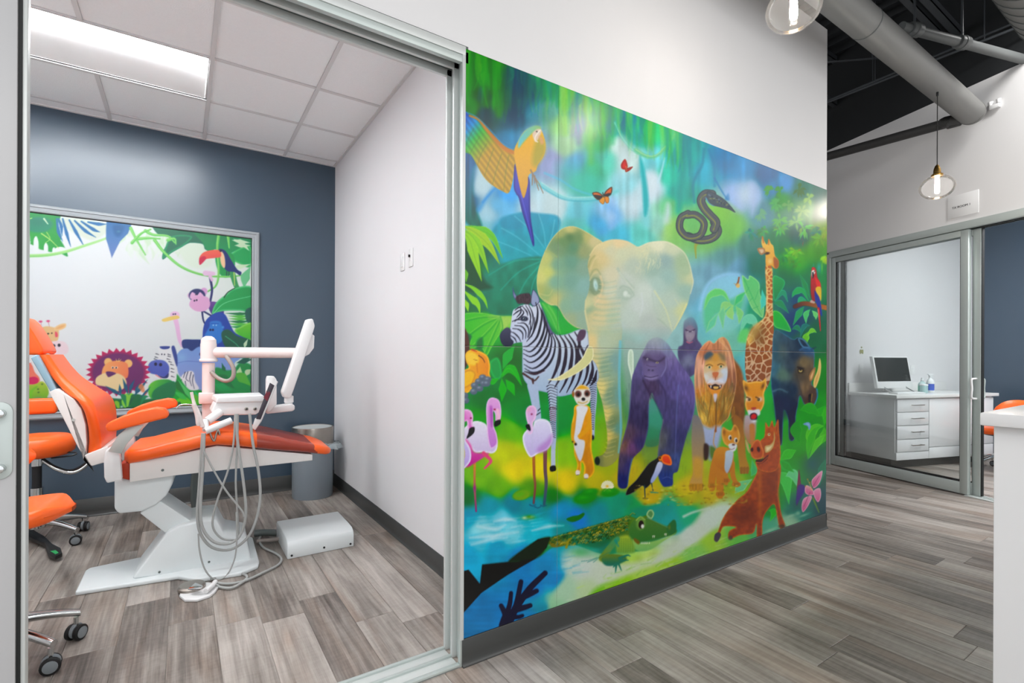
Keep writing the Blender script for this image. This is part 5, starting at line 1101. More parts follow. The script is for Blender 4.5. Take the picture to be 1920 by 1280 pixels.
    # swinging monkey
    M.stroke([(1570,605),(1580,660),(1590,740),(1575,830)], 20, (45,50,105), 16, soft=1.4); M.stroke([(1540,608),(1600,612)], 40, (225,190,220), 30, soft=2); M.stroke([(1575,630),(1590,660)], 26, (222,185,215), 20, soft=2)
    M.poly([(1560,830),(1640,830),(1680,900),(1650,940),(1590,920)], (110,75,150), (60,50,120), soft=1.6); M.stroke([(1515,890),(1525,960),(1545,1000)], 14, (35,45,100), 12); M.stroke([(1520,890),(1590,930)], 12, (35,45,100), 14)
    M.blob(1440, 775, 34, 24, (225,180,215), 1, hard=2); M.blob(1530, 745, 26, 28, (215,165,210), 1, hard=2); M.blob(1478, 775, 62, 50, (40,48,100), 1, hard=2); M.poly([(1430,800),(1440,750),(1480,770),(1500,750),(1530,780),(1540,810)], (225,180,215), soft=1.6); M.poly([(1420,850),(1440,800),(1490,780),(1560,790),(1575,850),(1540,890),(1470,892)], (222,172,210), soft=1.6)
    M.blob(1458, 814, 6, 7, (40,30,60), 1, hard=1); M.blob(1475, 810, 6, 7, (40,30,60), 1, hard=1); M.blob(1468, 768, 4, 5, (30,30,50), 1, hard=1); M.blob(1478, 768, 4, 5, (30,30,50), 1, hard=1)
    # banana leaf, palm strips, gorilla
    M.poly([(1590,900),(1620,830),(1690,770),(1760,720),(1890,715),(1890,890),(1800,890),(1700,890),(1640,900),(1600,920)], (40,165,90), (20,150,80), dirn=(1, 0), soft=1.8, rim=(100,200,130)); M.stroke([(1600,910),(1690,830),(1880,780)], 6, (130,210,150), 4); M.stroke([(1680,790),(1710,750),(1760,720)], 7, (25,45,40), 5)
    for i in range(6):
        y = 905+i*20
        M.leaf([(1890, y), (1800, y+8), (1690+R.uniform(0, 40), y+3)], 24, R.choice([(40,150,80),(20,120,70),(90,190,80)]), soft=1.4)
    M.poly([(1840,890),(1890,870),(1890,990),(1850,970)], (15,90,80), soft=2)
    M.poly([(1760,1040),(1800,1010),(1890,980),(1890,1100),(1820,1110)], (110,200,60), (70,180,60), soft=2, rim=(140,215,100))
    M.poly([(1520,1060),(1540,970),(1590,920),(1640,900),(1690,920),(1730,1000),(1770,1060),(1880,1120),(1880,1200),(1700,1200),(1660,1280),(1560,1280),(1530,1180)], (45,75,165), (35,65,150), soft=1.6)
    M.poly([(1530,1090),(1570,1010),(1580,970),(1650,970),(1670,1020),(1680,1080),(1650,1130),(1580,1140)], (60,125,205), soft=3); M.blob(1578, 1033, 8, 9, (20,30,80), 1, hard=1); M.blob(1597, 1033, 8, 9, (20,30,80), 1, hard=1); M.blob(1600, 998, 6, 6, (150,190,230), 1, hard=1); M.blob(1622, 998, 6, 6, (150,190,230), 1, hard=1); M.stroke([(1585,985),(1640,985)], 8, (45,95,180), 6); M.blob(1672, 1013, 9, 10, (90,160,225), .8, hard=2)
    M.poly([(1660,1060),(1710,1030),(1780,1080),(1880,1110),(1880,1180),(1760,1190),(1690,1160)], (15,90,70), soft=2); M.stroke([(1690,1080),(1760,1130),(1800,1170)], 5, (90,180,130), 4); M.leaf([(1860,1100),(1840,1140),(1835,1170)], 26, (200,225,190))
    # ostrich
    M.stroke([(1315,950),(1330,1010),(1345,1100),(1365,1150)], 36, (232,190,225), 26, soft=1.6); M.blob(1312, 920, 36, 26, (235,195,228), 1, hard=2); M.poly([(1215,955),(1270,935),(1330,925),(1345,945),(1290,960),(1230,972)], (235,205,120), soft=1.5); M.blob(1300, 915, 6, 6, (60,50,80), 1, hard=1); M.blob(1315, 914, 6, 6, (60,50,80), 1, hard=1)
    for a in range(9):
        t = a*.7
        M.leaf([(1385,1145), (1385+26*math.cos(t), 1145+26*math.sin(t))], 20, (238,226,240))
    M.poly([(1370,1110),(1440,1105),(1530,1115),(1530,1190),(1420,1190),(1370,1165)], (40,60,120), soft=2)
    M.frame(0, 560, 5.818)
    M.poly([(-1700,1090),(240,1060),(560,1080),(1000,1060),(1300,1090),(1640,1090),(1920,1010),(2800,1040),(2800,1500),(-1700,1500)], (10,105,65), (20,140,70), soft=3)
    # hippo, zebra, lion, giraffe
    M.frame(330, 560, 5.818)
    M.poly([(0,640),(50,560),(120,540),(170,570),(230,530),(290,520),(420,540),(520,600),(720,620),(690,660),(640,700),(640,770),(560,790),(420,760),(400,1000),(250,1000),(210,930),(130,880),(40,840),(10,740)], (125,160,220), (150,160,215), soft=2)
    M.stroke([(20,700),(120,680),(290,690)], 6, (100,120,190), 4, soft=2); M.blob(270, 604, 16, 18, (40,50,90), 1, hard=1.5); M.blob(60, 640, 60, 50, (140,180,225), .8)
    M.poly([(70,830),(130,790),(190,800),(210,900),(250,980),(180,1000),(100,960),(20,870),(60,850)], (235,232,236), soft=2)
    for q in [((100,800),(80,860)), ((130,795),(110,870),(140,900)), ((165,800),(150,880),(170,950)), ((60,880),(50,930)), ((190,830),(180,900),(200,980)), ((100,900),(110,950))]:
        M.stroke(q, 9, (50,55,85), 5, soft=1.2)
    # lower right leaves
    M.poly([(420,760),(560,780),(640,760),(700,700),(830,740),(830,1010),(430,1010)], (20,140,75), (25,150,80), soft=3)
    for q, w, c in [(((660,700),(740,680),(830,660)), 60, (15,90,80)), (((700,740),(690,800),(670,840)), 60, (190,220,170)), (((820,770),(780,800),(770,840)), 60, (200,220,180)), (((640,820),(720,860),(830,960)), 110, (90,180,70)), (((440,840),(520,880),(640,980)), 110, (15,120,70)), (((500,700),(520,760),(540,790)), 40, (15,110,70)), (((700,640),(780,640),(830,620)), 40, (15,100,80)), (((420,930),(500,960),(620,1000)), 90, (30,160,90))]:
        M.leaf(q, w, c, soft=1.6)
    # foreground left of the post
    M.poly([(-40,820),(20,830),(80,920),(160,1000),(290,1010),(290,1230),(-60,1230),(-60,1000)], (20,145,65), (40,190,60), soft=3)
    for q, w, c in [(((-20,860),(40,960),(140,1080)), 80, (15,120,60)), (((20,880),(120,1020),(180,1110)), 50, (90,200,110)), (((-60,1150),(80,1110),(200,1150)), 90, (110,205,60)), (((200,1000),(240,1080),(290,1130)), 70, (60,190,110)), (((-40,1000),(60,1060),(120,1100)), 60, (70,190,90)), (((160,1010),(200,1120),(280,1200)), 40, (160,220,130))]:
        M.leaf(q, w, c, soft=1.6)
    M.frame(0, 560, 5.818)
    # zebra head at 300,690
    M.poly([(1740,520),(1880,520),(1920,640),(1920,900),(1830,880),(1740,860),(1680,840),(1700,680),(1730,600)], (232,234,236), soft=2)
    M.poly([(1745,520),(1850,518),(1835,545),(1770,548)], (55,70,140), soft=1.5); M.poly([(1870,530),(1905,520),(1935,640),(1930,740),(1895,640)], (60,75,145), soft=2)
    for x, y in [(1710,640),(1720,605),(1700,660),(1850,630),(1840,660),(1860,690),(1880,720),(1885,765),(1885,800),(1888,850),(1850,610)]:
        M.stroke([(x-18, y-6), (x+14, y+4)], 9, (40,40,55), 4, soft=1.2)
    M.blob(1765, 605, 7, 8, (40,40,60), 1, hard=1); M.blob(1795, 607, 7, 8, (40,40,60), 1, hard=1)
    M.poly([(1610,760),(1640,690),(1720,665),(1800,680),(1845,740),(1835,820),(1790,850),(1720,830),(1640,810)], (95,110,190), (80,95,180), soft=1.8); M.blob(1698, 712, 16, 18, (25,25,60), 1, hard=1.5); M.blob(1752, 718, 17, 18, (25,25,60), 1, hard=1.5); M.poly([(1720,830),(1790,850),(1838,810),(1830,860),(1770,865)], (45,55,110), soft=1.5); M.stroke([(1700,830),(1760,870)], 10, (235,120,130), 6)
    # lion
    cx, cy = 1290, 800
    n = 27; pts = []
    for k in range(n):
        a = 2*math.pi*k/n; b = a+math.pi/n
        pts += [(cx+355*math.cos(a), cy+265*math.sin(a)), (cx+300*math.cos(b), cy+222*math.sin(b))]
    M.poly(pts, (190,45,95), sharp=True, soft=1.3); M.blob(cx, cy+5, 292, 218, (110,50,105), 1, hard=6)
    M.blob(1180, 690, 44, 44, (240,190,125), 1, hard=2); M.blob(1400, 705, 44, 44, (240,190,125), 1, hard=2)
    M.poly([(1110,820),(1130,740),(1190,690),(1290,675),(1380,700),(1400,760),(1400,830),(1370,870),(1250,880),(1140,860)], (240,170,110), (235,130,95), dirn=(1, .3), soft=2); M.poly([(1040,900),(1060,850),(1140,810),(1210,820),(1290,815),(1360,860),(1380,930),(1330,990),(1260,1005),(1160,960),(1060,940)], (235,212,165), soft=2); M.poly([(1155,800),(1200,792),(1265,812),(1230,835),(1180,852)], (95,50,105), soft=1.8)
    for x in (1230, 1268):
        M.blob(x, 750, 15, 13, (250,240,230), 1, hard=1.5); M.blob(x, 752, 8, 10, (30,25,30), 1, hard=1)
    for q in [((1275,680),(1265,655)), ((1290,680),(1300,650)), ((1300,682),(1320,660))]:
        M.stroke(q, 8, (240,215,120), 4)
    # giraffe and animals on the left
    M.poly([(440,330),(500,300),(580,310),(640,340),(630,450),(560,470),(480,470),(440,420)], (225,190,140), soft=2); M.poly([(590,320),(650,280),(715,270),(715,310),(660,340),(600,345)], (228,175,120), soft=2, rim=(235,200,150)); M.poly([(600,360),(625,370),(630,410),(605,415)], (225,90,110), soft=2); M.poly([(540,490),(600,460),(700,470),(745,530),(735,590),(660,610),(570,590)], (236,215,222), soft=2)
    M.blob(585, 512, 19, 17, (35,35,45), 1, hard=1.5); M.blob(645, 506, 17, 17, (35,35,45), 1, hard=1.5); M.blob(525, 380, 11, 9, (50,40,40), 1, hard=1.2); M.blob(565, 375, 9, 8, (70,50,50), 1, hard=1.2)
    for x, y in [(443,248),(525,243)]:
        M.stroke([(x, y), (x+12, y+60)], 7, (205,150,160), 6); M.blob(x, y, 20, 12, (215,90,130), 1, hard=1.5)
    M.poly([(-700,720),(240,700),(340,710),(380,800),(430,860),(420,920),(300,940),(-700,940)], (235,130,110), soft=2); M.poly([(245,740),(290,730),(320,760),(295,800),(260,780)], (225,70,110), soft=2); M.poly([(270,880),(370,850),(420,880),(390,930),(280,920)], (205,40,100), soft=2); M.blob(265, 915, 44, 30, (150,100,190), 1, hard=3)
    M.poly([(-700,960),(240,940),(380,930),(460,900),(520,960),(520,1060),(380,1090),(-700,1100)], (175,200,75), (110,180,60), soft=2)
    for x, y in [(275,970),(255,1010),(415,985),(420,1020),(460,930)]:
        M.blob(x, y, 10, 8, (50,90,50), .8, hard=2)
    # ground leaves along the bottom
    M.poly([(1620,960),(1700,890),(1840,880),(1900,930),(1860,1010),(1760,1080),(1640,1080)], (110,200,70), (20,130,80), dirn=(1, .5), soft=2); M.poly([(1660,1080),(1700,980),(1900,900),(1900,1060),(1780,1110)], (10,125,80), soft=2); M.poly([(1325,1120),(1360,1040),(1450,1035),(1430,1120),(1400,1200),(1350,1180)], (140,210,80), soft=2); M.poly([(1420,1100),(1450,1040),(1560,1060),(1560,1160),(1430,1180)], (10,115,70), soft=2)
    for q, w in [(((1330,1060),(1250,1010),(1150,950)), 40), (((1320,1070),(1310,990),(1305,930)), 34), (((1400,1050),(1370,960),(1340,870)), 40), (((1410,1050),(1430,960),(1470,880)), 36), (((1460,1060),(1530,980),(1610,880)), 40), (((1520,1090),(1590,1020),(1640,960)), 30), (((1480,1060),(1490,980),(1540,910)), 30)]:
        M.leaf(q, w, (20,95,125), soft=1.5)
    M.stroke([(1560,1090),(1600,1020)], 16, (235,90,90), 6); M.stroke([(1540,960),(1560,1000)], 60, (235,140,90), 40, soft=3, alpha=.8); M.blob(1327, 1178, 16, 15, (225,235,235), .9)
    for i in range(60):
        x = R.uniform(-1400, 2500); y = R.uniform(1090, 1330)
        a = R.uniform(-2.8, -.4)
        M.leaf([(x, y+60), (x+60*math.cos(a), y+60*math.sin(a)), (x+120*math.cos(a), y+110*math.sin(a)+20)], R.uniform(24, 60), R.choice([(60,175,70),(20,140,90),(140,200,70),(15,100,75),(100,190,60)]), soft=1.6)
    M.stroke([(330,1060),(350,1000),(400,960)], 40, (120,195,60), 20, soft=2); M.blob(420, 1090, 60, 24, (130,140,150), .6)
    np.clip(M.a, 0, 1, out=M.a)
    return M
# ---------------------------------------------------------------------------
# The setting
# ---------------------------------------------------------------------------
YW, YB, XS, XE = 1.72, 4.86, 1.20, 3.82         # mural wall, back wall, white side wall, end of the mural wall
XO0, XO1, ZH = -.345, .90, 2.385                # door opening of the exam room
ZTOP = 3.545

# the angled wall on the right: s runs along it away from the camera, n into the room behind it
WB = math.radians(17.4); WP = Vector((6.18, 2.77, 0)); E1 = Vector((math.sin(WB), math.cos(WB), 0)); E2 = Vector((math.cos(WB), -math.sin(WB), 0))
def W(s, n, z):
    return WP+E1*s+E2*n+Vector((0, 0, z))
class WBox(MB):
    def wbox(self, s0, s1, n0, n1, z0, z1):
        return self.hexa([W(s0,n0,z0),W(s1,n0,z0),W(s1,n1,z0),W(s0,n1,z0),W(s0,n0,z1),W(s1,n0,z1),W(s1,n1,z1),W(s0,n1,z1)])
def wb(name, s0, s1, n0, n1, z0, z1, m, parent=None, bevel=0.0):
    b = WBox(); b.wbox(s0, s1, n0, n1, z0, z1); return b.build(name, m, parent, bevel)

# floor: slab, and the planks one can tell apart as pieces of their own
floor = struct(bx('floor', (-2.4, -3.2, -.06), (9.6, 6.6, -.004), 'vinyl_plank'))
rp = random.Random(4)
PWD, PLN = .177, 1.22
def keep_plank(x, y):
    if XS+.02 < x < XE+.05 and y > YW+.25: return False
    if x < -1.75 or (x < XO0-.2 and y < YW): return False
    px, py = None, None
    f = x*FW[0]+y*FW[1]
    if f < .5: return False
    px, py = project(x, y, 0)
    if f < 1.7: return -500 < px < 2300 and py < 2100
    return -420 < px < 2150
planks = []
k0 = int(math.floor((-1.9-1.013)/PWD)); k1 = int(math.ceil((8.2-1.013)/PWD))
for k in range(k0, k1):
    x0 = 1.013+k*PWD; y = -1.3+rp.uniform(-PLN, 0)
    while y < 4.86:
        y1 = y+PLN
        a = max(y, -1.2); b = min(y1, YB+.05)
        if b-a > .08 and any(keep_plank(x0+PWD/2, a+(b-a)*t) for t in (.1, .5, .9)):
            planks.append((x0, a, b))
        y = y1
planks.sort(key=lambda q: (q[0]+PWD/2)**2+((q[1]+q[2])/2)**2)
for x0, a, b in planks[:296]:
    g = .0009; e = .0022
    m = MB()
    X0, X1, A, B = x0+g, x0+PWD-g, a+g, b-g
    m.add([(X0,A,-.004),(X1,A,-.004),(X1,B,-.004),(X0,B,-.004),(X0,A,-.0012),(X1,A,-.0012),(X1,B,-.0012),(X0,B,-.0012),(X0+e,A+e,0),(X1-e,A+e,0),(X1-e,B-e,0),(X0+e,B-e,0)],
          [(0,1,5,4),(1,2,6,5),(2,3,7,6),(3,0,4,7),(4,5,9,8),(5,6,10,9),(6,7,11,10),(7,4,8,11),(8,9,10,11)])
    m.build('plank', 'vinyl_plank', floor, smooth=5)

# mural wall and the wall above the door, one plastered partition
wall_mural = setting('wall_mural')
bx('wall_panel', (XO1+.0285, YW, 0), (XE, YW+.15, ZTOP), 'hall_white', wall_mural)
bx('wall_panel', (XO0-.1, YW, ZH+.03), (XO1+.0285, YW+.15, ZTOP), 'hall_white', wall_mural)
bx('wall_panel', (-2.4, YW, 0), (XO0-1.15, YW+.15, ZTOP), 'hall_white', wall_mural)
bx('wall_panel', (XO0-1.15, YW, ZH+.03), (XO0-.1, YW+.15, ZTOP), 'hall_white', wall_mural)
bx('wall_panel', (XE-.15, YW+.15, 0), (XE, 6.4, ZTOP), 'hall_white', wall_mural)
struct(bx('wall_side', (XS, YW+.15, 0), (XS+.12, YB+.12, 3.2), 'white_paint'))
struct(bx('wall_back', (-2.0, YB, 0), (XS, YB+.12, 3.2), 'blue_paint'))
struct(bx('wall_left', (-2.12, YW+.15, 0), (-2.0, YB+.12, 3.2), 'white_paint'))

def cove(name, p, q, nrm, h=.1, m='base_rubber'):      # rubber cove base from p to q, nrm points into the room
    p, q, nn = Vector(p), Vector(q), Vector(nrm)
    prof = [(0, 0), (.017, 0), (.017, .004), (.011, .009), (.0075, .018), (.006, .04), (.006, h-.002), (.004, h), (0, h)]
    r0 = [p+nn*a+Vector((0, 0, b)) for a, b in prof]; r1 = [q+nn*a+Vector((0, 0, b)) for a, b in prof]
    return struct(MB().prism(r0, r1).build(name, m, None, smooth=50))
cove('baseboard_back', (-2.0, YB, 0), (XS, YB, 0), (0, -1, 0), .135)
cove('baseboard_side', (XS, YW+.16, 0), (XS, YB, 0), (-1, 0, 0), .105)
bm_ = cove('baseboard_mural', (XO1+.008, YW, 0), (XE+.006, YW, 0), (0, -1, 0), .105)
cove('baseboard_end', (XE, YW-.006, 0), (XE, 6.4, 0), (1, 0, 0), .105)

# exam room ceiling: lay-in tiles on a T-bar grid with a recessed troffer
ZC = 3.0
ceiling = setting('ceiling', (0, 0, ZC))
gx = [-2.0, -1.68, -1.07, -.465, .145, .752, XS]; gy = [YW+.15, 2.30, 2.90, 3.51, 4.115, 4.715, YB]
TR = (-1.07, .145, 3.51, 4.115)
for i in range(len(gx)-1):
    for j in range(len(gy)-1):
        xa, xb, ya, yb = gx[i], gx[i+1], gy[j], gy[j+1]
        if TR[0]-.01 <= xa and xb <= TR[1]+.01 and TR[2]-.01 <= ya and yb <= TR[3]+.01: continue
        if TR[0]-.01 <= xa and xb <= TR[1]+.01 and ya == gy[1]: continue
        if xa == gy[1] or (xa == gx[1] and ya in (gy[2], gy[3])): continue
        MB().box((xa+.010, ya+.010, ZC+.006), (xb-.010, yb-.010, ZC+.02)).build('ceiling_tile', 'tile', ceiling, .003, 1)
for x in gx[1:-1]:
    spans = [(gy[0], YB)] if not TR[0]+.1 < x < TR[1]-.1 else [(gy[0], 2.30), (2.90, TR[2]), (TR[3], YB)]
    for ya, yb in spans:
        bx('grid_bar', (x-.012, ya, ZC-.001), (x+.012, yb, ZC+.005), 'tbar', ceiling)
for y in gy[1:-1]:
    for xa, xb in ([(-2.0, XS)] if y != gy[3] else [(-2.0, gx[1]), (gx[2], XS)]):
        bx('grid_bar', (xa, y-.012, ZC-.0005), (xb, y+.012, ZC+.0055), 'tbar', ceiling)
bx('wall_angle', (-2.0, YB-.022, ZC-.002), (XS, YB, ZC+.02), 'tbar', ceiling); bx('wall_angle', (XS-.022, gy[0], ZC-.002), (XS, YB-.022, ZC+.02), 'tbar', ceiling)
bx('plenum_cover', (-2.0, YW+.15, ZC+.14), (XS, YB, ZC+.16), 'tile', ceiling)

def troffer(xa, xb, ya, yb, zc, label, lensmat, group):
    t = thing('ceiling_light', label, 'ceiling light', ((xa+xb)/2, (ya+yb)/2, zc), group=group)
    a, b, c, d = xa+.014, xb-.014, ya+.014, yb-.014
    m = MB(); m.box((a, c, zc+.01), (b, c+.006, zc+.10)); m.box((a, d-.006, zc+.01), (b, d, zc+.10)); m.box((a, c, zc+.01), (a+.006, d, zc+.10)); m.box((b-.006, c, zc+.01), (b, d, zc+.10)); m.box((a, c, zc+.095), (b, d, zc+.10))
    m.build('housing', 'reflector', t)
    # lens bows down in the middle third, sloped white reflectors on either side
    ym = c+(d-c)*.53
    for y0, z0, y1, z1 in [(ym, zc+.055, d-.01, zc+.012)]:
        MB().hexa([(a+.01,y0,z0),(b-.01,y0,z0),(b-.01,y1,z1),(a+.01,y1,z1),(a+.01,y0,z0+.004),(b-.01,y0,z0+.004),(b-.01,y1,z1+.004),(a+.01,y1,z1+.004)]).build('reflector', 'reflector', t)
    rings = []
    for k in range(9):
        u = k/8; y = c+.014+(ym-c-.02)*u; z = zc+.022+.030*u+.012*math.sin(u*PI*2)
        rings.append([(a+.012, y, z), (b-.012, y, z), (b-.012, y, z+.004), (a+.012, y, z+.004)])
    MB().loft(rings).build('lens', lensmat, t)
    return t
troffer(*TR, ZC, 'lit rectangular recessed light in the exam room tile ceiling near the blue wall', 'lens', 'recessed lights')
troffer(-1.07, .145, 2.30, 2.90, ZC, 'unseen recessed light added to brighten the exam room close to the door', 'lens', 'recessed lights')  # added out of view, brightens the room near the door

troffer(-1.68, -1.07, 2.90, 4.115, ZC, 'unseen lengthwise recessed light added by the left wall to brighten the exam room', 'lens', 'recessed lights')  # added out of view to light the low part of the side wall

# ---- sliding door frame of the exam room (two tracks in an aluminium channel)
door_1 = setting('door_1')
TY = [YW-.004, YW+.068, YW+.132]
for i, y in enumerate(TY):
    w = .014 if i else .02
    bx('jamb_fin', (XO1, y, 0), (XO1+(.028 if i else .0125), y+w, ZH), 'alu_white' if i else 'alu', door_1, .002)
    bx('header_fin', (XO0-1.1, y, ZH-.028-.012*(i == 0)), (XO1+.028, y+w, ZH+.006), 'alu_white' if i else 'alu', door_1, .002)
    bx('sill_fin', (XO0-1.1, y, 0), (XO1+.0, y+w, .013), 'alu', door_1, .002)
bx('jamb_back', (XO1+.022, YW+.004, 0), (XO1+.034, YW+.146, ZH), 'alu', door_1)
bx('header_back', (XO0-1.1, YW+.004, ZH), (XO1+.03, YW+.146, ZH+.03), 'alu_dark', door_1)
bx('sill_plate', (XO0-1.1, YW-.004, 0), (XO1+.0, YW+.148, .005), 'alu_white', door_1, .001)
bx('face_trim', (XO1, YW-.008, .105), (XO1+.0135, YW-.0002, ZH+.02), 'alu_white', door_1, .001)
bx('face_trim', (XO0-1.1, YW-.009, ZH-.012), (XO1+.013, YW-.004, ZH+.022), 'alu_white', door_1, .001)

# sliding leaf, pushed open to the left
leaf = thing('sliding_door', 'pale grey framed sliding door leaf with pull handle at the left edge', 'sliding door', (-.9, YW+.03, .013))
X1 = on_y(30.5, 640, YW+.02).x; X0 = -1.43
for a, b in [((X1-.085, YW+.02, .013), (X1, YW+.062, ZH-.01)), ((X0, YW+.02, .013), (X0+.085, YW+.062, ZH-.01))]:
    bx('stile', a, b, 'stile_grey', leaf, .002)
bx('rail', (X0+.085, YW+.02, .013), (X1-.085, YW+.062, .12), 'stile_grey', leaf); bx('rail', (X0+.085, YW+.02, ZH-.12), (X1-.085, YW+.062, ZH-.01), 'stile_grey', leaf)
bx('pane', (X0+.085, YW+.037, .12), (X1-.085, YW+.045, ZH-.12), 'glass', leaf)
bx('seal', (X1, YW+.026, .013), (X1+.0075, YW+.056, ZH-.01), 'gasket', leaf)
bx('edge_strip', (X1+.0076, YW+.03, .013), (X1+.0165, YW+.062, ZH-.01), 'alu_white', leaf, .001)
hz0, hz1 = on_y(10, 900, YW+.01).z, on_y(10, 752, YW+.01).z; hx = on_y(23, 820, YW+.01).x
pl = MB(); ring = []
for k in range(24):
    a = 2*PI*k/24; cy = hz1-.028 if math.sin(a) >= 0 else hz0+.028
    ring.append((hx-.024+.024*math.cos(a), cy+.026*math.sin(a)))
pl.prism([(x, YW+.021, z) for x, z in ring], [(x, YW+.015, z) for x, z in ring]); hp = pl.build('handle_plate', 'alu', leaf, .001)
hb = MB(); hxx = hx-.034
hb.tube(spline([(hxx+.004, YW+.016, hz1-.03), (hxx+.002, YW-.008, hz1-.03), (hxx-.012, YW-.026, hz1-.03), (hxx-.02, YW-.03, (hz0+hz1)/2), (hxx-.012, YW-.026, hz0+.03), (hxx+.002, YW-.008, hz0+.03), (hxx+.004, YW+.016, hz0+.03)], 6), .009, 10)
hb.build('pull_handle', 'plastic', leaf)
for z in (hz0+.03, hz1-.03):
    MB().tube([(hxx+.012, YW+.016, z), (hxx+.012, YW-.006, z)], .011, 12).build('screw_cap', 'chrome', leaf, .002)

# ---- hall: black upper wall, angled right wall with a second sliding glass door, roof deck
ZD = 2.40
wall_right = setting('wall_right')
wb('wall_panel', -.03, .1, 0, .14, 0, ZD, 'hall_white', wall_right)
wb('wall_panel', -6.5, 1.6, 0, .14, ZD+.02, 3.60, 'hall_white', wall_right)
wb('wall_panel', .1, 1.6, 0, .14, 0, ZD+.02, 'hall_white', wall_right)
wb('wall_panel', -6.5, -2.75, 0, .14, 0, ZD+.02, 'hall_white', wall_right)
wb('upper_band', -6.5, 1.6, .03, .14, 3.60, 4.75, 'black_paint', wall_right)
struct(bx('wall_far', (XE, 6.25, 0), (8.5, 6.4, 4.75), 'hall_white'))
roof = setting('ceiling_deck', (0, 0, 4.7))
m = MB(); r0, r1 = [], []
nx = 60
for k in range(nx):                                                    # corrugated steel deck
    x = -3+k*.2
    for dx, z in ((0, 4.7), (.1, 4.7), (.12, 4.64), (.18, 4.64)):
        r0.append((x+dx, -3.2, z)); r1.append((x+dx, 6.4, z))
n = len(r0)
m.add(r0+r1, [(i, i+1, n+i+1, n+i) for i in range(n-1)]); m.build('deck_sheet', 'deck_black', roof, smooth=10)

def glazed_frame():
    d = setting('door_2')
    wb('header', -2.75, -.03, -.02, .12, ZD-.045, ZD+.022, 'alu', d, .003)
    wb('header_groove', -2.7, -.05, .018, .03, ZD-.052, ZD-.044, 'gasket', d)
    wb('header_groove', -2.7, -.05, .07, .08, ZD-.052, ZD-.044, 'gasket', d)
    wb('jamb', -.05, -.028, -.02, .02, 0, ZD-.045, 'alu', d, .002); wb('jamb', -.05, -.028, .04, .12, 0, ZD-.045, 'alu_dark', d, .002)
    wb('jamb', -2.75, -2.73, -.02, .12, 0, ZD-.045, 'alu', d, .002)
    wb('threshold', -2.73, -1.38, -.02, .12, 0, .008, 'alu_white', d, .001); wb('threshold_rib', -2.73, -1.38, .02, .03, .008, .014, 'alu', d); wb('threshold_rib', -2.73, -1.38, .07, .08, .008, .014, 'alu', d)
    return d
glazed_frame()
def glass_leaf(label, s0, s1, n0, group):
    t = thing('glass_door', label, 'glass door', W((s0+s1)/2, n0, .012), group=group)
    n1 = n0+.04
    wb('stile', s1-.05, s1, n0, n1, .012, ZD-.05, 'alu', t, .003); wb('stile', s0, s0+.062, n0, n1, .012, ZD-.05, 'alu', t, .003)
    wb('rail', s0+.062, s1-.05, n0, n1, .012, .115, 'alu', t, .003); wb('rail', s0+.062, s1-.05, n0, n1, ZD-.105, ZD-.05, 'alu', t, .003)
    wb('seal', s0+.062, s1-.05, n0+.004, n1-.004, .115, .12, 'gasket', t); wb('seal', s1-.053, s1-.05, n0+.004, n1-.004, .12, ZD-.105, 'gasket', t); wb('seal', s0+.062, s0+.066, n0+.004, n1-.004, .12, ZD-.105, 'gasket', t)
    wb('pane', s0+.066, s1-.053, n0+.016, n0+.024, .12, ZD-.105, 'glass', t)
    return t
g1 = glass_leaf('sliding glass door leaf with aluminium frame in front of the white cabinets', -1.40, -.055, -.005, 'glass doors of the far room')
g2 = glass_leaf('second glass door leaf slid behind the first, its end stile beside the opening', -1.462, -.115, .05, 'glass doors of the far room')
wb('edge_seal', -1.468, -1.4625, .055, .085, .012, ZD-.05, 'gasket', g2)
for sgn, n0 in ((-1, .05), (1, .09)):
    hb = MB(); ss = -1.43; z0, z1 = .86, 1.035
    hb.tube(spline([W(ss, n0, z1), W(ss, n0+sgn*.02, z1), W(ss-.005*sgn, n0+sgn*.052, z1-.012), W(ss, n0+sgn*.055, (z0+z1)/2), W(ss-.005*sgn, n0+sgn*.052, z0+.012), W(ss, n0+sgn*.02, z0), W(ss, n0, z0)], 5), .009, 10)
    hb.build('pull_handle', 'plastic' if sgn < 0 else 'alu', g2)

# ---- far room behind the glass
SW = .1
struct(wb('wall_cabinets', SW, SW+.12, .14, 2.6, 0, 3.0, 'white_paint'))
struct(wb('wall_far_blue', -3.2, SW+.12, 2.6, 2.72, 0, 3.0, 'blue_paint'))
struct(wb('wall_near_right', -3.3, -3.2, .14, 2.72, 0, 3.0, 'white_paint'))
struct(wb('ceiling_far_room', -3.3, SW+.12, .14, 2.72, 3.0, 3.03, 'tile'))
b_ = WBox(); b_.wbox(SW-.006, SW, .14, 2.6, 0, .1); struct(b_.build('baseboard_far', 'base_rubber'))
def fill_troffer(s0, s1, n0, n1, label):  # far room ceiling lights, added unseen for brightness
    t = thing('ceiling_light', label, 'ceiling light', W((s0+s1)/2, (n0+n1)/2, 3.0), group='recessed lights')
    wb('frame', s0, s1, n0, n1, 2.992, 3.0, 'reflector', t, .001); wb('lens', s0+.03, s1-.03, n0+.03, n1-.03, 2.986, 2.992, 'fill_lens', t)
    return t
fill_troffer(-2.3, -1.1, .9, 1.5, 'unseen recessed light added to brighten the far room above the white cabinets')
fill_troffer(-3.15, -2.55, .6, 1.8, 'unseen recessed light added to brighten the far room nearest the reception side')
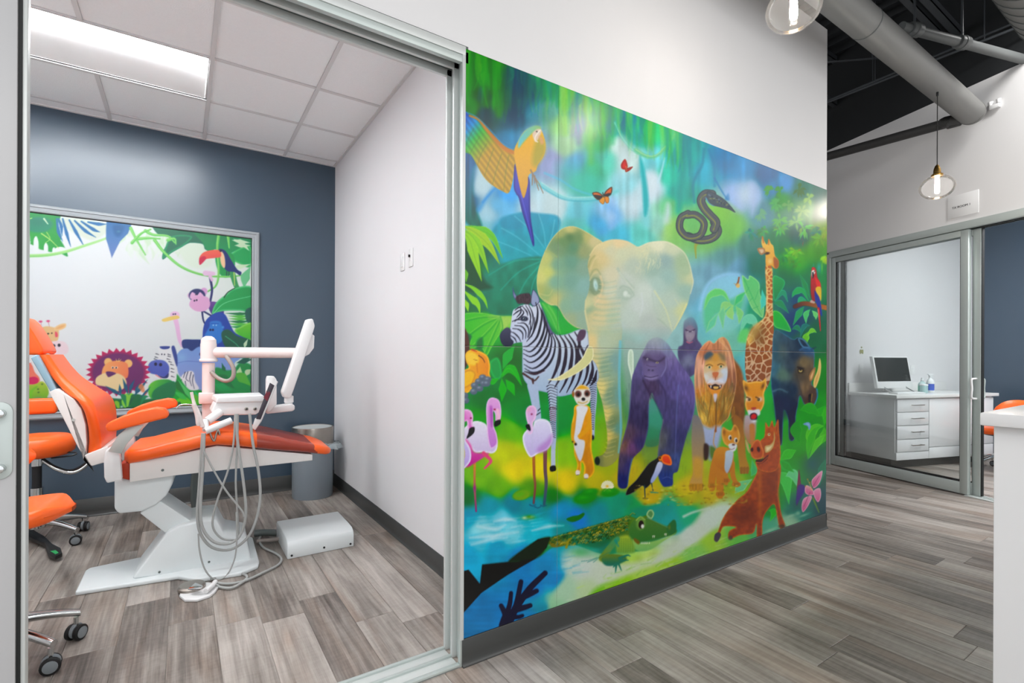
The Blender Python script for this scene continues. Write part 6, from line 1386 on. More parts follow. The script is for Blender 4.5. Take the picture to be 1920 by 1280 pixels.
# ---------------------------------------------------------------------------
# Printed sheets
# ---------------------------------------------------------------------------
def srgb_lin(a):
    return np.where(a <= .04045, a/12.92, ((a+.055)/1.055)**2.4)
def printed_sheet(name, art, xs, zs, Y, thick, m, parent, gain, veil=0.0, sat=1.0):
    xs = np.asarray(xs); zs = np.asarray(zs); nx, nz = len(xs), len(zs)
    X, Z = np.meshgrid(xs, zs)
    px, py = project(X, np.full_like(X, Y), Z)
    colr = srgb_lin(art.sample(px, py)); gr = colr.mean(-1, keepdims=True)
    colr = np.clip((gr+(colr-gr)*sat)*gain-veil, .002, 1)
    co = np.stack([X, np.full_like(X, Y), Z], -1).reshape(-1, 3)
    idx = np.arange(nx*nz).reshape(nz, nx)
    q = np.stack([idx[:-1, :-1], idx[:-1, 1:], idx[1:, 1:], idx[1:, :-1]], -1).reshape(-1, 4)
    # rim and back of the sheet
    edge = np.concatenate([idx[0, :], idx[1:, -1], idx[-1, -2::-1], idx[-2:0:-1, 0]])
    nb = len(edge); base = len(co)
    back = co[edge].copy(); back[:, 1] += thick
    co = np.concatenate([co, back])
    j = np.arange(nb); j2 = (j+1) % nb
    q = np.concatenate([q, np.stack([edge[j2], edge[j], base+j, base+j2], -1)])
    off = root_loc(parent); co = co-np.array(off)
    me = bpy.data.meshes.new(name)
    me.vertices.add(len(co)); me.vertices.foreach_set('co', co.astype(np.float32).ravel())
    me.loops.add(q.size); me.loops.foreach_set('vertex_index', q.astype(np.int32).ravel())
    me.polygons.add(len(q)); me.polygons.foreach_set('loop_start', np.arange(0, q.size, 4, dtype=np.int32)); me.polygons.foreach_set('loop_total', np.full(len(q), 4, np.int32))
    at = me.color_attributes.new('print', 'FLOAT_COLOR', 'POINT')
    cc = np.ones((len(co), 4), np.float32); cc[:base, :3] = colr.reshape(-1, 3); cc[base:, :3] = .8
    at.data.foreach_set('color', cc.ravel())
    me.update(calc_edges=True); me.validate()
    me.materials.append(MATS[m])
    o = bpy.data.objects.new(name, me); C.objects.link(o); o.parent = parent
    return o

art = paint_mural()
mural = thing('wall_mural_print', 'large glossy jungle animal mural with elephant, zebra and lion beside the exam room door', 'mural', (2.36, YW, .105))
MX0, MX1, MZ0, MZ1 = XO1+.0137, XE-.002, .107, 2.402
def px_columns(a, b):                           # even spacing as printed dots appear along the wall
    pa, pb = project(a, YW, 1.2)[0], project(b, YW, 1.2)[0]
    n = int(pb-pa)+2
    p = np.linspace(pa, pb, n); u = (p-CX0)/FOC
    dx = FW[0]+u*RT[0]; dy = FW[1]+u*RT[1]
    x = dx*(YW/dy); x[0], x[-1] = a, b
    return x
seam_x, seam_z, gp = 1.378, 1.247, .0007
for a, b in ((MX0, seam_x-gp), (seam_x+gp, MX1)):
    for c, d in ((MZ0, seam_z-gp), (seam_z+gp, MZ1)):
        printed_sheet('mural_panel', art, px_columns(a, b), np.linspace(c, d, 330), YW-.004, .0038, 'mural_print', mural, .89, .020, 1.16)

art2 = paint_poster()
PX0, PX1, PZ0, PZ1 = -1.78, .555, .742, 2.284
pic = thing('framed_picture', 'framed cartoon jungle picture with lion, toucan and monkey on the blue wall', 'picture', ((PX0+PX1)/2, YB-.03, PZ0))
fw = .058
bx('backing_board', (PX0+.01, YB-.012, PZ0+.01), (PX1-.01, YB-.001, PZ1-.01), 'frame_gap', pic)
printed_sheet('print_sheet', art2, np.linspace(PX0+fw+.004, PX1-fw-.004, 560), np.linspace(PZ0+fw+.004, PZ1-fw-.006, 380), YB-.016, .003, 'picture_print', pic, .68, .006, 1.1)
def frame_bar(p, q, inward):                    # moulded frame section mitred at both ends
    p, q, iv = Vector(p), Vector(q), Vector(inward)
    al = (q-p).normalized()
    prof = [(0, 0), (0, .022), (.010, .030), (.020, .030), (.024, .024), (.040, .022), (.046, .027), (.054, .025), (fw, .012), (fw, 0)]
    r0 = [p+iv*a+al*a+Vector((0, -b-.001, 0)) for a, b in prof]; r1 = [q+iv*a-al*a+Vector((0, -b-.001, 0)) for a, b in prof]
    MB().prism(r0, r1).build('frame_bar', 'frame_grey', pic, smooth=30)
frame_bar((PX0, YB, PZ1), (PX1, YB, PZ1), (0, 0, -1)); frame_bar((PX0, YB, PZ0), (PX1, YB, PZ0), (0, 0, 1))
frame_bar((PX0, YB, PZ0), (PX0, YB, PZ1), (1, 0, 0)); frame_bar((PX1, YB, PZ0), (PX1, YB, PZ1), (-1, 0, 0))

# ---------------------------------------------------------------------------
# Switches on the white side wall
# ---------------------------------------------------------------------------
def plate(name, label, p0, p1, nrm_axis, kind):
    c = (Vector(p0)+Vector(p1))/2
    t = thing(name, label, 'light switch', c, group='wall plates beside the door')
    bx('cover_plate', p0, p1, 'plastic', t, .003)
    if kind == 'rocker':
        bx('rocker', (p0[0]-.004, c.y-.016, c.z-.033), (p0[0]+.002, c.y+.016, c.z+.033), 'plastic', t, .002)
    else:
        bx('toggle_frame', (p0[0]-.002, c.y-.009, c.z-.02), (p0[0]+.002, c.y+.009, c.z+.02), 'plastic', t, .001)
        bx('toggle', (p0[0]-.014, c.y-.0045, c.z+.002), (p0[0]-.001, c.y+.0045, c.z+.018), 'dark_plastic', t, .001)
plate('wall_switch', 'white rocker wall switch, farther and lower of the two on the side wall', (XS-.006, 3.073, 1.766), (XS, 3.143, 1.881), 0, 'rocker')
plate('wall_switch', 'white toggle wall switch, nearer and higher of the two on the side wall', (XS-.006, 2.933, 1.772), (XS, 3.003, 1.887), 0, 'toggle')

# ---------------------------------------------------------------------------
# Dental chair. s: along the chair (head to foot), w: across (minus is the near side), z: up
# ---------------------------------------------------------------------------
CY = math.radians(-3.0); CP = Vector((0, 3.48, 0)); CA = Vector((math.cos(CY), math.sin(CY), 0)); CN = Vector((-math.sin(CY), math.cos(CY), 0))
def side(x, y, w):
    p = CP+CN*w; h = on_plane(x, y, p, CN); d = h-CP
    return d.dot(CA), h.z
def floor_sw(x, y, z=0.0):
    d = on_z(x, y, z)-CP; return d.dot(CA), d.dot(CN)
chair = thing('dental_chair', 'orange and white reclining dental chair with long seat in the exam room', 'dental chair', CP, CY)
def cprism(name, px, w0, w1, m, wref=None, bevel=.012, parent=chair, bseg=3, taper=0.0):
    wr = w0 if wref is None else wref
    pr = [side(x, y, wr) for x, y in px]
    a = [(s, w0, z) for s, z in pr]; b = [(s, w1, z) for s, z in pr]
    return MB().prism(a, b).build(name, m, parent, bevel, bseg, smooth=50, world=False)
# base
bp = [floor_sw(x, y, .02) for x, y in [(141,1110),(333,1080),(369,1086),(450,1074),(484,1060),(486,1052),(474,1008),(462,1003),(440,1003)]]+[floor_sw(x, y, .02) for x, y in [(330,1033),(258,1046),(168,1065),(160,1070)]]
MB().prism([(s, w, 0) for s, w in bp], [(s, w, .024) for s, w in bp]).build('base_plate', 'shell_cool', chair, .008, 3, world=False)
cprism('base_housing', [(247,1086),(252,1079),(314,997),(335,986),(374,976),(405,973),(421,1003),(462,1010),(474,1062),(369,1080),(333,1077)], -.2, .14, 'shell_cool', bevel=.02)
for q in ((299,1072), (392,1053)):
    s_, z_ = side(*q, -.2); MB().tube([(s_, -.2035, z_), (s_, -.199, z_)], .006, 10).build('screw', 'alu_dark', chair, world=False)
cprism('lift_link', [(262,962),(296,936),(360,978),(316,1004)], -.15, .12, 'shell_cool', bevel=.006)
cprism('link_boot', [(312,999),(322,990),(330,996),(322,1004)], -.12, .1, 'dark_plastic', bevel=.002)
cprism('column_cover', [(214,900),(326,889),(323,908),(312,929),(292,947),(266,959),(222,963),(214,954)], -.17, .16, 'shell_cool', bevel=.012)
# seat frame and cushions
cprism('seat_frame', [(243,868),(330,852),(407,835),(478,842),(586,852),(586,863),(330,891),(243,904)], -.22, .22, 'shell', bevel=.004)
MB().tube([(side(305,881,-.22)[0], -.2245, side(305,881,-.22)[1]), (side(305,881,-.22)[0], -.219, side(305,881,-.22)[1])], .007, 10).build('screw', 'alu_dark', chair, world=False)
def rrect(hw, zt, zb, s, r, n=4, crown=.0):
    pts = []
    for cx, cz, a0 in [(hw-r, zt-r, 0), (-hw+r, zt-r, PI/2), (-hw+r, zb+r, PI), (hw-r, zb+r, 1.5*PI)]:
        for k in range(n+1):
            a = a0+PI/2*k/n
            pts.append((s, cx+r*math.cos(a), cz+r*math.sin(a)+(crown if cz > (zt+zb)/2 else 0)*(1-abs(cx)/hw)))
    return pts
st = [((229,853),(233,868),.20),((240,846),(238,873),.24),((270,842),(270,866),.26),((330,826),(330,853),.27),((387,812),(387,838),.27),((407,808),(407,835),.27),((440,809),(440,837),.27),((478,814),(478,841),.265),((530,823),(530,846),.25),((579,833),(579,850),.235),((602,837),(602,854),.225),((616,841),(616,856),.20),((624,844),(624,856),.165),((629,848),(629,854),.12)]
rings = []
for (xt, yt), (xb, yb), hw in st:
    s, zt = side(xt, yt, -.27); _, zb = side(xb, yb, -.27)
    rings.append(rrect(hw, zt, zb, s, min(.035, (zt-zb)*.45), 4, .004))
MB().loft(rings).build('seat_cushion', 'orange', chair, smooth=60, world=False)
film = []
for (xt, yt), (xb, yb), hw in [((482,814.5),(482,842),.265),((530,823),(530,846.5),.25),((579,833),(579,850.5),.235),((598,838),(598,853),.222)]:
    s, zt = side(xt, yt, -.27); _, zb = side(xb, yb, -.27)
    film.append(rrect(hw+.003, zt+.003, zb-.002, s, min(.037, (zt-zb)*.45), 4, .004))
MB().loft(film, caps=False).build('foot_cover', 'foot_film', chair, smooth=60, world=False)
# backrest
bst = [((163,850),(190,845),.23),((165,815),(189,816),.25),((158,778),(184,783),.268),((143,752),(175,756),.262),((124,739),(154,735),.225),((100,714),(127,712),.185),((84,690),(108,688),.16),((70,665),(92,664),.148)]
rings = []
for (xr, yr), (xf, yf), hw in bst:
    sr, zr = side(xr, yr, -hw); sf, zf = side(xf, yf, -hw)
    rv = Vector((sr, 0, zr)); fv = Vector((sf, 0, zf)); dv = fv-rv; L = dv.length; dn = dv/L
    ring = []
    r = min(.03, L*.45)
    for cx, cd, a0 in [(hw-r, L-r, 0), (-hw+r, L-r, PI/2), (-hw+r, r, PI), (hw-r, r, 1.5*PI)]:
        for k in range(5):
            a = a0+PI/2*k/4
            w_ = cx+r*math.cos(a); d_ = cd+r*math.sin(a)
            if cd > L/2: d_ -= .012*(1-abs(w_)/hw)*2
            p = rv+dn*d_; ring.append((p.x, w_, p.z))
    rings.append(ring)
def dense(rings, n=4):
    out = []
    cols = [smooth_open3([r[i] for r in rings], n) for i in range(len(rings[0]))]
    return [[cols[i][k] for i in range(len(cols))] for k in range(len(cols[0]))]
MB().loft(dense(rings)).build('backrest', 'orange', chair, smooth=60, world=False)
cprism('headrest', [(8,606),(20,594),(34,591),(47,602),(62,623),(77,648),(82,659),(74,665),(46,665),(32,651),(14,625)], -.125, .125, 'orange', bevel=.03, bseg=4)
cprism('headrest_bar', [(60,655),(72,655),(92,690),(78,695)], -.035, .035, 'chrome', wref=-.14, bevel=.004)
cprism('back_shell', [(92,735),(104,729),(120,738),(138,748),(152,766),(160,795),(162,830),(158,862),(168,873),(146,838),(118,783)], -.24, .24, 'shell', bevel=.014)
cprism('back_sleeve', [(57,671),(68,664),(86,694),(102,722),(110,736),(97,739)], -.185, .185, 'sleeve', bevel=.006)
MB().tube([(side(138,787,-.24)[0], -.2445, side(138,787,-.24)[1]), (side(138,787,-.24)[0], -.239, side(138,787,-.24)[1])], .007, 10).build('screw', 'alu', chair, world=False)
cprism('hinge_bar', [(158,853),(202,836),(206,864),(171,874)], -.25, .2, 'shell', bevel=.005)
cprism('hinge_cover', [(194,862),(197,846),(204,839),(214,837),(223,842),(225,860),(228,900),(200,906),(195,895)], -.285, -.235, 'plastic', bevel=.008)
cprism('hinge_cover', [(194,862),(197,846),(204,839),(214,837),(223,842),(225,860),(228,900),(200,906),(195,895)], .235, .285, 'plastic', wref=-.285, bevel=.008)
cprism('hinge_block', [(224,870),(243,866),(243,900),(226,896)], -.2, .2, 'orange_dark', bevel=.004)
armp = [(197,800),(201,793),(230,780),(262,770),(292,764),(309,766),(316,775),(314,783),(290,789),(250,799),(212,809),(201,809)]
supp = [(203,846),(222,815),(240,800),(272,795),(262,806),(238,832),(228,850)]
for w0, w1, sg in ((-.365, -.285, -1), (.285, .365, 1)):
    pr = [side(x, y, -.36) for x, y in armp]
    MB().prism([(s, w0, z) for s, z in pr], [(s, w1, z) for s, z in pr]).build('armrest', 'orange', chair, .018, 4, smooth=60, world=False)
    pr = [side(x, y, -.31) for x, y in supp]
    a, b = (-.318, -.302) if sg < 0 else (.302, .318)
    MB().prism([(s, a, z) for s, z in pr], [(s, b, z) for s, z in pr]).build('armrest_support', 'alu', chair, .003, 2, world=False)

# ---------------------------------------------------------------------------
# Delivery unit on its post beside the chair
# ---------------------------------------------------------------------------
DP = on_y(391, 700, 3.86)
unit = thing('delivery_unit', 'white dental delivery unit with swing arm, tool tray and grey hoses beside the chair', 'dental unit', (DP.x, 3.86, 0))
def T(x, y, Y): return on_y(x, y, Y)
rad = .041
TKX = on_y(380, 930, 3.80).x
MB().lathe([(rad-.004,.60),(rad-.004,on_y(391,680,3.86).z)], (DP.x,3.86,0), 24).build('post', 'pink_white', unit, smooth=30)
bx('post_bracket', (TKX-.03, 3.77, .60), (DP.x+.04, 3.89, .64), 'alu_dark', unit, .006)
MB().tube(spline([(TKX, 3.80, .61), (TKX-.035, 3.80, .45), (TKX-.04, 3.80, .28), (TKX-.01, 3.80, .10), (TKX+.03, 3.80, .0)], 6), .027, 14).build('lower_post', 'alu_dark', unit, smooth=60)
MB().lathe([(rad+.006,0),(rad+.006,.115),(rad+.004,.125),(rad+.003,.145),(rad*.75,.162),(rad*.4,.170)], (DP.x,3.86,on_y(391,678,3.86).z), 24).build('post_head', 'pink_white', unit, smooth=30)
MB().lathe([(rad+.012,-.006),(rad+.012,.012)], (DP.x,3.86,on_y(391,676,3.86).z), 24).build('collar', 'plastic', unit, .003)
za = on_y(470, 661, 3.84).z
EA = T(556, 661.5, 3.74)
MB().tube([(DP.x, 3.86, za), EA], .036, 20).build('swing_arm', 'pink_white', unit, smooth=40)
bxp = bx('clamp', (DP.x-.055, 3.80, on_y(388,757,3.8).z), (DP.x+.03, 3.91, on_y(388,737,3.8).z), 'pink_white', unit, .006)
# balanced arm
def bar(name, px, Y0, Y1, m, bevel=.006, parent=None):
    a = [on_y(x, y, Y0) for x, y in px]; b = [Vector((p.x, Y1, p.z)) for p in a]
    return MB().prism(a, b).build(name, m, parent or unit, bevel, 3, smooth=50)
bar('balance_arm', [(576,598),(587,597),(591,611),(582,640),(552,728),(545,747),(532,745),(529,735)], 3.62, 3.70, 'plastic', .010)
bar('arm_cover', [(584,625),(590,629),(589,652),(580,664),(570,669),(574,650)], 3.64, 3.71, 'plastic', .006)
MB().lathe([(.024,0),(.024,.04),(.030,.045),(.030,.085),(.022,.09)], on_y(541.5,766,3.66), 18).build('elbow', 'plastic', unit, smooth=30)
bar('lower_arm', [(498,764),(548,757),(553,760),(553,768),(548,771),(500,776)], 3.60, 3.70, 'plastic', .008)
bar('control_stand', [(501,711),(503,705),(514,705),(519,712),(519,758),(506,772),(500,772)], 3.52, 3.60, 'plastic', .006)
# tray head
def slab(name, px_top, px_bot, m, Yf, bevel, back=.0):
    pass
TY0, TY1 = 3.30, 3.56
tf = [(398,774),(405,754),(412,750),(488,748),(494,752),(492,766),(484,774),(470,778),(404,778)]
bar('tray_head', [(396,772),(404,756),(410,751),(490,749),(496,754),(492,768),(480,777),(402,779)], TY0, TY1-.02, 'plastic', .006)
top = [on_y(x, y, TY0-.012) for x, y in [(405,755),(408,746),(412,744),(494,741),(498,748),(496,753)]]
MB().prism(top, [Vector((p.x+(.012 if i > 2 else -.012), TY1+.02, p.z)) for i, p in enumerate(top)]).build('tray_lid', 'plastic', unit, .005, 3)
for x in (462, 478):
    p = on_y(x, 766, TY0); MB().tube([p+Vector((0, -.012, 0)), p+Vector((0, .004, 0))], .010, 12).build('knob', 'steel', unit, .002); MB().tube([p+Vector((0, -.014, 0)), p+Vector((0, -.011, 0))], .005, 10).build('knob_cap', 'dark_plastic', unit)
q0 = [on_y(x, y, 3.24) for x, y in [(480,785),(488,786),(514,722),(506,717)]]
MB().prism(q0, [p+Vector((.006, .012, -.004)) for p in q0]).build('touch_panel', 'sticker', unit, .001)
q1 = [on_y(x, y, 3.238) for x, y in [(494,745),(501,752),(507,736),(504,733),(502,737),(500,732),(498,738)]]
MB().prism(q1, [p+Vector((.0, .001, 0)) for p in q1]).build('panel_graphic', 'sticker_red', unit)
q2 = [on_y(x, y, 3.245) for x, y in [(472,802),(478,806),(489,790),(520,716),(516,712),(484,782),(478,784)]]
MB().prism(q2, [p+Vector((.006, .012, 0)) for p in q2]).build('panel_frame', 'plastic', unit, .001)
# tool holder bars and handpieces
def rod(name, pts, r, m, parent=None, seg=10, n=5):
    return MB().tube(spline(pts, n) if len(pts) > 2 else pts, r, seg).build(name, m, parent or unit, smooth=50)
rod('holder_bar', [T(385,808,3.2), T(434,788,3.22)], .019, 'plastic', seg=14)
rod('holder_bar', [T(388,790,3.25), T(413,772,3.30)], .024, 'plastic', seg=14)
rod('holder_bar', [T(384,788,3.24), T(386,806,3.2)], .017, 'plastic', seg=14)
for k, (pts, r, m) in enumerate([([T(359,735,3.22), T(364,757,3.22), T(372,775,3.2), T(380,800,3.2)], [.008, .010, .011, .012], 'pink_white'), ([T(331,765,3.2), T(336,760,3.2), T(345,758,3.2), T(362,758,3.2)], .0035, 'chrome'), ([T(363,758,3.2), T(370,780,3.2), T(372,798,3.2)], [.011, .012, .009], 'pink_white'), ([T(394,812,3.2), T(398,822,3.2), T(402,826,3.2), T(405,815,3.2), T(409,805,3.2), T(412,815,3.2)], .005, 'steel')]):
    pp = spline(pts, 4); rr = r if isinstance(r, float) else [r[min(len(r)-1, i//4)] for i in range(len(pp))]
    MB().tube(pp, rr, 10).build('handpiece', m, unit, smooth=50)
hoses = [
 ([(380,812),(377,860),(373,920),(370,962),(376,1000),(398,1026),(432,1030),(462,1010),(480,975),(488,930),(484,880),(474,830),(468,775)], .0075, 3.16, 'hose'),
 ([(383,812),(380,880),(376,950),(380,990),(402,1016),(432,1018),(452,1000),(461,960),(456,900),(446,830),(443,776)], .0075, 3.14, 'hose'),
 ([(441,776),(438,830),(428,880),(410,930),(400,965),(400,990),(414,1008),(432,1012),(446,1006),(445,960),(442,900),(445,830),(446,776)], .0055, 3.18, 'hose'),
 ([(382,845),(400,880),(424,920),(452,955),(458,968)], .005, 3.12, 'hose'),
 ([(372,1000),(374,1030),(382,1062),(396,1082),(412,1086),(428,1074),(440,1046),(444,1010),(443,960)], .004, 3.10, 'hose')]
for px, r, Y, m in hoses:
    MB().tube(spline([T(x, y, Y) for x, y in px], 5), r, 8).build('hose', m, unit, smooth=60)
rod('cable_loop', [T(424,668,3.80), T(430,676,3.76), T(438,692,3.74), T(436,708,3.74), T(424,714,3.76), T(408,708,3.80), T(396,697,3.83)], .013, 'hose_tan', seg=10)

# ---------------------------------------------------------------------------
# Small things on the exam room floor
# ---------------------------------------------------------------------------
fc = on_z(368, 1106, 0)
foot = thing('foot_control', 'steel and white dental foot pedal on the floor in front of the chair base', 'foot pedal', (fc.x, fc.y, 0))
pts = [on_z(x, y, .012) for x, y in [(336,1116),(340,1107),(356,1096),(376,1091),(398,1092),(412,1096),(404,1108),(394,1116),(370,1124),(346,1124)]]
MB().prism([(p.x, p.y, 0) for p in pts], [(p.x, p.y, .014) for p in pts]).build('base', 'plastic', foot, .004)
MB().lathe([(.062,.014),(.062,.026),(.054,.034),(.0,.036)], (fc.x-.02, fc.y+.005, 0), 24).build('pedal_disc', 'steel', foot, smooth=30)
a, b = on_z(352, 1106, .04), on_z(380, 1099, .06)
MB().prism([a, on_z(376,1106,.045), b, on_z(366,1094,.05)], [p+Vector((0,0,.006)) for p in (a, on_z(376,1106,.045), b, on_z(366,1094,.05))]).build('pedal_lever', 'chrome', foot, .002)
MB().tube([on_z(386,1108,.03), on_z(400,1096,.03), on_z(404,1090,.035)], .012, 10).build('connector', 'plastic', foot)
MB().tube(spline([on_z(x, y, .012) for x, y in [(402,1092),(430,1094),(460,1088),(495,1072),(522,1058),(527,1046),(515,1036),(494,1026),(486,1012),(492,1002),(506,997)]], 5), .007, 8).build('cord', 'hose', foot, smooth=60)
MB().tube(spline([on_z(x, y, .012) for x, y in [(402,1098),(432,1102),(456,1090),(463,1080),(448,1074),(420,1078),(395,1086)]], 5), .007, 8).build('cord', 'hose', foot, smooth=60)

bc = on_z(600, 1020, 0)
util = thing('utility_box', 'low white metal floor box with rounded top edge beside the chair foot', 'floor box', (bc.x, bc.y, 0))
y0, y1, xa, xb = 3.19, 3.60, .52, .912
prof = [(y0, .0), (y0, .075), (y0+.012, .098), (y0+.04, .112), (y0+.11, .118), (y1-.02, .122), (y1, .105), (y1, 0)]
MB().prism([(xa, y, z) for y, z in prof], [(xb, y, z) for y, z in prof]).build('cover', 'shell_cool', util, .006, 2, smooth=60)
for x in (.545, .73, .89):
    z = .02 if x != .73 else .03
    MB().tube([(x, y0-.0025, z), (x, y0+.002, z)], .0065, 10).build('screw', 'dark_plastic', util)
MB().tube(spline([(.40, 3.56, .02), (.44, 3.55, .02), (.48, 3.53, .02), (.53, 3.5, .03)], 4), .012, 8).build('supply_hose', 'hose_tan', util)
MB().tube(spline([(.40, 3.68, .035), (.46, 3.66, .035), (.56, 3.58, .035)], 4), .022, 10).build('conduit', 'alu_dark', util)

tc = Vector((.945, 4.56, 0)); TRd = .165; TH = .60
can = thing('trash_can', 'round grey waste bin with steel rim and clear liner in the corner', 'trash can', tc)
MB().lathe([(TRd-.004,0),(TRd,.008),(TRd+.002,TH-.16),(TRd-.004,TH-.16),(TRd-.008,.015),(0,.015)], tc, 40, caps=False).build('body', 'can_grey', can, smooth=30)
MB().lathe([(TRd+.004,TH-.15),(TRd+.006,TH-.145),(TRd+.006,TH-.012),(TRd+.003,TH),(TRd-.004,TH),(TRd-.006,TH-.012),(TRd-.006,TH-.15)], tc, 40, caps=False).build('rim', 'steel', can, smooth=30)
MB().lathe([(0,TH-.012),(TRd*.6,TH-.010),(TRd-.006,TH-.004)], tc, 40, caps=False).build('lid', 'alu_white', can, smooth=30)
rb = random.Random(8); rings = []
for j in range(4):
    rg = []
    for k in range(48):
        a = 2*PI*k/48; r = TRd+.008+j*.010+rb.uniform(-.006, .010)*j+.006*math.sin(a*7)*j
        if 5.2 < a < 6.3: r += .016*j
        rg.append((tc.x+r*math.cos(a), tc.y+r*math.sin(a), TH-.14-j*.012+rb.uniform(-.03, .03)*(j > 0)))
    rings.append(rg)
MB().loft(rings, caps=False).build('liner', 'bag', can, smooth=80)

# ---------------------------------------------------------------------------
# Stools
# ---------------------------------------------------------------------------
def caster(x, y, ang, parent, size=.032):
    c = Vector((x, y, size)); d = Vector((math.cos(ang), math.sin(ang), 0)); n = Vector((-d.y, d.x, 0))
    fork = MB()
    fork.tube([c-n*.007+Vector((0,0,size*.2)), c+n*.007+Vector((0,0,size*.2))], size*.95, 16)
    f = fork.build('caster', 'wheel_grey', parent, .002)
    for sg in (-1, 1):
        MB().tube([c+n*sg*.009, c+n*sg*.026], size, 20).build('wheel', 'rubber_black', f, .003)
        MB().tube([c+n*sg*.026, c+n*sg*.0285], size*.72, 20).build('hub_cap', 'wheel_grey', f, .001)
    MB().tube([c+Vector((0,0,size*.9)), c+Vector((0,0,size*2.0))], .009, 10).build('stem', 'chrome', f)
def star_base(c, angs, parent, reach=.27, zc=.135):
    for a in angs:
        d = Vector((math.cos(a), math.sin(a), 0)); n = Vector((-d.y, d.x, 0)); rings = []
        for k in range(9):
            u = k/8; p = c+d*(.03+(reach-.03)*u)+Vector((0, 0, zc+.01-.05*u*u)); h = .022*(1-.35*u); w = .022*(1-.25*u)
            rings.append([p+n*w*math.cos(t)+Vector((0, 0, h*math.sin(t))) for t in [2*PI*q/10 for q in range(10)]])
        MB().loft(rings).build('leg', 'chrome', parent, smooth=60)
        e = c+d*(reach-.012); caster(e.x, e.y, a+.7, parent)
    MB().lathe([(.045,zc-.03),(.05,zc-.01),(.045,zc+.03),(.03,zc+.04)], c, 20).build('hub', 'chrome', parent, smooth=40)
# assistant stool behind the chair back
sc1 = Vector((-.775, 4.33, 0))
s1 = thing('assistant_stool', 'tall orange round stool with body support bar, behind the chair back by the blue wall', 'stool', sc1, group='exam room stools')
star_base(sc1, [-.62, .62, 1.95, 3.3, 4.5], s1)
MB().tube([sc1+Vector((0,0,.14)), sc1+Vector((0,0,.36))], .034, 18).build('column_sleeve', 'chrome', s1)
MB().tube([sc1+Vector((0,0,.36)), sc1+Vector((0,0,.54))], .024, 18).build('gas_spring', 'dark_plastic', s1)
MB().tube([sc1+Vector((0,0,.50)), sc1+Vector((0,0,.545))], .03, 18).build('collar', 'chrome', s1)
MB().lathe([(.0,.555),(.10,.555),(.145,.568)], sc1, 32).build('seat_plate', 'dark_plastic', s1)
MB().lathe([(.155,.565),(.185,.59),(.192,.63),(.185,.67),(.155,.692),(.09,.70),(0,.702)], sc1, 40).build('seat', 'orange', s1, smooth=50)
MB().tube(spline([sc1+Vector(q) for q in [(.03,-.02,.575),(.12,-.06,.582),(.20,-.08,.576),(.18,-.10,.562),(.08,-.07,.552)]], 6), .005, 8).build('lever', 'dark_plastic', s1)
ap = [(.03,0,.53),(.10,-.02,.47),(.18,-.02,.44),(.26,.0,.50),(.29,.03,.62),(.29,.08,.74),(.26,.13,.86),(.16,.17,.905),(.05,.19,.91)]
MB().tube(spline([sc1+Vector(q) for q in ap], 6), .013, 10).build('support_arm', 'chrome', s1)
MB().tube(spline([sc1+Vector(q)+Vector((-.004,-.004,.016)) for q in ap[:5]], 6), .006, 8).build('cable', 'cord', s1)
za0, za1 = on_y(70, 776, 4.5).z, on_y(70, 747, 4.5).z
bar_x = on_y(108, 760, 4.5).x
m_ = MB(); m_.prism([(bar_x-.62, 4.47, za0), (bar_x, 4.47, za0), (bar_x, 4.47, za1), (bar_x-.62, 4.47, za1)], [(bar_x-.62, 4.55, za0), (bar_x, 4.55, za0), (bar_x, 4.55, za1), (bar_x-.62, 4.55, za1)]); m_.build('support_pad', 'orange', s1, .022, 4)
# black foot ring lever with green mark
fl = [on_z(x, y, .03) for x, y in [(42,1002),(60,1012),(84,1022),(90,1040),(104,1046),(117,1040),(114,1030),(98,1022),(84,1008),(60,994),(42,988)]]
MB().prism([(p.x, p.y, .018) for p in fl], [(p.x, p.y, .042) for p in fl]).build('foot_lever', 'dark_plastic', s1, .005)
fm = [on_z(x, y, .043) for x, y in [(94,1033),(104,1031),(110,1036),(104,1039),(100,1036)]]
MB().prism([(p.x, p.y, .0425) for p in fm], [(p.x, p.y, .0435) for p in fm]).build('green_mark', 'green_mark', s1)

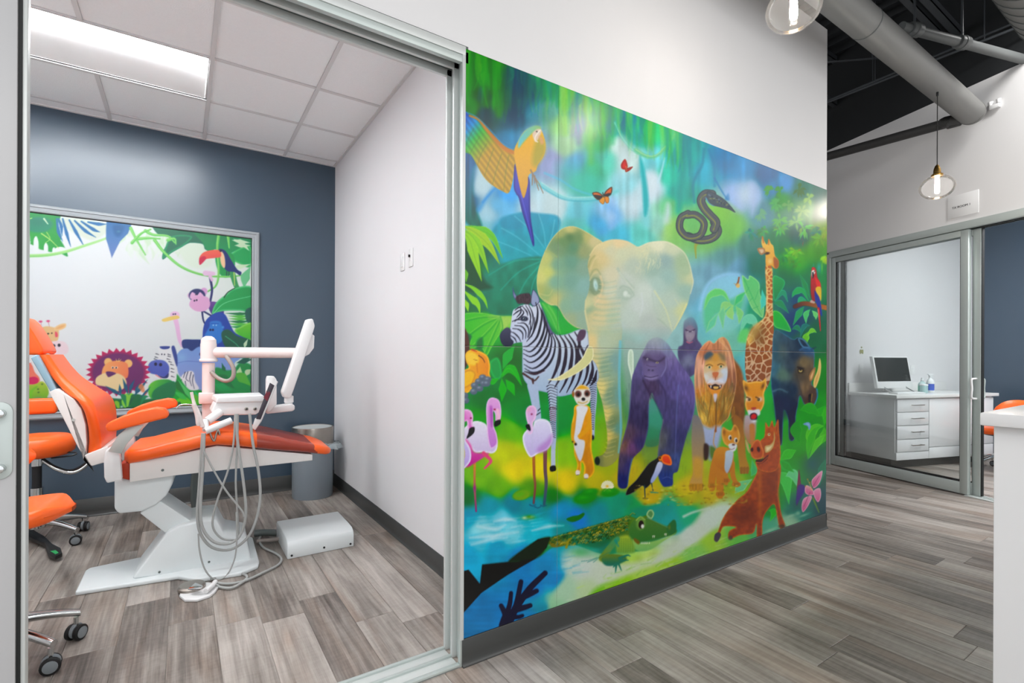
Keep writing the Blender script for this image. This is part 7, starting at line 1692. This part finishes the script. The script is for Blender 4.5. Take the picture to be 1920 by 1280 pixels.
def saddle_stool(name, label, c, z0, z1, angs, group, rz=0.0, back=None):
    t = thing(name, label, 'stool', c, group=group)
    star_base(c, angs, t, .29, .15)
    MB().tube([c+Vector((0,0,.15)), c+Vector((0,0,.34))], .03, 18).build('column_sleeve', 'chrome', t)
    MB().tube([c+Vector((0,0,.34)), c+Vector((0,0,z0-.01))], .02, 18).build('gas_spring', 'dark_plastic', t)
    MB().lathe([(.0,z0-.02),(.10,z0-.02),(.16,z0+.0)], c, 28).build('seat_plate', 'dark_plastic', t)
    rings = []
    for k in range(11):                         # saddle: raised ends, dished middle
        u = -1+2*k/10; hw = .21*math.sqrt(max(.02, 1-abs(u)**2.6)); zt = z1-.04+.04*u*u-.05*max(0, abs(u)-.75)/.25
        rg = rrect(hw, zt, z0+.012*u*u+.02*max(0, abs(u)-.75)/.25, 0, min(.03, hw*.6), 4, -.01)
        ca, sa = math.cos(rz), math.sin(rz)
        rings.append([(c.x+u*.275*ca-p[1]*sa, c.y+u*.275*sa+p[1]*ca, p[2]) for p in rg])
    MB().loft(dense(rings, 3)).build('seat', 'orange', t, smooth=60)
    if back:
        bz0, bz1, d = back
        dv = Vector((math.cos(d), math.sin(d), 0)); nv = Vector((-dv.y, dv.x, 0)); rings = []
        for k in range(13):
            u = -1+2*k/12; h = (bz1-bz0)/2*math.sqrt(max(.03, 1-abs(u)**3)); p = c+dv*(.25-.05*u*u)+nv*(.19*u)+Vector((0, 0, (bz0+bz1)/2))
            rings.append([p+dv*.028*math.cos(a)+Vector((0, 0, h*math.sin(a))) for a in [2*PI*q/14 for q in range(14)]])
        MB().loft(rings).build('backrest', 'orange', t, smooth=60)
        MB().tube(spline([c+dv*.04+Vector((0,0,z0-.02)), c+dv*.2+Vector((0,0,z0-.05)), c+dv*.29+Vector((0,0,z0+.04)), c+dv*.285+Vector((0,0,(bz0+bz1)/2))], 6), .016, 10).build('back_arm', 'dark_plastic', t)
    return t
sc2 = Vector((-.64, 2.70, 0))
saddle_stool('operator_stool', 'orange saddle stool with chrome star base at the left edge near the door', sc2, .55, .645, [-.62, .28, 1.6, 2.9, 4.2], 'exam room stools', rz=-.1, back=(.68, .86, PI*.62))
# ---------------------------------------------------------------------------
# Far room: cabinets, worktop, computer, bottles, stool
# ---------------------------------------------------------------------------
CN0, CN1, CS0, CS1 = .455, 1.98, -.45, SW      # n range and s range of the cabinets
cab = thing('drawer_cabinet', 'white laminate base cabinet with four drawers behind the glass door', 'cabinet', W((CS0+CS1)/2, (CN0+.93)/2, 0), group='far room cabinets')
wb('body', CS0+.02, CS1-.002, CN0, .94, .1, .775, 'laminate', cab, .002)
wb('toe_kick', CS0+.08, CS1-.002, CN0+.03, .94, 0, .1, 'base_rubber', cab)
dz = [.185, .325, .475, .622, .768]
for i in range(4):
    d = wb('drawer', CS0, CS0+.019, CN0+.012, .936, dz[i]+.004, dz[i+1]-.004, 'laminate', cab, .002)
    zc_ = (dz[i]+dz[i+1])/2+.005
    MB().tube([W(CS0-.03, .655, zc_), W(CS0-.03, .83, zc_)], .005, 8).build('handle', 'steel', d)
    for nn in (.675, .81):
        MB().tube([W(CS0+.002, nn, zc_), W(CS0-.03, nn, zc_)], .004, 8).build('handle_post', 'steel', d)
wb('bottom_rail', CS0, CS0+.019, CN0, .94, .1, .181, 'laminate', cab, .002)
cab2 = thing('door_cabinet', 'white laminate base cabinet with plain doors right of the drawers', 'cabinet', W((CS0+CS1)/2, 1.46, 0), group='far room cabinets')
wb('body', CS0+.02, CS1-.002, .942, CN1, .1, .775, 'laminate', cab2, .002)
wb('toe_kick', CS0+.08, CS1-.002, .942, CN1-.02, 0, .1, 'base_rubber', cab2)
for a, b in ((.946, 1.455), (1.461, CN1-.004)):
    wb('door', CS0, CS0+.019, a, b, .225, .764, 'laminate', cab2, .002)
    wb('bottom_panel', CS0, CS0+.019, a, b, .1, .219, 'laminate', cab2, .002)
top = thing('worktop', 'white worktop with low backsplash over the far room cabinets', 'worktop', W((CS0+CS1)/2, 1.2, .776))
wb('slab', CS0-.025, CS1-.001, CN0-.03, CN1+.05, .776, .812, 'quartz', top, .004); wb('backsplash', CS1-.02, CS1-.001, CN0-.03, CN1+.05, .8125, .92, 'quartz', top, .002)
ZT = .8125
mon = thing('computer_monitor', 'white all-in-one computer with dark screen on the far room worktop', 'computer', W(-.12, .85, ZT))
def mq(n, z, back=0.0):      # the screen leans back a little
    return W(-.16+(z-ZT)*.18+back, n, z)
def mslab(name, n0, n1, z0, z1, b0, b1, m, bev=.003):
    return MB().hexa([mq(n0,z0,b0),mq(n1,z0,b0),mq(n1,z0,b1),mq(n0,z0,b1),mq(n0,z1,b0),mq(n1,z1,b0),mq(n1,z1,b1),mq(n0,z1,b1)]).build(name, m, mon, bev)
mslab('case', .575, 1.13, .865, 1.235, 0, .04, 'plastic', .006); mslab('display', .595, 1.11, .945, 1.222, -.002, .001, 'screen', .0005)
for n_ in (.68, 1.02):
    MB().tube(spline([W(-.12, n_, .90), W(-.16, n_, .865), W(-.24, n_, ZT+.012)], 4), .008, 8).build('stand_foot', 'chrome', mon)
MB().tube(spline([W(-.1, .85, .93), W(-.04, .85, .9), W(-.01, .85, ZT+.01)], 4), .012, 8).build('rear_leg', 'plastic', mon)
kb = thing('keyboard', 'flat white keyboard in front of the far room computer', 'keyboard', W(-.28, .85, ZT))
wb('body', -.34, -.24, .62, 1.05, ZT, ZT+.012, 'plastic', kb, .003)
for r_ in range(4):
    wb('key_row', -.335+r_*.023, -.316+r_*.023, .635, 1.035, ZT+.012, ZT+.016, 'bottle_white', kb, .001)
def bottle(name, label, s, n, h, r, m, lab, trig):
    c = W(s, n, ZT); t = thing(name, label, 'bottle', c, group='spray bottles on the far worktop')
    MB().lathe([(r*.9,0),(r,.006),(r,h*.55),(r*.8,h*.66),(r*.38,h*.74),(r*.34,h*.82)], c, 20).build('body', m, t, smooth=40)
    MB().lathe([(r+.001,h*.12),(r+.001,h*.46)], c, 20, caps=False).build('label', lab, t)
    MB().lathe([(r*.42,h*.80),(r*.42,h*.88)], c, 16).build('collar', 'bottle_white', t, .001)
    if trig:
        a, b = Vector((c.x, c.y, c.z+h*.88)), Vector((c.x, c.y, c.z+h*.98))
        MB().hexa([a-E2*.02-E1*.01, a+E2*.02-E1*.01, a+E2*.02+E1*.01, a-E2*.02+E1*.01, b-E2*.05-E1*.01, b+E2*.05-E1*.01, b+E2*.05+E1*.01, b-E2*.05+E1*.01]).build('spray_head', 'bottle_white', t, .004)
        MB().tube([a+E2*.035+Vector((0,0,.01)), a+E2*.03-Vector((0,0,.045))], .005, 8).build('trigger', 'bottle_white', t)
    else:
        MB().lathe([(r*.3,h*.88),(r*.3,h),(0,h)], c, 14).build('cap', 'bottle_white', t)
bottle('spray_bottle', 'white spray bottle with blue print, taller and right of the clear one', -.22, 1.30, .225, .038, 'bottle_white', 'label_blue', True)
bottle('pump_bottle', 'clear bottle with blue label, shorter and left of the spray bottle', -.20, 1.20, .175, .040, 'bottle_clear', 'label_green', False)
tub = thing('wipe_tub', 'small pale round tub left of the two bottles', 'tub', W(-.26, 1.14, ZT))
MB().lathe([(.036,0),(.038,.01),(.038,.085)], W(-.26, 1.14, ZT), 22).build('body', 'bottle_clear', tub, .002); MB().lathe([(.040,.085),(.040,.1),(.03,.106)], W(-.26, 1.14, ZT), 22).build('lid', 'bottle_white', tub, .001)
def wall_plate_far(name, label, cat, n, z, group=None):
    t = thing(name, label, cat, W(SW, n, z), group=group)
    wb('cover_plate', SW-.006, SW, n-.036, n+.036, z-.058, z+.058, 'plastic', t, .002)
    for dz_ in (-.022, .022):
        wb('socket', SW-.008, SW-.005, n-.014, n+.014, z+dz_-.012, z+dz_+.012, 'bottle_white', t, .001)
wall_plate_far('wall_outlet', 'white wall outlet left of the far room computer', 'outlet', .63, 1.08, 'far room outlets')
wall_plate_far('wall_outlet', 'white wall outlet right of the far room computer', 'outlet', 1.47, 1.07, 'far room outlets')
em = thing('wall_emblem', 'tiny olive tooth-shaped emblem on the far white wall above the outlet', 'emblem', W(SW, .635, 1.30))
pr = [(-.03,-.005),(-.02,.02),(0,.012),(.02,.02),(.03,-.005),(.022,-.035),(.01,-.03),(0,-.012),(-.01,-.03),(-.022,-.035)]
MB().prism([W(SW, .635+a, 1.30+b) for a, b in pr], [W(SW-.006, .635+a, 1.30+b) for a, b in pr]).build('tooth', 'emblem', em, .001)
MB().tube([W(SW, .635, 1.345), W(SW-.006, .635, 1.345)], .01, 12).build('dot', 'emblem', em)

so = W(-.76, 1.5, 0)
fs = thing('office_stool', 'orange backed rolling stool in the far room behind the reception counter', 'stool', so)
star_base(so, [.3, 1.55, 2.8, 4.1, 5.3], fs, .28, .14)
MB().tube([so+Vector((0,0,.14)), so+Vector((0,0,.38))], .024, 16).build('gas_spring', 'dark_plastic', fs)
MB().lathe([(.1,.38),(.15,.40)], so, 26).build('seat_plate', 'dark_plastic', fs)
MB().lathe([(.17,.40),(.19,.42),(.195,.44),(.18,.465),(.1,.475),(0,.476)], so, 32).build('seat', 'orange', fs, smooth=50)
rings = []
bd = (-E2*.35+E1*-.9).normalized(); bn = Vector((-bd.y, bd.x, 0))
for k in range(15):
    u = -1+2*k/14; h = .165*math.sqrt(max(.02, 1-abs(u)**2.6)); p = so+bd*(.24-.05*u*u)+bn*(.2*u)+Vector((0, 0, .62))
    rings.append([p+bd*.032*math.cos(a)+Vector((0, 0, h*math.sin(a))) for a in [2*PI*q/16 for q in range(16)]])
MB().loft(rings).build('backrest', 'orange', fs, smooth=60)
MB().tube(spline([so+bd*.05+Vector((0,0,.385)), so+bd*.2+Vector((0,0,.38)), so+bd*.28+Vector((0,0,.45)), so+bd*.275+Vector((0,0,.6))], 6), .022, 10).build('back_arm', 'dark_plastic', fs)

# sign over the door
sg = thing('room_sign', 'small acrylic sign reading TX ROOM 1 above the far glass door', 'sign', W(-1.35, 0, 2.50))
wb('panel', -1.475, -1.235, -.006, 0, 2.475, 2.675, 'plastic', sg, .001)
def lettering(txt, size, s, n, z, parent, m):
    cu = bpy.data.curves.new('lettering', 'FONT'); cu.body = txt; cu.size = size; cu.extrude = .0006; cu.align_x = 'CENTER'; cu.align_y = 'CENTER'
    tmp = bpy.data.objects.new('lettering', cu); C.objects.link(tmp)
    dg = bpy.context.evaluated_depsgraph_get(); me = bpy.data.meshes.new_from_object(tmp.evaluated_get(dg)); bpy.data.objects.remove(tmp)
    o = bpy.data.objects.new('lettering', me); C.objects.link(o)
    right = -E1; up = Vector((0, 0, 1)); out = right.cross(up)
    Mx = Matrix((right, up, out)).transposed().to_4x4(); Mx.translation = W(s, n, z)
    me.transform(Matrix.Translation(-root_loc(parent)) @ Mx); me.materials.clear(); me.materials.append(MATS[m]); o.parent = parent
    return o
lettering('TX ROOM 1', .027, -1.345, -.0068, 2.565, sg, 'ink')

# ---------------------------------------------------------------------------
# Reception counter, pendants, added hall fill lamps
# ---------------------------------------------------------------------------
rc = thing('reception_counter', 'white reception counter with thick top at the right edge', 'counter', (2.6, -.3, 0))
KX, KY, KZ = 1.672, .395, 1.068
bx('body', (KX+.03, -1.4, 0), (3.6, KY-.02, KZ-.034), 'counter_white', rc, .003)
bx('top', (KX, -1.45, KZ-.033), (3.65, KY, KZ), 'counter_white', rc, .005)

def pendant(label, c, r, ztop=4.64):
    t = thing('pendant_lamp', label, 'pendant lamp', c, group='glass globe pendants')
    h = r*.82; prof = []
    for k in range(25):
        a = -PI/2+PI*k/24*.92
        prof.append((max(.001, r*math.cos(a)), h*math.sin(a)))
    zt = prof[-1][1]
    MB().lathe(prof, c, 48, caps=False).build('globe', 'globe_glass', t, smooth=180)
    inner = [(max(.0008, a-.0035), b+.003*(b < 0)) for a, b in prof]
    MB().lathe([(r*.34, zt-.004), (r*.34, zt+.01), (r*.22, zt+.02), (r*.20, zt+.05), (r*.12, zt+.075), (.004, zt+.085)], c, 24).build('socket', 'brass', t, smooth=30)
    MB().lathe([(.013, zt), (.013, zt-.02), (.015, -h*.35), (.012, -h*.5), (.002, -h*.56)], c, 16).build('bulb', 'filament', t, smooth=60)
    MB().tube([(c.x, c.y, c.z+zt+.08), (c.x, c.y, ztop)], .003, 8).build('cord', 'cord', t)
    MB().lathe([(.055, ztop-.025-c.z), (.055, ztop-c.z)] if ztop > 4 else [(.008, ztop-.03-c.z), (.008, ztop-c.z)], c, 24).build('canopy', 'dark_plastic', t, .002)
    return t
def at_depth(x, y, d): return Vector((0, 0, EYE))+sight(x, y)*d
pendant('clear glass globe pendant hanging nearest the camera at the top edge', at_depth(1488, 16, 2.05), .104)
pendant('clear glass globe pendant hanging farther off, in front of the room sign', at_depth(1757, 351, 3.75), .108, 3.2155)

def hall_fill(label, x, y, z, ln, wd, rz=0.0, watts=HALL_FILL):  # lamps added out of view to brighten the hall
    t = thing('fill_lamp', label, 'fill lamp', (x, y, z), rz, group='added fill lights of the hall')
    MB().box((-ln/2, -wd/2, 0), (ln/2, wd/2, .07)).build('housing', 'plastic', t, .004, world=False)
    MB().box((-ln/2+.01, -wd/2+.01, -.004), (ln/2-.01, wd/2-.01, 0)).build('lens', 'reflector', t, world=False)
    for sx in (-1, 1):
        MB().tube([(sx*ln*.4, 0, .07), (sx*ln*.4, 0, 4.64-z)], .003, 6).build('cable', 'cord', t, world=False)
    ld = bpy.data.lights.new('fill_light', 'AREA'); ld.shape = 'RECTANGLE'; ld.size = ln-.04; ld.size_y = wd-.02; ld.energy = watts; ld.color = (1, .985, .965)
    lo = bpy.data.objects.new('fill_light', ld); C.objects.link(lo); lo.parent = t; lo.location = (0, 0, -.008)
    return t
hall_fill('long white fill lamp added unseen over the hall behind the camera', -.5, -1.0, 3.35, 2.4, .22)
hall_fill('long white fill lamp added unseen over the reception counter', 3.1, -1.3, 3.35, 2.4, .22)

hall_fill('short white fill lamp added unseen over the far end of the hall', 5.0, .3, 3.95, 1.2, .16, 1.2, 46.0)

# ---------------------------------------------------------------------------
# Services under the roof
# ---------------------------------------------------------------------------
de = W(-1.489, -.12, 3.31)
dk = thing('air_duct', 'long round grey duct running under the black roof to the right wall', 'duct', (de.x, de.y, de.z))
MB().tube([(-2.6, de.y, de.z), (de.x, de.y, de.z)], .092, 32).build('pipe', 'duct_grey', dk, .006)
for x in (de.x-2.05, de.x-3.3, de.x-4.6):
    MB().tube([(x-.004, de.y, de.z), (x+.004, de.y, de.z)], .0945, 32).build('joint_ring', 'pipe_grey', dk)
MB().tube([(de.x, de.y, de.z), (de.x+.03, de.y, de.z), (de.x+.045, de.y, de.z)], [.094, .09, .06], 28).build('end_cap', 'duct_grey', dk)
pk = thing('drain_pipe', 'black pipe running along the right wall from the duct end', 'pipe', (5.6, 2.4, 3.15))
zp = on_plane(1797, 226, (5.62, 0), (1, 0)).z
p0 = on_plane(1800, 224, (5.64, 0), (1, 0)); p1 = on_plane(1556, 292, (5.64, 0), (1, 0))
dv = (p1-p0).normalized()
MB().tube([p0, p1+dv*1.2], .042, 16).build('pipe', 'pipe_dark', pk)
MB().tube([p0-dv*.005, p0+dv*.09], .053, 16).build('coupling', 'pipe_dark', pk, .006)
MB().tube(spline([p0+dv*.02, p0-dv*.07+Vector((0, 0, .0)), Vector((de.x-.065, de.y+.16, (p0.z+de.z)/2-.02)), Vector((de.x-.07, de.y+.128, de.z-.05))], 5), .042, 16).build('elbow', 'pipe_dark', pk)
sp = thing('sprinkler_pipe', 'grey pipe with clamps crossing below the roof joists', 'pipe', (5, 1.3, 3.6))
a = on_z(1690, 50, 3.62); b = on_z(1925, 113, 3.62); dv = (b-a).normalized()
MB().tube([a, b+dv*1.5], .034, 16).build('pipe', 'pipe_grey', sp)
for u in (on_z(1715, 56, 3.62), on_z(1804, 80, 3.62)):
    MB().tube([u-dv*.05, u+dv*.05], .046, 16).build('fitting', 'pipe_grey', sp, .006)
    MB().tube([u+Vector((0,0,.03)), (u.x, u.y, 4.66)], .008, 8).build('hanger_rod', 'steel_black', sp)
    MB().tube([u-dv*.012, u+dv*.012], .05, 16).build('hanger_ring', 'pipe_grey', sp, .003)
sd = thing('spiral_duct', 'large ribbed spiral duct end at the top right corner', 'duct', (3.9, .5, 3.5))
ZR = .30; yc, zc = .70, 3.65; xe = 5.05
MB().tube([(-1, yc, zc), (xe, yc, zc)], ZR, 40).build('pipe', 'duct_grey', sd, .01)
for k in range(22):
    x = xe-.06-k*.13; MB().tube([(x-.004, yc, zc), (x+.004, yc, zc)], ZR+.004, 40).build('rib', 'pipe_grey', sd)
def angle_bar(mb, p, q, w=.055, t=.006):
    p, q = Vector(p), Vector(q); d = (q-p).normalized(); n = Vector((-d.y, d.x, 0)).normalized()
    for u0, u1, v0, v1 in ((-w/2, w/2, 0, t), (-w/2, -w/2+t, 0, w)):
        mb.hexa([p+n*u0+Vector((0,0,v0)), q+n*u0+Vector((0,0,v0)), q+n*u1+Vector((0,0,v0)), p+n*u1+Vector((0,0,v0)), p+n*u0+Vector((0,0,v1)), q+n*u0+Vector((0,0,v1)), q+n*u1+Vector((0,0,v1)), p+n*u1+Vector((0,0,v1))])
jl = [('nearest the spiral duct', .55), ('second from the spiral duct', 1.55), ('above the mural wall', 2.75), ('farthest back over the hall', 4.05)]
for nm, y in jl:
    j = thing('roof_joist', 'black open-web steel roof joist, '+nm, 'joist', (3, y, 4.1), group='roof joists')
    xe_ = WP.x+(y-WP.y)*E1.x/E1.y+.02
    for dy in (-.045, .045):
        mb = MB(); angle_bar(mb, (-2.5, y+dy, 4.08), (xe_, y+dy, 4.08)); mb.build('bottom_chord', 'steel_black', j)
        mb = MB(); angle_bar(mb, (-2.5, y+dy, 4.58), (xe_, y+dy, 4.58)); mb.build('top_chord', 'steel_black', j)
    x = -2.3; up = True
    while x < xe_-.5:
        z0, z1 = (4.1, 4.6) if up else (4.6, 4.1)
        MB().tube([(x, y, z0), (x+.45, y, z1)], .018, 8).build('web_bar', 'steel_black', j); x += .45; up = not up
for nm, q0, q1, zz in [('upper', (1556,187), (1712,122), 3.95), ('lower', (1556,190), (1708,130), 3.85), ('middle', (1556,116), (1680,106), 4.3)]:
    a = on_z(*q0, zz); b = on_z(*q1, zz); dv = (b-a).normalized()
    cd = thing('conduit', 'thin dark electrical conduit under the roof, '+nm+' one of the three', 'conduit', a, group='conduits')
    MB().tube([a-dv*1.5, b+dv*2.0], .011, 8).build('tube', 'steel_black', cd)
    for u in (a+dv*.4, b+dv*.5):
        MB().tube([u, (u.x, u.y, 4.66)], .004, 6).build('hanger', 'steel_black', cd)
el = W(-1.70, -.0, 3.33)
ep = on_plane(1868, 200, WP, E2)
el = thing('wall_sensor', 'tiny white device on the right wall beside the duct end', 'sensor', ep)
dd = E1*.035; up = Vector((0, 0, .018))
MB().hexa([ep-dd-up-E2*.03, ep+dd-up-E2*.03, ep+dd-up, ep-dd-up, ep-dd+up-E2*.03, ep+dd+up-E2*.03, ep+dd+up, ep-dd+up]).build('body', 'plastic', el, .004)
for sg_ in (-1, 1):
    MB().lathe([(.012,0),(.018,.02),(.018,.03)], ep+dd*sg_*.8-E2*.02+up, 14).build('head', 'plastic', el)
